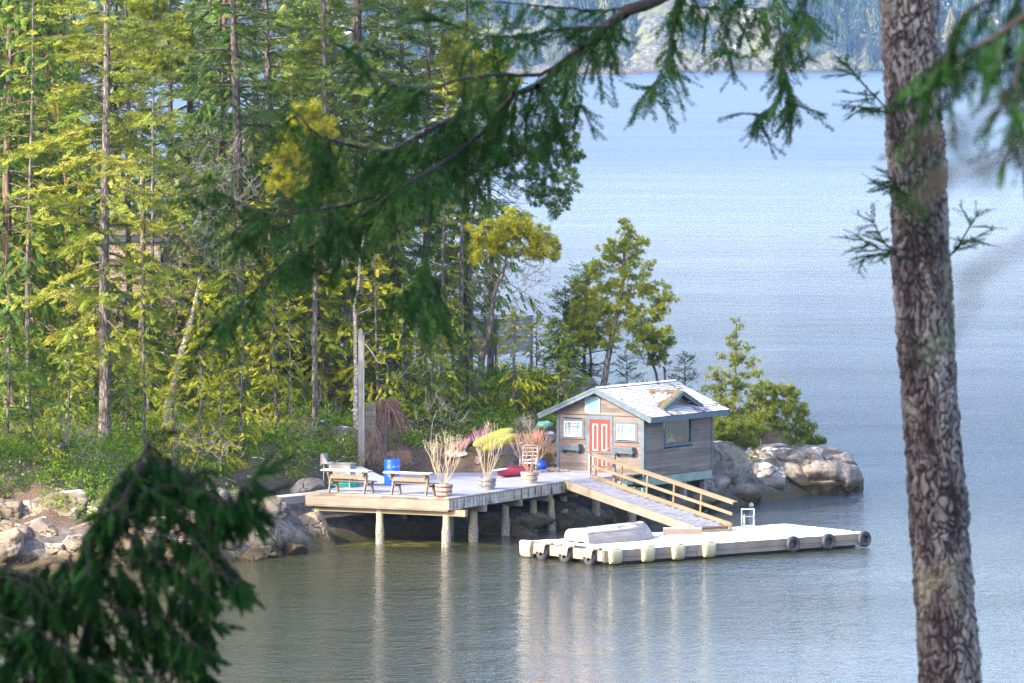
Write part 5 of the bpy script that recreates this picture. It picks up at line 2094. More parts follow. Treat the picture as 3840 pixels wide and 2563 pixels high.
def conifer(seed, H, r0, cb, Lmax, nb, mat, bark, tpl, e0=-.15, e1=.7, droop=.35, dens=4.2, spray=.36, hang=0.0, thin=1.0, dead=0, prof=.75, low=.6, lean=.02):
    """returns an un-linked trunk mesh and crown mesh"""
    r = random.Random(seed)
    tm = MB()
    ph = r.uniform(0, 6)
    ax = lambda z: Vector((lean * z * math.cos(ph) + .05 * math.sin(z * .5 + ph), lean * z * math.sin(ph) + .05 * math.cos(z * .4), z))
    zs = np.linspace(-.6, H, 26)
    tm.tube([ax(z) for z in zs], [r0 * (1 - .93 * max(0, z) / H) * (1 + .35 * math.exp(-max(0, z) / .35)) + .008 for z in zs], 10, True)
    fo = Fol()
    for i in range(nb):
        t = (i + r.random()) / nb
        z = cb + (H - cb) * t ** .92
        pr = (1 - t) ** prof * min(1, low + t * 2.2) + .04
        L = Lmax * pr * r.uniform(.55, 1.2)
        if r.random() > thin:
            L *= .45
        az = i * 2.399 + r.uniform(-.5, .5)
        e = e0 + (e1 - e0) * t + r.uniform(-.34, .30)
        base = ax(z)
        out = Vector((math.cos(az), math.sin(az), 0))
        sidev = Vector((-out.y, out.x, 0))
        bt = r.random()
        cl = r.uniform(0, 6.3)
        bend = r.uniform(-.2, .2)

        def at(s):
            return base + out * (L * s * math.cos(e)) + sidev * (bend * L * s * s) + Vector((0, 0, L * (math.sin(e) * s - droop * s * s + droop * .45 * s ** 3)))
        ss = np.linspace(0, 1, 6)
        br = max(.008, .012 + r0 * .17 * pr)
        tm.tube([at(s) for s in ss], np.linspace(br, .006, 6), 4, False)
        bare = r.random() < dead
        ntw = max(4, int(L * dens))
        for j in range(ntw):
            s = .10 + .90 * (j + r.random()) / ntw
            if math.sin(s * 17 + cl) > .45:
                continue
            sg = 1 if j % 2 else -1
            tl = (.22 + .42 * (1.05 - s)) * min(1.6, .45 + L * .34) * r.uniform(.7, 1.25)
            p0 = at(s)
            fw = (at(min(1, s + .05)) - at(s - .05)).normalized()
            sv = Vector((-fw.y, fw.x, 0)).normalized() * sg
            td = (fw * .75 + sv * r.uniform(.5, 1.0) + Vector((0, 0, r.uniform(-.30, .22) - hang * .5))).normalized()
            if bare:
                tm.tube([p0, p0 + td * tl * .5, p0 + td * tl + Vector((0, 0, -.1 * tl))], [.008, .006, .004], 3, False)
                if r.random() < .75:
                    continue
            nsp = max(1, int(tl / (spray * .42)))
            for k in range(nsp + 1):
                q = k / max(1, nsp)
                pp = p0 + td * tl * q + Vector((0, 0, -(.10 + hang * .45) * tl * q * q))
                d = (td + sv * r.uniform(-.5, .5) + fw * r.uniform(-.2, .4) + Vector((0, 0, r.uniform(-.45, .50) - hang * r.uniform(.5, 1.6)))).normalized()
                n = Vector((r.uniform(-1, 1), r.uniform(-1, 1), .8)) if hang < .5 else (out * r.uniform(.2, 1) + Vector((r.uniform(-.6, .6), r.uniform(-.6, .6), .5)))
                fo.add(pp, d, n, spray * r.uniform(.65, 1.2), .5 + .6 * (bt - .5) + r.uniform(-.26, .26))
        # tip
        fo.add(at(.97), (at(1) - at(.9)).normalized(), (0, 0, 1), spray, bt)
    return tm.mesh('trunk', MT[bark], True), fo.mesh('crown', tpl, MT[mat])


PROTO = {}


def proto(key, name, *a, **k):
    PROTO[key] = (name, conifer(*a, **k))


proto('firA', 'fir_tree', 1, 25, .235, 2.6, 3.9, 135, 'fir', 'bark', T_FIR, dens=8, spray=.5, thin=.85, dead=.05)
proto('firB', 'fir_tree', 2, 23, .20, 3.0, 3.7, 130, 'fir_mid', 'bark', T_FIR, dens=8, spray=.5, thin=.85, dead=.06)
proto('darkA', 'fir_tree', 3, 27, .30, 6.0, 3.9, 110, 'fir_dark', 'bark_dark', T_FIR, e0=-.35, droop=.3, thin=.75, dead=.12, dens=6.0, spray=.46)
proto('darkB', 'fir_tree', 4, 24, .21, 6.5, 3.4, 100, 'fir_dark', 'bark', T_FIR, e0=-.3, thin=.7, dead=.15, dens=6.0, spray=.46)
proto('cedA', 'cedar_tree', 5, 23, .25, 2.0, 3.5, 125, 'cedar_deep', 'bark_red', T_CEDAR, e0=-.1, e1=.55, droop=.55, spray=.54, hang=.75, dens=5.6, thin=.85, dead=.05)
proto('cedB', 'cedar_tree', 6, 20, .19, 3.0, 3.2, 110, 'cedar', 'bark_red', T_CEDAR, e0=-.1, e1=.55, droop=.55, spray=.52, hang=.75, dens=5.6, thin=.85, dead=.06)
proto('slim', 'fir_tree', 7, 22, .125, 7.0, 2.5, 80, 'fir', 'bark', T_FIR, e0=-.2, thin=.6, dead=.2, dens=5.6, spray=.42)
proto('slimC', 'cedar_tree', 8, 12, .075, 2.0, 1.6, 46, 'gold', 'bark', T_CEDAR, e0=.0, e1=.5, droop=.3, spray=.30, hang=.35, dens=4.0, thin=.6, dead=.35)
proto('midC', 'cedar_tree', 14, 10.5, .11, .6, 2.2, 88, 'cedar', 'bark_red', T_CEDAR, e0=-.05, e1=.55, droop=.45, spray=.42, hang=.6, dens=6.0, thin=.85, dead=.05)
proto('goldA', 'young_cedar', 9, 6.6, .07, .5, 1.55, 62, 'gold', 'bark', T_CEDAR, e0=.0, e1=.6, droop=.35, spray=.30, hang=.5, dens=6.0, thin=.8, dead=.12)
proto('goldB', 'young_cedar', 10, 5.0, .055, .3, 1.4, 48, 'gold', 'bark', T_CEDAR, e0=.0, e1=.55, droop=.35, spray=.28, hang=.45, dens=6.0, thin=.8, dead=.2)
proto('sapG', 'young_cedar', 11, 4.2, .045, .25, 1.25, 46, 'cedar', 'bark', T_CEDAR, e0=.0, e1=.55, droop=.4, spray=.28, hang=.5, dens=6.0)
proto('sapF', 'young_fir', 12, 3.6, .04, .3, 1.1, 44, 'fir_dark', 'bark_dark', T_FIR, e0=.05, e1=.7, droop=.15, spray=.24, dens=5.5)
_first = {}


def tree(key, px, d, label, sc=1.0, rz=None, cat=None, group=None, dz=-.05, tilt=(0, 0)):
    nm, (tmesh, cmesh) = PROTO[key]
    p = S(px, 1000, d)
    z = ground_z(p.x, p.y) + dz
    rz = rnd.uniform(0, 6.28) if rz is None else rz
    cat = cat or 'tree'
    if key not in _first:
        t = thing(nm, label, cat, (p.x, p.y, z), rz, group)
        t.scale = (sc, sc, sc) if np.isscalar(sc) else sc
        t.rotation_euler = (tilt[0], tilt[1], rz)
        part('trunk', tmesh, None, t)
        part('crown', cmesh, None, t)
        _first[key] = t
        return t
    t = dup(_first[key], (p.x, p.y, z), rz, sc, label, group, tilt)
    if group is None and 'group' in t:
        del t['group']
    return t


# --- the tall trees one can pick out by their trunks
tree('firA', 388, 209, 'big sunlit yellow green fir with a straight grey trunk above the west bank', 1.0, .4)
tree('darkA', 902, 221, 'tall fir with a thick dark mottled trunk standing behind the bare alder', .9, 1.0)
tree('cedA', 824, 227, 'tall cedar with a reddish trunk just behind the thick dark trunk', .95, 2.0)
tree('slim', 492, 226, 'slim grey trunked fir, nearer the big sunlit fir of the close pair', 1.05, .3)
tree('slim', 535, 231, 'slim grey trunked fir, farther from the big sunlit fir of the close pair', 1.0, 2.5)
tree('cedA', 32, 213, 'drooping cedar at the left edge of the wood', 1.0, 4.1)
tree('slim', 98, 211, 'thin grey trunk between the drooping cedar and the big sunlit fir', .9, 5.0)
tree('darkB', 1030, 226, 'dark fir with a mottled trunk between the thick dark trunk and the square post', 1.05, 1.4)
tree('darkA', 1342, 228, 'fir with the stoutest furrowed trunk, standing behind the square post', 1.06, 3.4)
tree('slim', 1264, 231, 'thin dark trunk just left of the stoutest trunk', 1.1, .9)
tree('firB', 1222, 223, 'bright green fir crown left of the stoutest trunk', 1.0, 2.2)
tree('cedB', 1744, 233, 'cedar with a dark trunk behind the fence deck', .95, .2)
tree('slim', 1652, 221, 'pale slender trunk in front of the fence deck', .62, 3.9)
tree('slimC', 542, 206.5, 'thin pole like young cedar with sparse golden sprays above the west bank', .78, 1.1)
tree('cedB', 205, 224, 'green cedar between the drooping cedar and the big sunlit fir', 1.0, 5.3)
tree('firB', 655, 248, 'pale green fir showing above the flat roofed house', 1.0, 4.4)
tree('darkB', 800, 240, 'dark fir to the right of the flat roofed house', .95, 3.0)
tree('cedB', 1130, 234, 'green cedar behind the golden pine', 1.0, 1.7)
tree('firA', 1478, 232, 'tall bright fir to the right of the stoutest trunk', .86, 5.6)
tree('firB', 1585, 229, 'pale green fir left of the cedar behind the fence deck', .92, .7)
tree('darkB', 1845, 236, 'dark sparse fir at the right edge of the wood', .70, 2.6)
tree('cedA', -70, 221, 'cedar just reaching into the left edge of the picture', .9, 2.7)
tree('firB', 300, 247, 'fir standing behind the house with the snowy roof', 1.0, 3.3)
tree('cedA', 130, 247, 'dark cedar rising behind the snowy roof', .95, .8)
tree('firA', 980, 242, 'fir on the far side of the point between the two dark trunks', .9, 2.9)
BG = 'conifers crowding the far side of the point'
for px, d, k, s in ((60, 232, 'firB', .85), (430, 249, 'cedB', .9), (700, 250, 'darkA', .85), (1200, 244, 'darkB', .9), (1400, 246, 'cedA', .8), (230, 246, 'darkB', .9)):
    tree(k, px, d, 'conifer crowding the far side of the wooded point', s, group=BG)

for x_, y_, k, s in ((-22.5, 194.6, 'darkB', 1.0), (-24.6, 193.5, 'darkA', .85), (-28.0, 194.0, 'darkB', 1.1), (-23.0, 195.5, 'cedB', 1.1)):
    t = tree(k, 1920 + x_ / y_ * FX, y_, 'fir on the west shore outside the view', s, group='firs on the west shore outside the view')

# --- young golden cedars along the bank
GG = 'golden young cedars on the bank'
for px, d, k, s, lab in (
        (745, 208.5, 'goldA', 1.05, 'golden young cedar at the foot of the leaning alder'),
        (905, 209, 'goldB', .95, 'brightest golden young cedar between the alder and the deck'),
        (650, 204.5, 'goldB', .8, 'golden young cedar low on the west bank'),
        (830, 205, 'goldB', .75, 'golden young cedar just above the flat grey rock'),
        (1035, 215, 'goldA', 1.05, 'golden green young cedar left of the tall dark boulder'),
        (1090, 213, 'slimC', .55, 'thin straight young cedar above the grey boulder by the sink'),
        (1180, 221, 'goldA', 1.2, 'golden young cedar behind the two boulders by the sink'),
        (1300, 222, 'goldA', 1.25, 'golden young cedar crowding the top of the square post'),
        (1420, 221, 'goldB', 1.3, 'golden young cedar just right of the square post top'),
        (1000, 223, 'goldA', 1.2, 'golden young cedar in front of the dark mottled trunk'),
        (180, 199.5, 'goldB', .45, 'little golden cedar growing from the rocks of the west bank')):
    tree(k, px, d, lab, s, group=GG)
SG = 'green saplings under the tall trees'
for px, d, k, s, lab in (
        (1620, 220, 'sapG', 1.0, 'feathery green sapling in front of the fence deck'),
        (1765, 222, 'sapG', .8, 'feathery green sapling at the foot of the yellow crowned pine'),
        (2130, 227, 'sapF', 1.5, 'dark young fir left of the thin dark pine behind the cabin'),
        (2195, 228, 'sapF', 1.8, 'taller dark young fir beside the thin dark pine behind the cabin'),
        (2350, 228, 'sapF', .9, 'dark young fir right behind the cabin ridge'),
        (2080, 224, 'sapG', 1.0, 'green sapling beside the left eave of the cabin'),
        (2150, 223.5, 'sapG', .9, 'green sapling hiding the knoll behind the cabin'),
        (2700, 225, 'sapF', .7, 'dark young fir behind the right end of the cabin roof'),
        (1930, 223, 'goldB', .85, 'yellow green young cedar left of the cabin roof'),
        (2020, 224, 'goldB', .8, 'yellow green young cedar behind the green fishing net'),
        (1520, 221, 'sapG', 1.2, 'dark green sapling above the dead vines'),
        (20, 203, 'sapG', 1.2, 'green sapling at the left edge of the bank'),
        (120, 203.5, 'sapG', 1.1, 'green sapling above the split rocks of the west bank'),
        (260, 207, 'sapG', 1.0, 'green sapling left of the big sunlit fir'),
        (470, 206, 'sapG', .9, 'green sapling right of the big sunlit fir'),
        (1110, 209, 'sapG', .55, 'small green sapling beside the deck corner'),
        (2578, 226.5, 'sapF', 1.0, 'small thin fir standing clear behind the cabin roof'),
        (2410, 226, 'sapF', .70, 'low bushy fir behind the cabin ridge'),
        (560, 215, 'sapG', 1.3, 'green sapling below the flat roofed house'),
        (330, 218, 'sapG', 1.4, 'green sapling left of the house wall'),
        (830, 218, 'sapG', 1.3, 'green sapling behind the leaning alder')):
    tree(k, px, d, lab, s, group=SG)


MG = 'half grown cedars filling the wood'
for px, d, s, lab in ((60, 217, 1.0, 'half grown cedar between the left edge and the thin grey trunk'), (170, 218, .9, 'half grown cedar just left of the big sunlit fir'),
                      (300, 222, 1.0, 'half grown cedar in front of the lower wing of the house'), (440, 219, .5, 'half grown cedar below the house wall right of the big fir'),
                      (690, 224, .75, 'half grown cedar behind the leaning alder trunk'), (960, 226, 1.0, 'half grown cedar between the two dark mottled trunks'),
                      (1085, 229, 1.05, 'half grown cedar behind the golden young cedars'), (1200, 228, .95, 'half grown cedar left of the stoutest trunk'),
                      (1420, 227, .85, 'half grown cedar right of the stoutest trunk'), (1490, 226, .8, 'half grown cedar at the left end of the fence deck'),
                      (1700, 222, .42, 'half grown cedar just below the fence deck'), (575, 220, .5, 'half grown cedar below the right part of the house'),
                      (850, 217.5, .7, 'half grown cedar right of the alder trunk')):
    tree('midC', px, d, lab, s, group=MG)

# --- trees grown towards given crown masses (pines, alder, shrubs)
def grown(name, label, cat, trunk, d, blobs, n, r0, mat=None, bark='bark', tuft=.2, tufts=5, seed=1, wig=.12, bare=(), nbare=0, depth=1.0, tpl=None, rmin=.007, group=None, twigs=None, sag=.0, ground=True, shell=.45, base_r=1.0, up=.55):
    r = random.Random(seed)
    u = d / FX
    tp = [S(x, y, d + (k % 2) * .15) for k, (x, y) in enumerate(trunk)]
    base = tp[0].copy()
    if ground:
        base.z = ground_z(base.x, base.y) - .1
        if base.z < tp[0].z:
            tp = [base] + tp
    root = thing(name, label, cat, base, 0, group)
    # resample the trunk
    nodes = []
    for a, b in zip(tp, tp[1:]):
        k = max(2, int((b - a).length / .25))
        for i in range(k):
            nodes.append(a.lerp(b, i / k))
    nodes.append(tp[-1])
    nt = len(nodes)
    tm = MB()
    rad = [r0 * (1 - .72 * i / nt) * (base_r if i < 2 else 1) for i in range(nt)]
    w = [Vector((r.gauss(0, .012), r.gauss(0, .012), 0)) for _ in nodes]
    nodes = [p + q for p, q in zip(nodes, w)]
    tm.tube(nodes, rad, 10, True)
    pos = np.array([tuple(p) for p in nodes])
    radi = list(rad)
    tgt = []

    def sample(bl, cnt, isb):
        ar = [b[2] * b[3] for b in bl]
        for b, a in zip(bl, ar):
            for _ in range(max(2, int(cnt * a / sum(ar)))):
                while True:
                    v = Vector((r.uniform(-1, 1), r.uniform(-1, 1), r.uniform(-1, 1)))
                    if shell < v.length < 1:
                        break
                c = S(b[0], b[1], d)
                tgt.append((c + Vector((v.x * b[2] * u, v.y * .5 * (b[2] + b[3]) * u * depth, v.z * b[3] * u)), isb, v))
    if blobs:
        sample(blobs, n, False)
    if bare:
        sample(bare, nbare, True)
    lim = min(max(3, int(nt * .25)), nt - 1)
    tgt.sort(key=lambda q: min((q[0] - nodes[i]).length for i in range(lim, nt, 3)))
    fo = Fol()
    tw = MB() if twigs else tm
    for t, isb, v in tgt:
        dd = np.linalg.norm(pos[lim:] - np.array(tuple(t)), axis=1)
        # prefer joints that lie lower than the target
        dd = dd + np.maximum(0, pos[lim:, 2] - t.z) * .8
        j = lim + int(np.argmin(dd))
        p = Vector(pos[j])
        L = (t - p).length
        k = max(2, int(L / .22))
        pts = [p]
        for i in range(1, k + 1):
            s = i / k
            q = p.lerp(t, s)
            a = wig * L * math.sin(math.pi * s) if i < k else 0
            q = q + Vector((r.uniform(-a, a), r.uniform(-a, a), r.uniform(-a, a) - sag * L * math.sin(math.pi * s)))
            pts.append(q)
        rr = max(rmin, min(radi[j] * .62, .012 + .018 * L))
        rs_ = np.linspace(rr, max(rmin * .7, rr * .45), len(pts))
        (tw if rr < .02 else tm).tube(pts, rs_, 4 if rr < .02 else 6, False, r.random())
        pos = np.concatenate([pos, np.array([tuple(q) for q in pts[1:]])])
        radi += list(rs_[1:])
        if isb or not mat:
            # fine forked ends
            for _ in range(3):
                e = pts[-1]
                dv = ((pts[-1] - pts[-2]).normalized() + Vector((r.uniform(-.8, .8), r.uniform(-.8, .8), r.uniform(-.3, .7)))).normalized()
                l = r.uniform(.12, .35)
                m_ = e + dv * l * .5 + Vector((r.uniform(-.05, .05), r.uniform(-.05, .05), 0))
                tw.tube([e, m_, e + dv * l + Vector((0, 0, .05))], [rmin, rmin * .8, rmin * .6], 3, False, r.random())
            continue
        tb = r.random()
        dirn = (pts[-1] - pts[max(0, len(pts) - 3)]).normalized()
        for _ in range(int(tufts * .95 + .5)):
            back = r.random() ** 1.5
            q = pts[-1].lerp(pts[max(0, len(pts) - 3)], back) + Vector((r.gauss(0, .08), r.gauss(0, .08), r.gauss(0, .06)))
            x = (dirn + v * .6 + Vector((r.uniform(-.8, .8), r.uniform(-.8, .8), up + r.uniform(-.4, .6)))).normalized()
            fo.add(q, x, (r.uniform(-1, 1), r.uniform(-1, 1), r.uniform(-1, 1)), tuft * 1.0 * r.uniform(.7, 1.25), .5 + .4 * (tb - .5) + r.uniform(-.3, .3))
    part('trunk', tm, MT[bark], root, True, True)
    if twigs:
        part('twigs', tw, MT[twigs], root, False, True)
    if mat:
        me = fo.mesh('crown', tpl or T_PINE, MT[mat], tuple(base))
        part('crown', me, None, root)
    return root


grown('shore_pine', 'yellow crowned pine with bare silvery lower branches left of the cabin', 'tree', [(1797, 1400), (1812, 1320), (1838, 1240), (1843, 1160), (1852, 1100), (1885, 1030), (1900, 960)], 224,
      [(1925, 830, 75, 45), (1850, 880, 85, 60), (1990, 870, 75, 55), (2050, 935, 60, 55), (1940, 920, 120, 50), (1800, 950, 50, 45)], 210, .17, 'pine_gold', 'bark', .21, 7, 21,
      bare=[(1890, 1010, 140, 70), (1800, 1080, 70, 70), (1990, 1090, 90, 70), (2030, 1000, 60, 60)], nbare=150, twigs='twig_grey')
grown('shore_pine', 'dark wide pine reaching out over the water above the yellow crowned pine', 'tree', [(1762, 1300), (1758, 1100), (1765, 850), (1790, 700), (1830, 640), (1900, 610)], 229,
      [(2110, 440, 45, 75), (2130, 560, 60, 70), (2070, 520, 70, 60), (1990, 560, 90, 60), (2130, 680, 60, 60), (2060, 740, 90, 40), (1980, 690, 80, 50), (1900, 560, 80, 60), (2100, 790, 50, 30)], 250, .17, 'fir_dark', 'bark_dark', .21, 6, 22, twigs='bark_dark')
grown('shore_pine', 'tall irregular pine standing directly behind the cabin roof', 'tree', [(2266, 1440), (2282, 1330), (2300, 1240), (2322, 1150), (2340, 1020), (2342, 900)], 225,
      [(2342, 860, 34, 42), (2300, 930, 60, 40), (2385, 925, 55, 45), (2270, 1000, 80, 38), (2390, 1010, 85, 38), (2225, 1065, 90, 45), (2350, 1080, 90, 40), (2460, 1100, 75, 36), (2500, 1140, 50, 28), (2290, 1140, 110, 42), (2420, 1180, 90, 34), (2460, 1250, 70, 34), (2340, 1210, 90, 32), (2210, 1170, 80, 50), (2170, 1230, 60, 45), (2260, 1270, 80, 36), (2400, 1300, 60, 26)], 450, .17, 'pine', 'bark', .18, 7, 23, twigs='bark')
grown('shore_pine', 'thin dark pine left of the tall irregular pine behind the cabin', 'tree', [(2216, 1440), (2214, 1330), (2210, 1200), (2205, 1100)], 227,
      [(2160, 1170, 60, 50), (2140, 1260, 70, 45), (2220, 1270, 60, 40), (2120, 1330, 50, 35)], 110, .085, 'fir_dark', 'bark_dark', .20, 6, 24, bare=[(2190, 1370, 60, 50)], nbare=25)
grown('shore_pine', 'leaning thin pine right of the tall irregular pine behind the cabin', 'tree', [(2466, 1430), (2450, 1370), (2422, 1300), (2395, 1250)], 226.5,
      [(2480, 1290, 55, 28), (2420, 1260, 55, 28), (2470, 1345, 45, 22)], 70, .10, 'pine', 'bark_dark', .19, 6, 25, bare=[(2430, 1330, 60, 40)], nbare=30)
grown('shore_pine', 'slender tiered pine just right of the cabin', 'tree', [(2754, 1690), (2752, 1500), (2757, 1350), (2761, 1215)], 223.5,
      [(2760, 1225, 16, 32), (2752, 1275, 40, 20), (2775, 1305, 45, 18), (2725, 1335, 55, 18), (2800, 1345, 45, 16), (2760, 1370, 60, 20), (2690, 1400, 60, 22), (2820, 1400, 70, 16), (2740, 1430, 70, 24), (2680, 1470, 60, 28), (2810, 1470, 60, 28), (2740, 1520, 80, 32), (2690, 1560, 70, 40), (2770, 1580, 90, 40), (2835, 1555, 70, 36), (2700, 1625, 60, 36)], 210, .085, 'pine_olive', 'bark', .17, 6, 26)
grown('low_pine', 'low spreading pine on the snowy rocks of the headland', 'tree', [(2850, 1690), (2862, 1590), (2885, 1530), (2910, 1480)], 226.5,
      [(2870, 1470, 50, 36), (2940, 1475, 50, 36), (2985, 1540, 50, 40), (3015, 1600, 45, 36), (2920, 1540, 60, 40), (2850, 1545, 60, 45), (2900, 1610, 80, 36), (2980, 1640, 50, 26)], 260, .09, 'pine_olive', 'bark', .18, 6, 27)
grown('low_pine', 'tiny wind bent pine on top of the headland hump', 'tree', [(3010, 1700), (3030, 1672)], 228.5, [(3050, 1655, 45, 18)], 26, .035, 'pine', 'bark', .16, 6, 28, ground=False)
grown('low_pine', 'yellow green bushy pine against the right cabin wall', 'tree', [(2720, 1740), (2722, 1660)], 221.5, [(2715, 1610, 45, 40), (2770, 1620, 60, 35), (2830, 1610, 60, 30), (2740, 1660, 60, 40), (2800, 1660, 50, 26)], 120, .05, 'pine_olive', 'bark', .17, 7, 29)
grown('golden_pine', 'golden pine crown glowing behind the hanging bough', 'tree', [(1180, 1200), (1188, 900), (1172, 600), (1160, 450)], 217,
      [(1150, 420, 50, 45), (1110, 500, 75, 50), (1210, 490, 75, 45), (1080, 590, 85, 50), (1190, 600, 90, 50), (1060, 680, 70, 50), (1170, 710, 95, 50), (1250, 640, 60, 50)], 260, .13, 'pine_gold', 'bark', .23, 7, 30)
grown('golden_pine', 'golden pine crown near the top of the wood at its right end', 'tree', [(1730, 900), (1742, 600), (1755, 380), (1760, 250)], 227,
      [(1690, 190, 50, 55), (1760, 250, 70, 45), (1840, 235, 70, 45), (1900, 310, 55, 50), (1690, 320, 60, 50), (1800, 340, 80, 45), (1880, 420, 60, 40)], 220, .12, 'pine', 'bark', .23, 7, 31)
grown('golden_pine', 'golden pine between the big sunlit fir and the reddish cedar', 'tree', [(572, 800), (575, 400), (582, 0)], 222,
      [(560, 30, 80, 45), (520, 130, 55, 32), (640, 105, 60, 45), (545, 220, 60, 40), (625, 235, 75, 36), (690, 150, 45, 40)], 170, .10, 'pine', 'bark', .24, 6, 32)
grown('leaning_alder', 'leaning bare alder with a pale trunk and a tangle of twigs', 'tree', [(628, 1530), (652, 1430), (682, 1310), (712, 1210), (735, 1120), (748, 1040)], 211,
      [], 0, .17, None, 'bark_pale', bare=[(690, 930, 90, 90), (830, 850, 130, 110), (770, 700, 110, 110), (890, 700, 90, 110), (860, 980, 110, 60), (760, 560, 70, 90), (640, 1020, 60, 70), (900, 560, 60, 70)], nbare=420, seed=33, wig=.10, twigs='twig_grey', rmin=.0065, base_r=1.2)
grown('dead_snag', 'crooked dead snag with stub branches behind the square post', 'tree', [(1333, 1262), (1329, 1150), (1345, 1060), (1351, 960), (1369, 850)], 216.5,
      [], 0, .10, None, 'bark_pale', bare=[(1370, 1080, 60, 50), (1400, 1150, 60, 30), (1300, 960, 40, 40), (1420, 1010, 40, 40)], nbare=26, seed=34, wig=.22, twigs='twig_grey', rmin=.009)
grown('dead_branch', 'long bare dead branches drooping over the dark bank right of the square post', 'branch', [(1372, 1290), (1420, 1360), (1450, 1365)], 216, [], 0, .03, None, 'bark_pale', bare=[(1560, 1350, 60, 20), (1470, 1430, 50, 40), (1540, 1410, 60, 15)], nbare=14, seed=35, wig=.05, twigs='twig_grey', rmin=.008, ground=False)
grown('broken_stump', 'short broken grey stump behind the cabin roof', 'stump', [(2494, 1450), (2492, 1400), (2490, 1376)], 226.5, [], 0, .11, None, 'bark_dark', bare=[(2497, 1385, 8, 10)], nbare=3, seed=36, wig=.05)
SB = 'bare shrubs on the bank'
grown('bare_shrub', 'bare pale shrub rising from the west bank near the big fir', 'shrub', [(272, 1800), (270, 1740), (266, 1690)], 200.5, [], 0, .035, None, 'twig_grey', bare=[(300, 1640, 90, 70), (250, 1600, 60, 60), (340, 1720, 70, 40)], nbare=55, seed=37, rmin=.008, group=SB)
grown('bare_shrub', 'thin pale bare saplings on the bank between the first two barrels', 'shrub', [(1618, 1740), (1615, 1660), (1622, 1590), (1640, 1540)], 215.5, [], 0, .03, None, 'bark_pale', bare=[(1640, 1510, 60, 50), (1700, 1560, 60, 40), (1580, 1560, 40, 30)], nbare=45, seed=38, rmin=.007, twigs='twig_grey', group=SB)
grown('bare_shrub', 'thin leaning bare stems beside the steel sink', 'shrub', [(1135, 1740), (1160, 1660), (1195, 1570)], 212.5, [], 0, .022, None, 'twig_grey', bare=[(1230, 1520, 60, 50), (1160, 1600, 50, 40)], nbare=28, seed=39, rmin=.006, group=SB)
grown('bare_shrub', 'bare twiggy shrub in front of the golden young cedars', 'shrub', [(700, 1830), (720, 1760), (745, 1690)], 202.5, [], 0, .03, None, 'twig_grey', bare=[(780, 1660, 90, 60), (860, 1700, 70, 40), (690, 1640, 60, 60)], nbare=60, seed=40, rmin=.007, group=SB)
# arbutus with orange limbs half hidden among the cedars
grown('arbutus', 'arbutus with peeling orange limbs half hidden behind the big sunlit fir', 'tree', [(262, 1330), (255, 1000), (245, 700), (215, 400), (180, 200)], 221,
      [(200, 250, 90, 70), (260, 420, 70, 60), (150, 380, 70, 60), (280, 620, 60, 50)], 60, .09, 'salal', 'orange_bark', .16, 9, 41, tpl=T_LEAF)

# --- the leafy undergrowth
def undergrowth():
    nr = np.random.default_rng(12)
    n = 10500
    x = nr.uniform(-24, 10, n)
    y = nr.uniform(194, 250, n)
    s = sdf(x, y, SHORE)
    dk = rect_dist(x, y, DK, DU, DV, -7.4, .2, 0, 11.4)
    dh = rect_dist(x, y, HO, HU, HV, -2.8, 4.1, -3, 5.2)
    nz = fbm(x * .35, y * .35, 3, 91)
    ok = (s > 1.7 + .8 * nz) & (dk > 1.2) & (dh > 1.1) & (nz > -.75)
    ok &= ~((y < 203) & (nz < -.2) & (s < 4))
    # the rocky bank behind the deck stays mostly bare
    ok &= ~((dk < 3.6) & (nr.random(n) < .22))
    ok &= ~((x > 4) & (nr.random(n) < .55))
    x, y = x[ok], y[ok]
    near = (s[ok] < 16)
    keep = near | (nr.random(len(x)) < .5)
    x, y = x[keep], y[keep]
    z = land_h(x, y)
    P, X, N, Sc, T = [], [], [], [], []
    for i in range(len(x)):
        R = nr.uniform(.22, .55)
        k = int(46 * (R / .4) ** 1.5)
        v = nr.normal(0, 1, (k, 3))
        v /= np.linalg.norm(v, axis=1, keepdims=True)
        v[:, 2] = np.abs(v[:, 2])
        v *= (nr.random((k, 1)) ** .35) * R * np.array([1, 1, nr.uniform(.9, 1.7)])
        P.append(v + np.array([x[i], y[i], z[i] + .05]))
        X.append(v / R + nr.normal(0, .6, (k, 3)) + np.array([0, 0, -.15]))
        N.append(nr.normal(0, .5, (k, 3)) + np.array([0, 0, 1]))
        Sc.append(nr.uniform(.07, .14, k))
        T.append(np.clip(nr.random() * .6 + nr.normal(.2, .2, k), 0, 1))
    V, F, t = scatter(T_LEAF[0], T_LEAF[1], np.concatenate(P), np.concatenate(X), np.concatenate(N), np.concatenate(Sc), np.concatenate(T))
    o = part('undergrowth', mesh_np('undergrowth', V, [F], MT['salal'], False, t))
    tag(o, 'glossy green leafy undergrowth covering the bank under the trees', 'undergrowth', kind='stuff')


undergrowth()

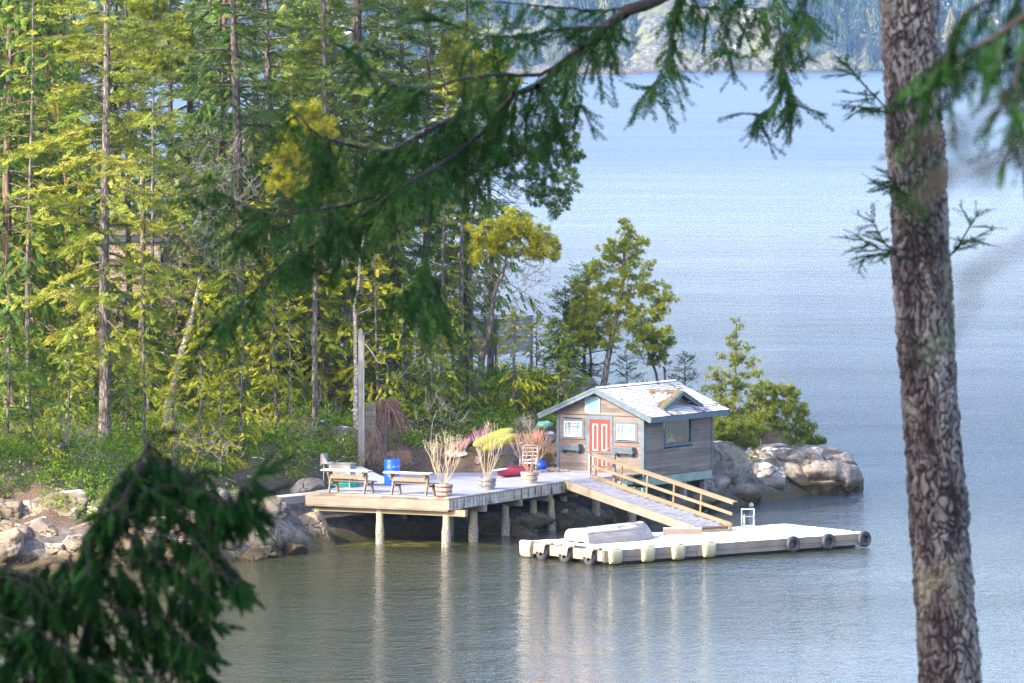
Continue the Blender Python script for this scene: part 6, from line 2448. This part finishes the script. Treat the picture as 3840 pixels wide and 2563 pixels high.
# dry brushwood and fallen twigs
def brushwood():
    nr = np.random.default_rng(5)
    mb = MB()
    for i in range(420):
        x, y = nr.uniform(-20, 9), nr.uniform(197, 232)
        if sdf(np.array([x]), np.array([y]), SHORE)[0] < 2.5 or rect_dist(np.array([x]), np.array([y]), DK, DU, DV, -7.4, .3, 0, 10.6)[0] < 1 or rect_dist(np.array([x]), np.array([y]), HO, HU, HV, -.4, 4.1, -3, 5.2)[0] < .8:
            continue
        z = ground_z(x, y)
        a = nr.uniform(0, 6.28)
        L = nr.uniform(.5, 1.7)
        p = Vector((x, y, z))
        pts = [p]
        dv = Vector((math.cos(a), math.sin(a), nr.uniform(.2, 1.2)))
        for k in range(5):
            dv = dv + Vector((nr.normal() * .25, nr.normal() * .25, -.18))
            pts.append(pts[-1] + dv.normalized() * L / 5)
        mb.tube(pts, np.linspace(.012, .005, 6), 4, False, nr.random())
    tag(part('brushwood', mb, MT['twig_grey']), 'dry bare twigs and brushwood sticking out of the undergrowth', 'brushwood', kind='stuff')


brushwood()

# ---------------------------------------------------------------- the house and its fence deck
def shingles_mat():
    m = Mat('brown_shingles')
    br = m.n('TexBrick', {'Vector': m.mapping(m.n('TexCoord', out=2) if False else m.obj(), (1, 1, 1), rot=(math.pi / 2, 0, 0)), 'Scale': 1.0, 'Color1': (0.20, 0.155, 0.115, 1), 'Color2': (0.29, 0.23, 0.175, 1), 'Mortar': (0.08, 0.06, 0.045, 1), 'Mortar Size': .012, 'Brick Width': .22, 'Row Height': .2})
    m.set(Base_Color=br, Roughness=.9)
    return m.m


MT['house_shingle'] = shingles_mat()
MT['navy_trim'] = plain('dark_blue_fascia', (0.05, 0.075, 0.11), .6)
hs = thing('flat_roofed_house', 'brown shingled flat roofed house with dark fascia and a snowy lower wing', 'house', S(540, 1350, 238.5), -.16)
hz0 = hs.location.z
H_ = lambda py, d=238.5: CAMZ - (py - 168.75) * d / FX - hz0
ztop = H_(895)
zl = H_(1125)
xr, xl = 2.15, -2.3
mb = MB()
# main block with a window opening in its front
wz0, wz1, wx0, wx1 = H_(985), H_(925), .75, 1.35
mb.box((xl, 0, -3), (wx0, .12, ztop)).box((wx1, 0, -3), (xr, .12, ztop)).box((wx0, 0, -3), (wx1, .12, wz0)).box((wx0, 0, wz1), (wx1, .12, ztop))
mb.box((xr - .12, .12, -3), (xr, 6, ztop)).box((xl, .12, -3), (xl + .12, 6, ztop)).box((xl, 6.001, -3), (xr, 6.1, ztop))
part('wall', mb, MT['house_shingle'], hs)
part('roof', MB().box((xl - .25, -.25, ztop + .16), (xr + .25, 6.25, ztop + .24)), MT['brown_timber'], hs)
part('fascia', MB().box((xl - .2, -.2, ztop - .12), (xr + .2, -.12, ztop + .157)).box((xr + .12, -.119, ztop - .12), (xr + .2, 6.1, ztop + .157)), MT['navy_trim'], hs)
part('corner_trim', MB().box((xr - .03, -.03, -3), (xr + .04, .15, ztop - .12)).box((xl - .04, -.03, -3), (xl + .06, -.003, ztop - .12)), MT['navy_trim'], hs)
w = part('window', MB().box((wx0 - .06, -.03, wz0 - .06), (wx1 + .06, -.002, wz0)).box((wx0 - .06, -.03, wz1), (wx1 + .06, -.002, wz1 + .06)).box((wx0 - .06, -.03, wz0), (wx0, -.002, wz1)).box((wx1, -.03, wz0), (wx1 + .06, -.002, wz1)), MT['navy_trim'], hs)
part('pane', MB().box((wx0, .05, wz0), (wx1, .06, wz1)), MT['glass_dark'], w)
mb = MB()
mb.box((-5.6, -1.2, -3), (-.6, -1.08, zl)).box((-.72, -1.079, -3), (-.6, -.001, zl)).box((-5.6, -1.079, -3), (-5.48, 4, zl))
part('lower_wing', mb, MT['house_shingle'], hs)
part('wing_fascia', MB().box((-5.8, -1.5, zl - .02), (-.45, -1.4, zl + .22)), MT['navy_trim'], hs)
V = []
nx = 24
mb = MB()
for i in range(nx + 1):
    u = i / nx
    for j in range(9):
        v = j / 8
        hh = .25 + (1.1 - .8 * u) * math.sin(math.pi * min(1, max(0, v * 1.0))) ** .8 + .05 * math.sin(u * 20 + v * 7)
        V.append((-5.75 + u * 3.4, -1.38 + v * 5, zl + hh))
mb.add(V, [(i * 9 + j, (i + 1) * 9 + j, (i + 1) * 9 + j + 1, i * 9 + j + 1) for i in range(nx) for j in range(8)])
part('wing_roof', MB().box((-5.78, -1.399, zl + .05), (-.47, 4, zl + .2)), MT['brown_timber'], hs)
part('roof_snow', mb, MT['snow'], hs, True)
part('timber_panel', MB().box((-2.9, -.06, H_(1030)), (-2.36, -.003, H_(965))), MT['rail'], hs)  # small panel in rail timber on the house wall
part('white_panel', MB().box((-3.3, -1.26, H_(1340)), (-1.6, -1.203, H_(1285))), MT['white_paint'], hs)

c0 = S(1861, 1199, 236)
fd = thing('fence_deck', 'raised viewing deck with grey slatted railings and snow on the rail among the trees', 'deck', c0 + Vector((0, 0, -.86)), math.atan2(.93, .37) - math.pi / 2)
# local: -x along the left panel, +y along the right panel
A_, B_ = 3.9, 4.0
fl = part('platform', MB().box((-A_, 0, -.16), (0, B_, -.02)), MT['grey_timber'], fd)
sm = MB()
for (a, b) in (((-A_, -.03), (0, 0)), ((0, -.03), (.03, B_))):
    sm.box((a[0], a[1], -.62), (b[0], b[1], -.04), .6)
part('skirt_board', sm, MT['grey_timber'], fd)
for x, y in ((0, 0), (-A_ / 2, 0), (-A_, 0), (0, B_ / 2), (0, B_), (-A_, B_), (-A_ / 2, B_)):
    part('post', MB().box((x - .05, y - .05, -2.5), (x + .05, y + .05, .84)), MT['grey_timber'], fd)
lt = MB()
n = 11
for i in range(n):
    z = .06 + i * .07
    lt.box((.03, .05, z), (.05, B_ - .05, z + .035), rs.random())
    lt.box((-A_ + .05, -.05, z), (-.05, -.03, z + .032), rs.random())
    lt.box((-A_ + .05, B_ + .03, z), (-.05, B_ + .05, z + .032), rs.random())
for i in range(36):
    x = -A_ + .06 + i * (A_ - .1) / 36
    lt.box((x, -.07, .03), (x + .04, -.051, .83), rs.random())
    lt.box((x, B_ + .051, .03), (x + .04, B_ + .07, .83), rs.random())
part('slatted_panel', lt, MT['grey_timber'], fd)
part('rail_cap', MB().box((-A_ - .06, -.09, .842), (.08, .06, .88), .6).box((-.05, .061, .842), (.08, B_ + .08, .88), .6).box((-A_ - .06, B_ - .06, .8425), (-.051, B_ + .08, .88), .5), MT['grey_timber'], fd)
part('lying_snow', MB().box((-A_, -.07, .8805), (.06, .05, .915)).box((-.04, .0501, .8805), (.07, B_, .915)).box((-A_, B_ - .05, .8805), (-.041, B_ + .07, .92)), MT['snow'], fd)

# ---------------------------------------------------------------- near the camera: the big trunk and its bough
def needle_template(n, seed):
    r = random.Random(seed)
    V, F = [], []
    for i in range(n):
        t = i / n
        a = r.uniform(-.9, .9) + (0 if i % 2 else math.pi)
        ang = r.uniform(.75, 1.15)
        L = .20 * (1 - .25 * abs(2 * t - 1)) * r.uniform(.8, 1.15)
        d = Vector((math.cos(ang), math.sin(ang) * math.cos(a), math.sin(ang) * math.sin(a) * .8 + .05))
        q = d.cross(Vector((r.uniform(-1, 1), r.uniform(-1, 1), 1))).normalized() * .021
        o = Vector((t, 0, 0))
        b = len(V)
        for p in (o, o + d * L * .5 + q, o + d * L, o + d * L * .5 - q):
            V.append(tuple(p))
        F.append((b, b + 1, b + 2, b + 3))
    return np.array(V), np.array(F, dtype=np.int32)


T_NEEDLE = needle_template(60, 1)
T_FINE = spray_template(9, .55, .26, .15, .10, .08, 4, droop=.3, tip=.15)
Q = 3840 / 2349.0


def near_bark():
    m = Mat('plated_bark')
    t = m.tone()
    o = m.obj()
    n1 = m.noise(o, 16, 5, 0.7)
    n2 = m.noise(o, 3.0, 4, 0.6)
    f = m.math('ADD', m.math('MULTIPLY', t, 0.62), m.math('MULTIPLY', n1, 0.5))
    c = m.ramp(f, [(0.30, (0.016, 0.011, 0.012)), (0.46, (0.048, 0.036, 0.034)), (0.62, (0.130, 0.117, 0.106)), (0.88, (0.27, 0.258, 0.23))])
    c = m.mix(m.math('MULTIPLY', m.step(n2, 0.56, 0.66), 0.5), c, (0.17, 0.19, 0.13))
    c = m.mix(m.math('MULTIPLY', m.step(m.noise(o, 1.5, 3, out=0), 0.62, 0.7), 0.35), c, (0.26, 0.24, 0.13))
    m.set(Base_Color=c, Roughness=0.95, Normal=m.bump(n1, 0.5, 0.01))
    return m.m


MT['near_bark'] = near_bark()
MT['near_twig'] = plain('near_twig_bark', (0.03, 0.022, 0.019), .9, var=.3, scale=30)

ND = 34.0
tpts = [S(x, y, ND) for x, y in ((3230, -4200), (3330, -1700), (3410, 0), (3432, 500), (3457, 980), (3483, 1471), (3520, 1961), (3567, 2563), (3690, 3900), (3800, 5300))]
nf = thing('fir_tree', 'large near fir trunk with plated lichen grey bark and a long dark drooping bough', 'tree', tpts[-1])


def plated_trunk():
    zc = np.array([p.z for p in tpts])[::-1]
    xc = np.array([p.x for p in tpts])[::-1]
    yc = np.array([p.y for p in tpts])[::-1]
    na, nz = 170, 1500
    zz = np.concatenate([np.linspace(zc[0], 13.2, 60)[:-1], np.linspace(13.2, 18.6, nz), np.linspace(18.6, zc[-1], 60)[1:]])
    th = np.linspace(0, 2 * math.pi, na, endpoint=False)
    TH, ZZ = np.meshgrid(th, zz)
    # bark plates: cells stretched along the trunk, with deep fissures between them
    na_c, hc = 27, .105
    U = TH / (2 * math.pi) * na_c + .85 * fbm(TH * 2.2, ZZ * 7, 3, 71)
    W = ZZ / hc + 1.1 * fbm(TH * 2.6 + 4, ZZ * 6, 3, 72)
    iu, iw = np.floor(U).astype(np.int64), np.floor(W).astype(np.int64)
    d1 = np.full(U.shape, 9.0)
    d2 = np.full(U.shape, 9.0)
    cell = np.zeros(U.shape)
    for du in (-1, 0, 1):
        for dw in (-1, 0, 1):
            cu, cw = iu + du, iw + dw
            hx, hy = hash2(cu % na_c, cw, 5), hash2(cu % na_c, cw, 6)
            d = np.hypot(cu + .5 + .8 * (hx - .5) - U, (cw + .5 + .8 * (hy - .5) - W) * .8)
            near = d < d1
            d2 = np.where(near, d1, np.minimum(d2, d))
            cell = np.where(near, hash2(cu % na_c, cw, 7), cell)
            d1 = np.where(near, d, d1)
    edge = np.clip((d2 - d1) / (.16 + .34 * (fbm(TH * 3.1, ZZ * 9, 3, 55) * .5 + .5)), 0, 1) ** .8
    plate = edge * (.55 + .45 * cell) * np.clip(.92 + .35 * fbm(TH * 1.5, ZZ * 2.2, 3, 41), .5, 1.1)
    r = np.interp(ZZ, [9, 13.5, 18, 26], [.22, .178, .160, .12])
    rr = r + .017 * (edge - .6) + .006 * (cell - .5) + .010 * fbm(TH * 5, ZZ * 22, 3, 5) + .012 * fbm(TH * 1.0, ZZ * 2.0, 2, 15)
    X = np.interp(ZZ, zc, xc) + rr * np.cos(TH)
    Y = np.interp(ZZ, zc, yc) + rr * np.sin(TH)
    V = np.stack([X, Y, ZZ], -1).reshape(-1, 3) - np.array(tpts[-1])
    n = len(zz)
    i = np.arange(n - 1)[:, None] * na
    k = np.arange(na)[None]
    k2 = (k + 1) % na
    F = np.stack([i + k, i + k2, i + na + k2, i + na + k], -1).reshape(-1, 4)
    tn = plate * .85 + .15 * (fbm(TH * 2, ZZ * 3, 3, 88) * .5 + .5)
    part('trunk', mesh_np('trunk', V, [F], MT['near_bark'], True, tn.ravel()), None, nf)


plated_trunk()


class Bough:
    def __init__(s, seed):
        s.r = random.Random(seed)
        s.w, s.f = MB(), Fol()

    def shoots(s, p, d, L, hang, size, side=1.5, lev=0):
        """a needled twig with side shoots"""
        r = s.r
        n = max(1, int(L / (size * .8)))
        pts = [p]
        dd = d.copy()
        for i in range(n):
            dd = (dd + Vector((r.uniform(-.18, .18), r.uniform(-.18, .18), r.uniform(-.1, .1) - hang * .35))).normalized()
            q = pts[-1] + dd * (L / n)
            s.f.add(pts[-1], dd, (r.uniform(-.5, .5), r.uniform(-.5, .5), 1), L / n * 1.15, r.random())
            pts.append(q)
            k = int(side) + (r.random() < side % 1)
            for j in range(k):
                sv = dd.cross(Vector((r.uniform(-.5, .5), r.uniform(-.5, .5), 1))).normalized() * (1 if j % 2 else -1)
                x = (dd * .8 + sv * r.uniform(.5, 1) + Vector((0, 0, -hang * r.uniform(.1, .8)))).normalized()
                b = pts[-2].lerp(q, r.random())
                if lev < 1 and r.random() < .42:
                    s.shoots(b, x, size * r.uniform(1.2, 2.0), hang, size, 1.6, lev + 1)
                else:
                    s.f.add(b, x, (r.uniform(-.5, .5), r.uniform(-.5, .5), 1), size * r.uniform(.7, 1.25), r.random())
        if n > 1:
            s.w.tube(pts, np.linspace(.004, .0022, len(pts)), 4, False)

    def limb(s, poly, d, r0, r1, step, lat, hang, size=.12, start=0.0, dz=.6, up=.3, tip=True):
        """a limb through the picture points poly, side twigs every step metres, lat long"""
        r = s.r
        P = [S(x * Q, y * Q, d + dz * math.sin(k * 1.3)) for k, (x, y) in enumerate(poly)]
        pts = []
        for i in range(len(P) - 1):
            a, b, c, e = P[max(0, i - 1)], P[i], P[i + 1], P[min(len(P) - 1, i + 2)]
            m = max(2, int((c - b).length / .06))
            for k in range(m):
                t = k / m
                pts.append(.5 * ((2 * b) + (c - a) * t + (2 * a - 5 * b + 4 * c - e) * t * t + (3 * b - a - 3 * c + e) * t ** 3))
        pts.append(P[-1])
        n = len(pts)
        s.w.tube([p + Vector((r.gauss(0, .003), 0, r.gauss(0, .003))) for p in pts], [r0 + (r1 - r0) * i / n for i in range(n)], 7, False)
        acc = 0.0
        for i in range(1, n):
            acc += (pts[i] - pts[i - 1]).length
            if i / n < start or acc < step:
                continue
            acc = 0.0
            fw = (pts[i] - pts[i - 1]).normalized()
            for sg in (-1, 1):
                if size > .1 and r.random() < .48:
                    continue
                dr = (fw * r.uniform(.3, .9) + Vector((r.uniform(-.3, .3), sg * r.uniform(.2, .9), r.uniform(-.5, up) - hang * r.uniform(.2, 1.1)))).normalized()
                s.shoots(pts[i], dr, lat * r.uniform(.45, 1.2) * (1 - .35 * i / n), hang, size)
        if tip:
            s.shoots(pts[-1], (pts[-1] - pts[-2]).normalized(), lat * .8, hang * .3, size, 2.5)

    def done(s, root, name, mat, tpl=None):
        b = part(name, s.w, MT['near_twig'], root, True, True)
        part('needles', s.f.mesh('needles', tpl or T_NEEDLE, MT[mat], tuple(root.location)), None, b)


B = Bough(5)
D0 = 31.5
B.limb([(2090, -900), (1900, -420), (1700, -130), (1515, -3), (1440, 25), (1385, 68), (1335, 105), (1290, 150), (1235, 198)], 32.5, .05, .020, .12, .30, .75, start=.45)
B.limb([(1235, 198), (1130, 232), (1060, 262), (1000, 292), (940, 325), (890, 346), (820, 338), (760, 322), (715, 300), (685, 265)], D0, .019, .005, .055, .34, .75)
B.limb([(1330, 110), (1240, 170), (1140, 172), (1060, 182), (980, 202), (900, 190), (850, 155), (800, 118)], D0 - .3, .012, .004, .06, .27, .45)
B.limb([(1400, 60), (1300, 66), (1200, 80), (1120, 82), (1040, 58)], D0 + .4, .010, .004, .06, .24, .4)
B.limb([(1480, 5), (1380, 25), (1300, 20), (1200, 10), (1120, 5)], D0 + .7, .010, .004, .07, .22, .4)
B.limb([(1180, 215), (1110, 300), (1050, 350), (980, 395), (905, 440), (830, 495), (765, 535), (700, 575), (640, 615), (565, 685), (505, 742)], D0 - .6, .013, .004, .06, .26, .6)
B.limb([(985, 392), (900, 430), (800, 470), (720, 482), (640, 492), (560, 470), (512, 446), (470, 420)], D0 - .8, .009, .003, .06, .24, .55)
B.limb([(800, 500), (700, 510), (600, 530), (540, 520), (500, 495)], D0 - .6, .006, .003, .07, .18, .5)
B.limb([(1240, 200), (1270, 250), (1262, 300), (1230, 340), (1200, 352)], D0 + .3, .008, .003, .06, .24, .8)
B.limb([(1010, 300), (1000, 400), (990, 470), (985, 540), (978, 600), (965, 640), (930, 668), (885, 680)], D0 - .4, .007, .003, .065, .13, .7, start=.45)
B.limb([(978, 600), (990, 640), (995, 670), (985, 695)], D0 - .4, .005, .003, .05, .16, .7)
B.limb([(760, 322), (730, 370), (715, 420), (690, 440)], D0 - .3, .006, .003, .07, .18, .8)
B.limb([(1300, 140), (1330, 190), (1335, 240)], D0 + .5, .006, .002, .08, .14, .9)
B.limb([(1560, -20), (1545, 30), (1540, 90), (1530, 140), (1505, 185), (1490, 205)], D0 + .6, .006, .003, .08, .13, .6)
B.limb([(1530, -10), (1590, 15), (1640, 20)], D0 + .6, .006, .003, .07, .17, .8)
B.limb([(1720, -60), (1700, 0), (1672, 50), (1655, 110)], D0 + .8, .006, .003, .08, .14, .8)
B.limb([(1640, -40), (1680, 5), (1730, 20), (1770, 18), (1800, 40)], D0 + .9, .006, .003, .07, .15, .8)
B.limb([(1790, -80), (1782, 0), (1790, 70), (1798, 140), (1795, 200), (1765, 250), (1735, 262)], D0 + .7, .006, .003, .085, .10, .7)
B.limb([(1795, 60), (1830, 85), (1850, 120)], D0 + .7, .004, .002, .08, .08, .8)
B.limb([(1796, 150), (1812, 200), (1826, 238)], D0 + .7, .004, .002, .07, .08, .8)
B.limb([(1900, -100), (1850, -30), (1838, 15), (1860, 40)], D0 + .9, .006, .003, .09, .14, .7)
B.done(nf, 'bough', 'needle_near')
# little sprigs on the trunk itself
for polys in (([(2045, 262), (2010, 225), (1975, 185), (1950, 160)], [(2045, 262), (2005, 250), (1968, 245)]),
              ([(2090, 452), (2060, 436), (2022, 425)], [(2090, 452), (2058, 430), (2040, 408)], [(2050, 430), (2070, 445), (2090, 460)]),
              ([(2058, 580), (2030, 560), (2008, 518)], [(2058, 580), (2020, 572), (1985, 553)], [(2058, 580), (2020, 584), (1988, 590)]),
              ([(2178, 588), (2205, 552), (2238, 500)], [(2178, 588), (2205, 562), (2228, 548)])):
    B = Bough(int(polys[0][0][0]))
    for poly in polys:
        B.limb(poly, 33.72, .006, .004, .022, .06, .1, size=.075, dz=.0)
    B.done(nf, 'sprig', 'needle_near')

# a fir beyond the right edge reaches into the corner
base = Vector((4.4, 15, near_hill(np.array([4.4]), np.array([15.0]))[0] - .1))
rf = thing('fir_tree', 'blurred dark fir branches entering at the upper right edge, close to the camera', 'tree', base)
tb = MB().tube([base + Vector((0, 0, 0)), base + Vector((.05, 0, 6)), base + Vector((.1, 0, 14))], [.19, .15, .07], 14)
part('trunk', tb, MT['bark_dark'], rf, True, True)
B = Bough(9)
B.limb([(4700, -500), (3300, -260), (2700, -60), (2430, 10), (2300, 75), (2225, 118), (2170, 155), (2128, 210)], 14.5, .03, .004, .016, .15, .75, size=.085, start=.5, dz=.15)
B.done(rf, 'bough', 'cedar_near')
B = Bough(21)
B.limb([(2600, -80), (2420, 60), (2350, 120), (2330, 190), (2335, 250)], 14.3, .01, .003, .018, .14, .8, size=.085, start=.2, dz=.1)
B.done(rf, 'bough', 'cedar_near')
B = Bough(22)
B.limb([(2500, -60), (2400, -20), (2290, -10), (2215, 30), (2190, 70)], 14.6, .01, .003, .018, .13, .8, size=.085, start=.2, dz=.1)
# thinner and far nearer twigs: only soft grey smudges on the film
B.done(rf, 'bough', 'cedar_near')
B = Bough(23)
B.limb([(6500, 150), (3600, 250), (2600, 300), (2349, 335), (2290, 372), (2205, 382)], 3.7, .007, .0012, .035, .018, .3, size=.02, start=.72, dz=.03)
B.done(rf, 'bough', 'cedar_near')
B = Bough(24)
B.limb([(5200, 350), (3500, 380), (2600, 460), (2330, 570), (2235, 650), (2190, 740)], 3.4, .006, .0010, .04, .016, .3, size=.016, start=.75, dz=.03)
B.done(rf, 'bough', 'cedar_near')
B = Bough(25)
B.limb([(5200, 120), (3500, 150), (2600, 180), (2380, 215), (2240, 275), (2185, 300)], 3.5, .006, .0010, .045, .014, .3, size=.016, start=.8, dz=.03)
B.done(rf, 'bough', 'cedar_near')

# the young cedar whose top fills the bottom left corner
cb = Vector((-2.0, 19.2, near_hill(np.array([-2.0]), np.array([19.2]))[0] - .1))
nc = thing('cedar_tree', 'dark out of focus cedar top filling the bottom left corner', 'tree', cb)
B = Bough(12)


class Ced(Bough):
    def shoots(s, p, d, L, hang, size, side=2, lev=0):
        r = s.r
        n = max(2, int(L / (size * .36)))
        pts = [p]
        dd = d.copy()
        for i in range(n):
            dd = (dd + Vector((r.uniform(-.15, .15), r.uniform(-.15, .15), -hang * .16))).normalized()
            q = pts[-1] + dd * (L / n)
            pts.append(q)
            for sg in (-1, 1):
                sv = dd.cross(Vector((r.uniform(-.4, .4), r.uniform(-.4, .4), 1))).normalized() * sg
                x = (dd * .8 + sv * r.uniform(.2, .9) + Vector((0, 0, -hang * r.uniform(.3, 1.3)))).normalized()
                s.f.add(pts[-2].lerp(q, r.random()), x, (r.uniform(-1, 1), r.uniform(-1, 1), .5), size * r.uniform(.7, 1.3), r.random())
        s.f.add(pts[-1], dd, (r.uniform(-1, 1), r.uniform(-1, 1), .5), size, r.random())
        s.w.tube(pts, np.linspace(.004, .002, len(pts)), 4, False)


B = Ced(12)
CD = 19.2
stem = [(-120, 2600), (60, 1900), (170, 1560), (235, 1300), (290, 1140), (335, 1040), (348, 1008)]
B.limb(stem, CD, .035, .004, .045, .10, .9, size=.07, start=.45, dz=.1)
for poly in ([(340, 1030), (380, 1050), (430, 1072), (470, 1075)],
             [(335, 1045), (300, 1065), (262, 1110), (240, 1170)],
             [(300, 1120), (380, 1105), (460, 1105), (520, 1120), (572, 1098)],
             [(290, 1150), (370, 1150), (450, 1165), (520, 1165), (560, 1150)],
             [(285, 1150), (235, 1180), (205, 1235), (200, 1300)],
             [(270, 1210), (360, 1205), (440, 1230), (500, 1265), (530, 1300)],
             [(255, 1260), (350, 1270), (430, 1300), (480, 1340)],
             [(240, 1290), (180, 1330), (120, 1390), (70, 1440)],
             [(235, 1320), (330, 1335), (410, 1370), (470, 1410)],
             [(215, 1390), (310, 1400), (390, 1425), (440, 1470)],
             [(200, 1450), (300, 1455), (400, 1480), (470, 1540)],
             [(190, 1480), (110, 1490), (30, 1500), (-40, 1520)],
             [(180, 1530), (280, 1530), (380, 1560), (440, 1600)],
             [(230, 1310), (150, 1290), (90, 1300), (40, 1340)],
             [(-200, 1330), (-80, 1300), (10, 1305), (70, 1320), (120, 1345)],
             [(-200, 1420), (-60, 1400), (40, 1430), (120, 1460), (170, 1500)],
             [(-200, 1520), (-60, 1510), (60, 1550), (160, 1600)],
             [(170, 1560), (90, 1580), (0, 1600)],
             [(175, 1540), (250, 1580), (330, 1640), (400, 1700)]):
    B.limb(poly, CD + B.r.uniform(-.35, .35), .004, .002, .0105, .11, .9, size=.088, dz=.12)
    B.limb([(x + B.r.uniform(-20, 20), y + B.r.uniform(5, 38)) for x, y in poly], CD + B.r.uniform(-.5, .5), .003, .002, .015, .085, .95, size=.08, dz=.12)
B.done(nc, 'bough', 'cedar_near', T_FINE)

# ---- the wood on the camera's own hillside, whose shade falls on the near branches
for px_, py_, key, s in ((-9.8, 24.5, 'cedA', 1.2), (-8.6, 13, 'cedB', 1.2), (-13.5, 30, 'firA', 1.1), (-15, 20, 'cedA', 1.3), (-5.6, 14.8, 'cedA', .8)):
    t = dup(_first[key], (px_, py_, float(near_hill(np.array([px_]), np.array([float(py_)]))[0]) - .1), rnd.uniform(0, 6), s, 'dense conifer on the near hillside outside the view to the left', 'conifers on the near hillside')
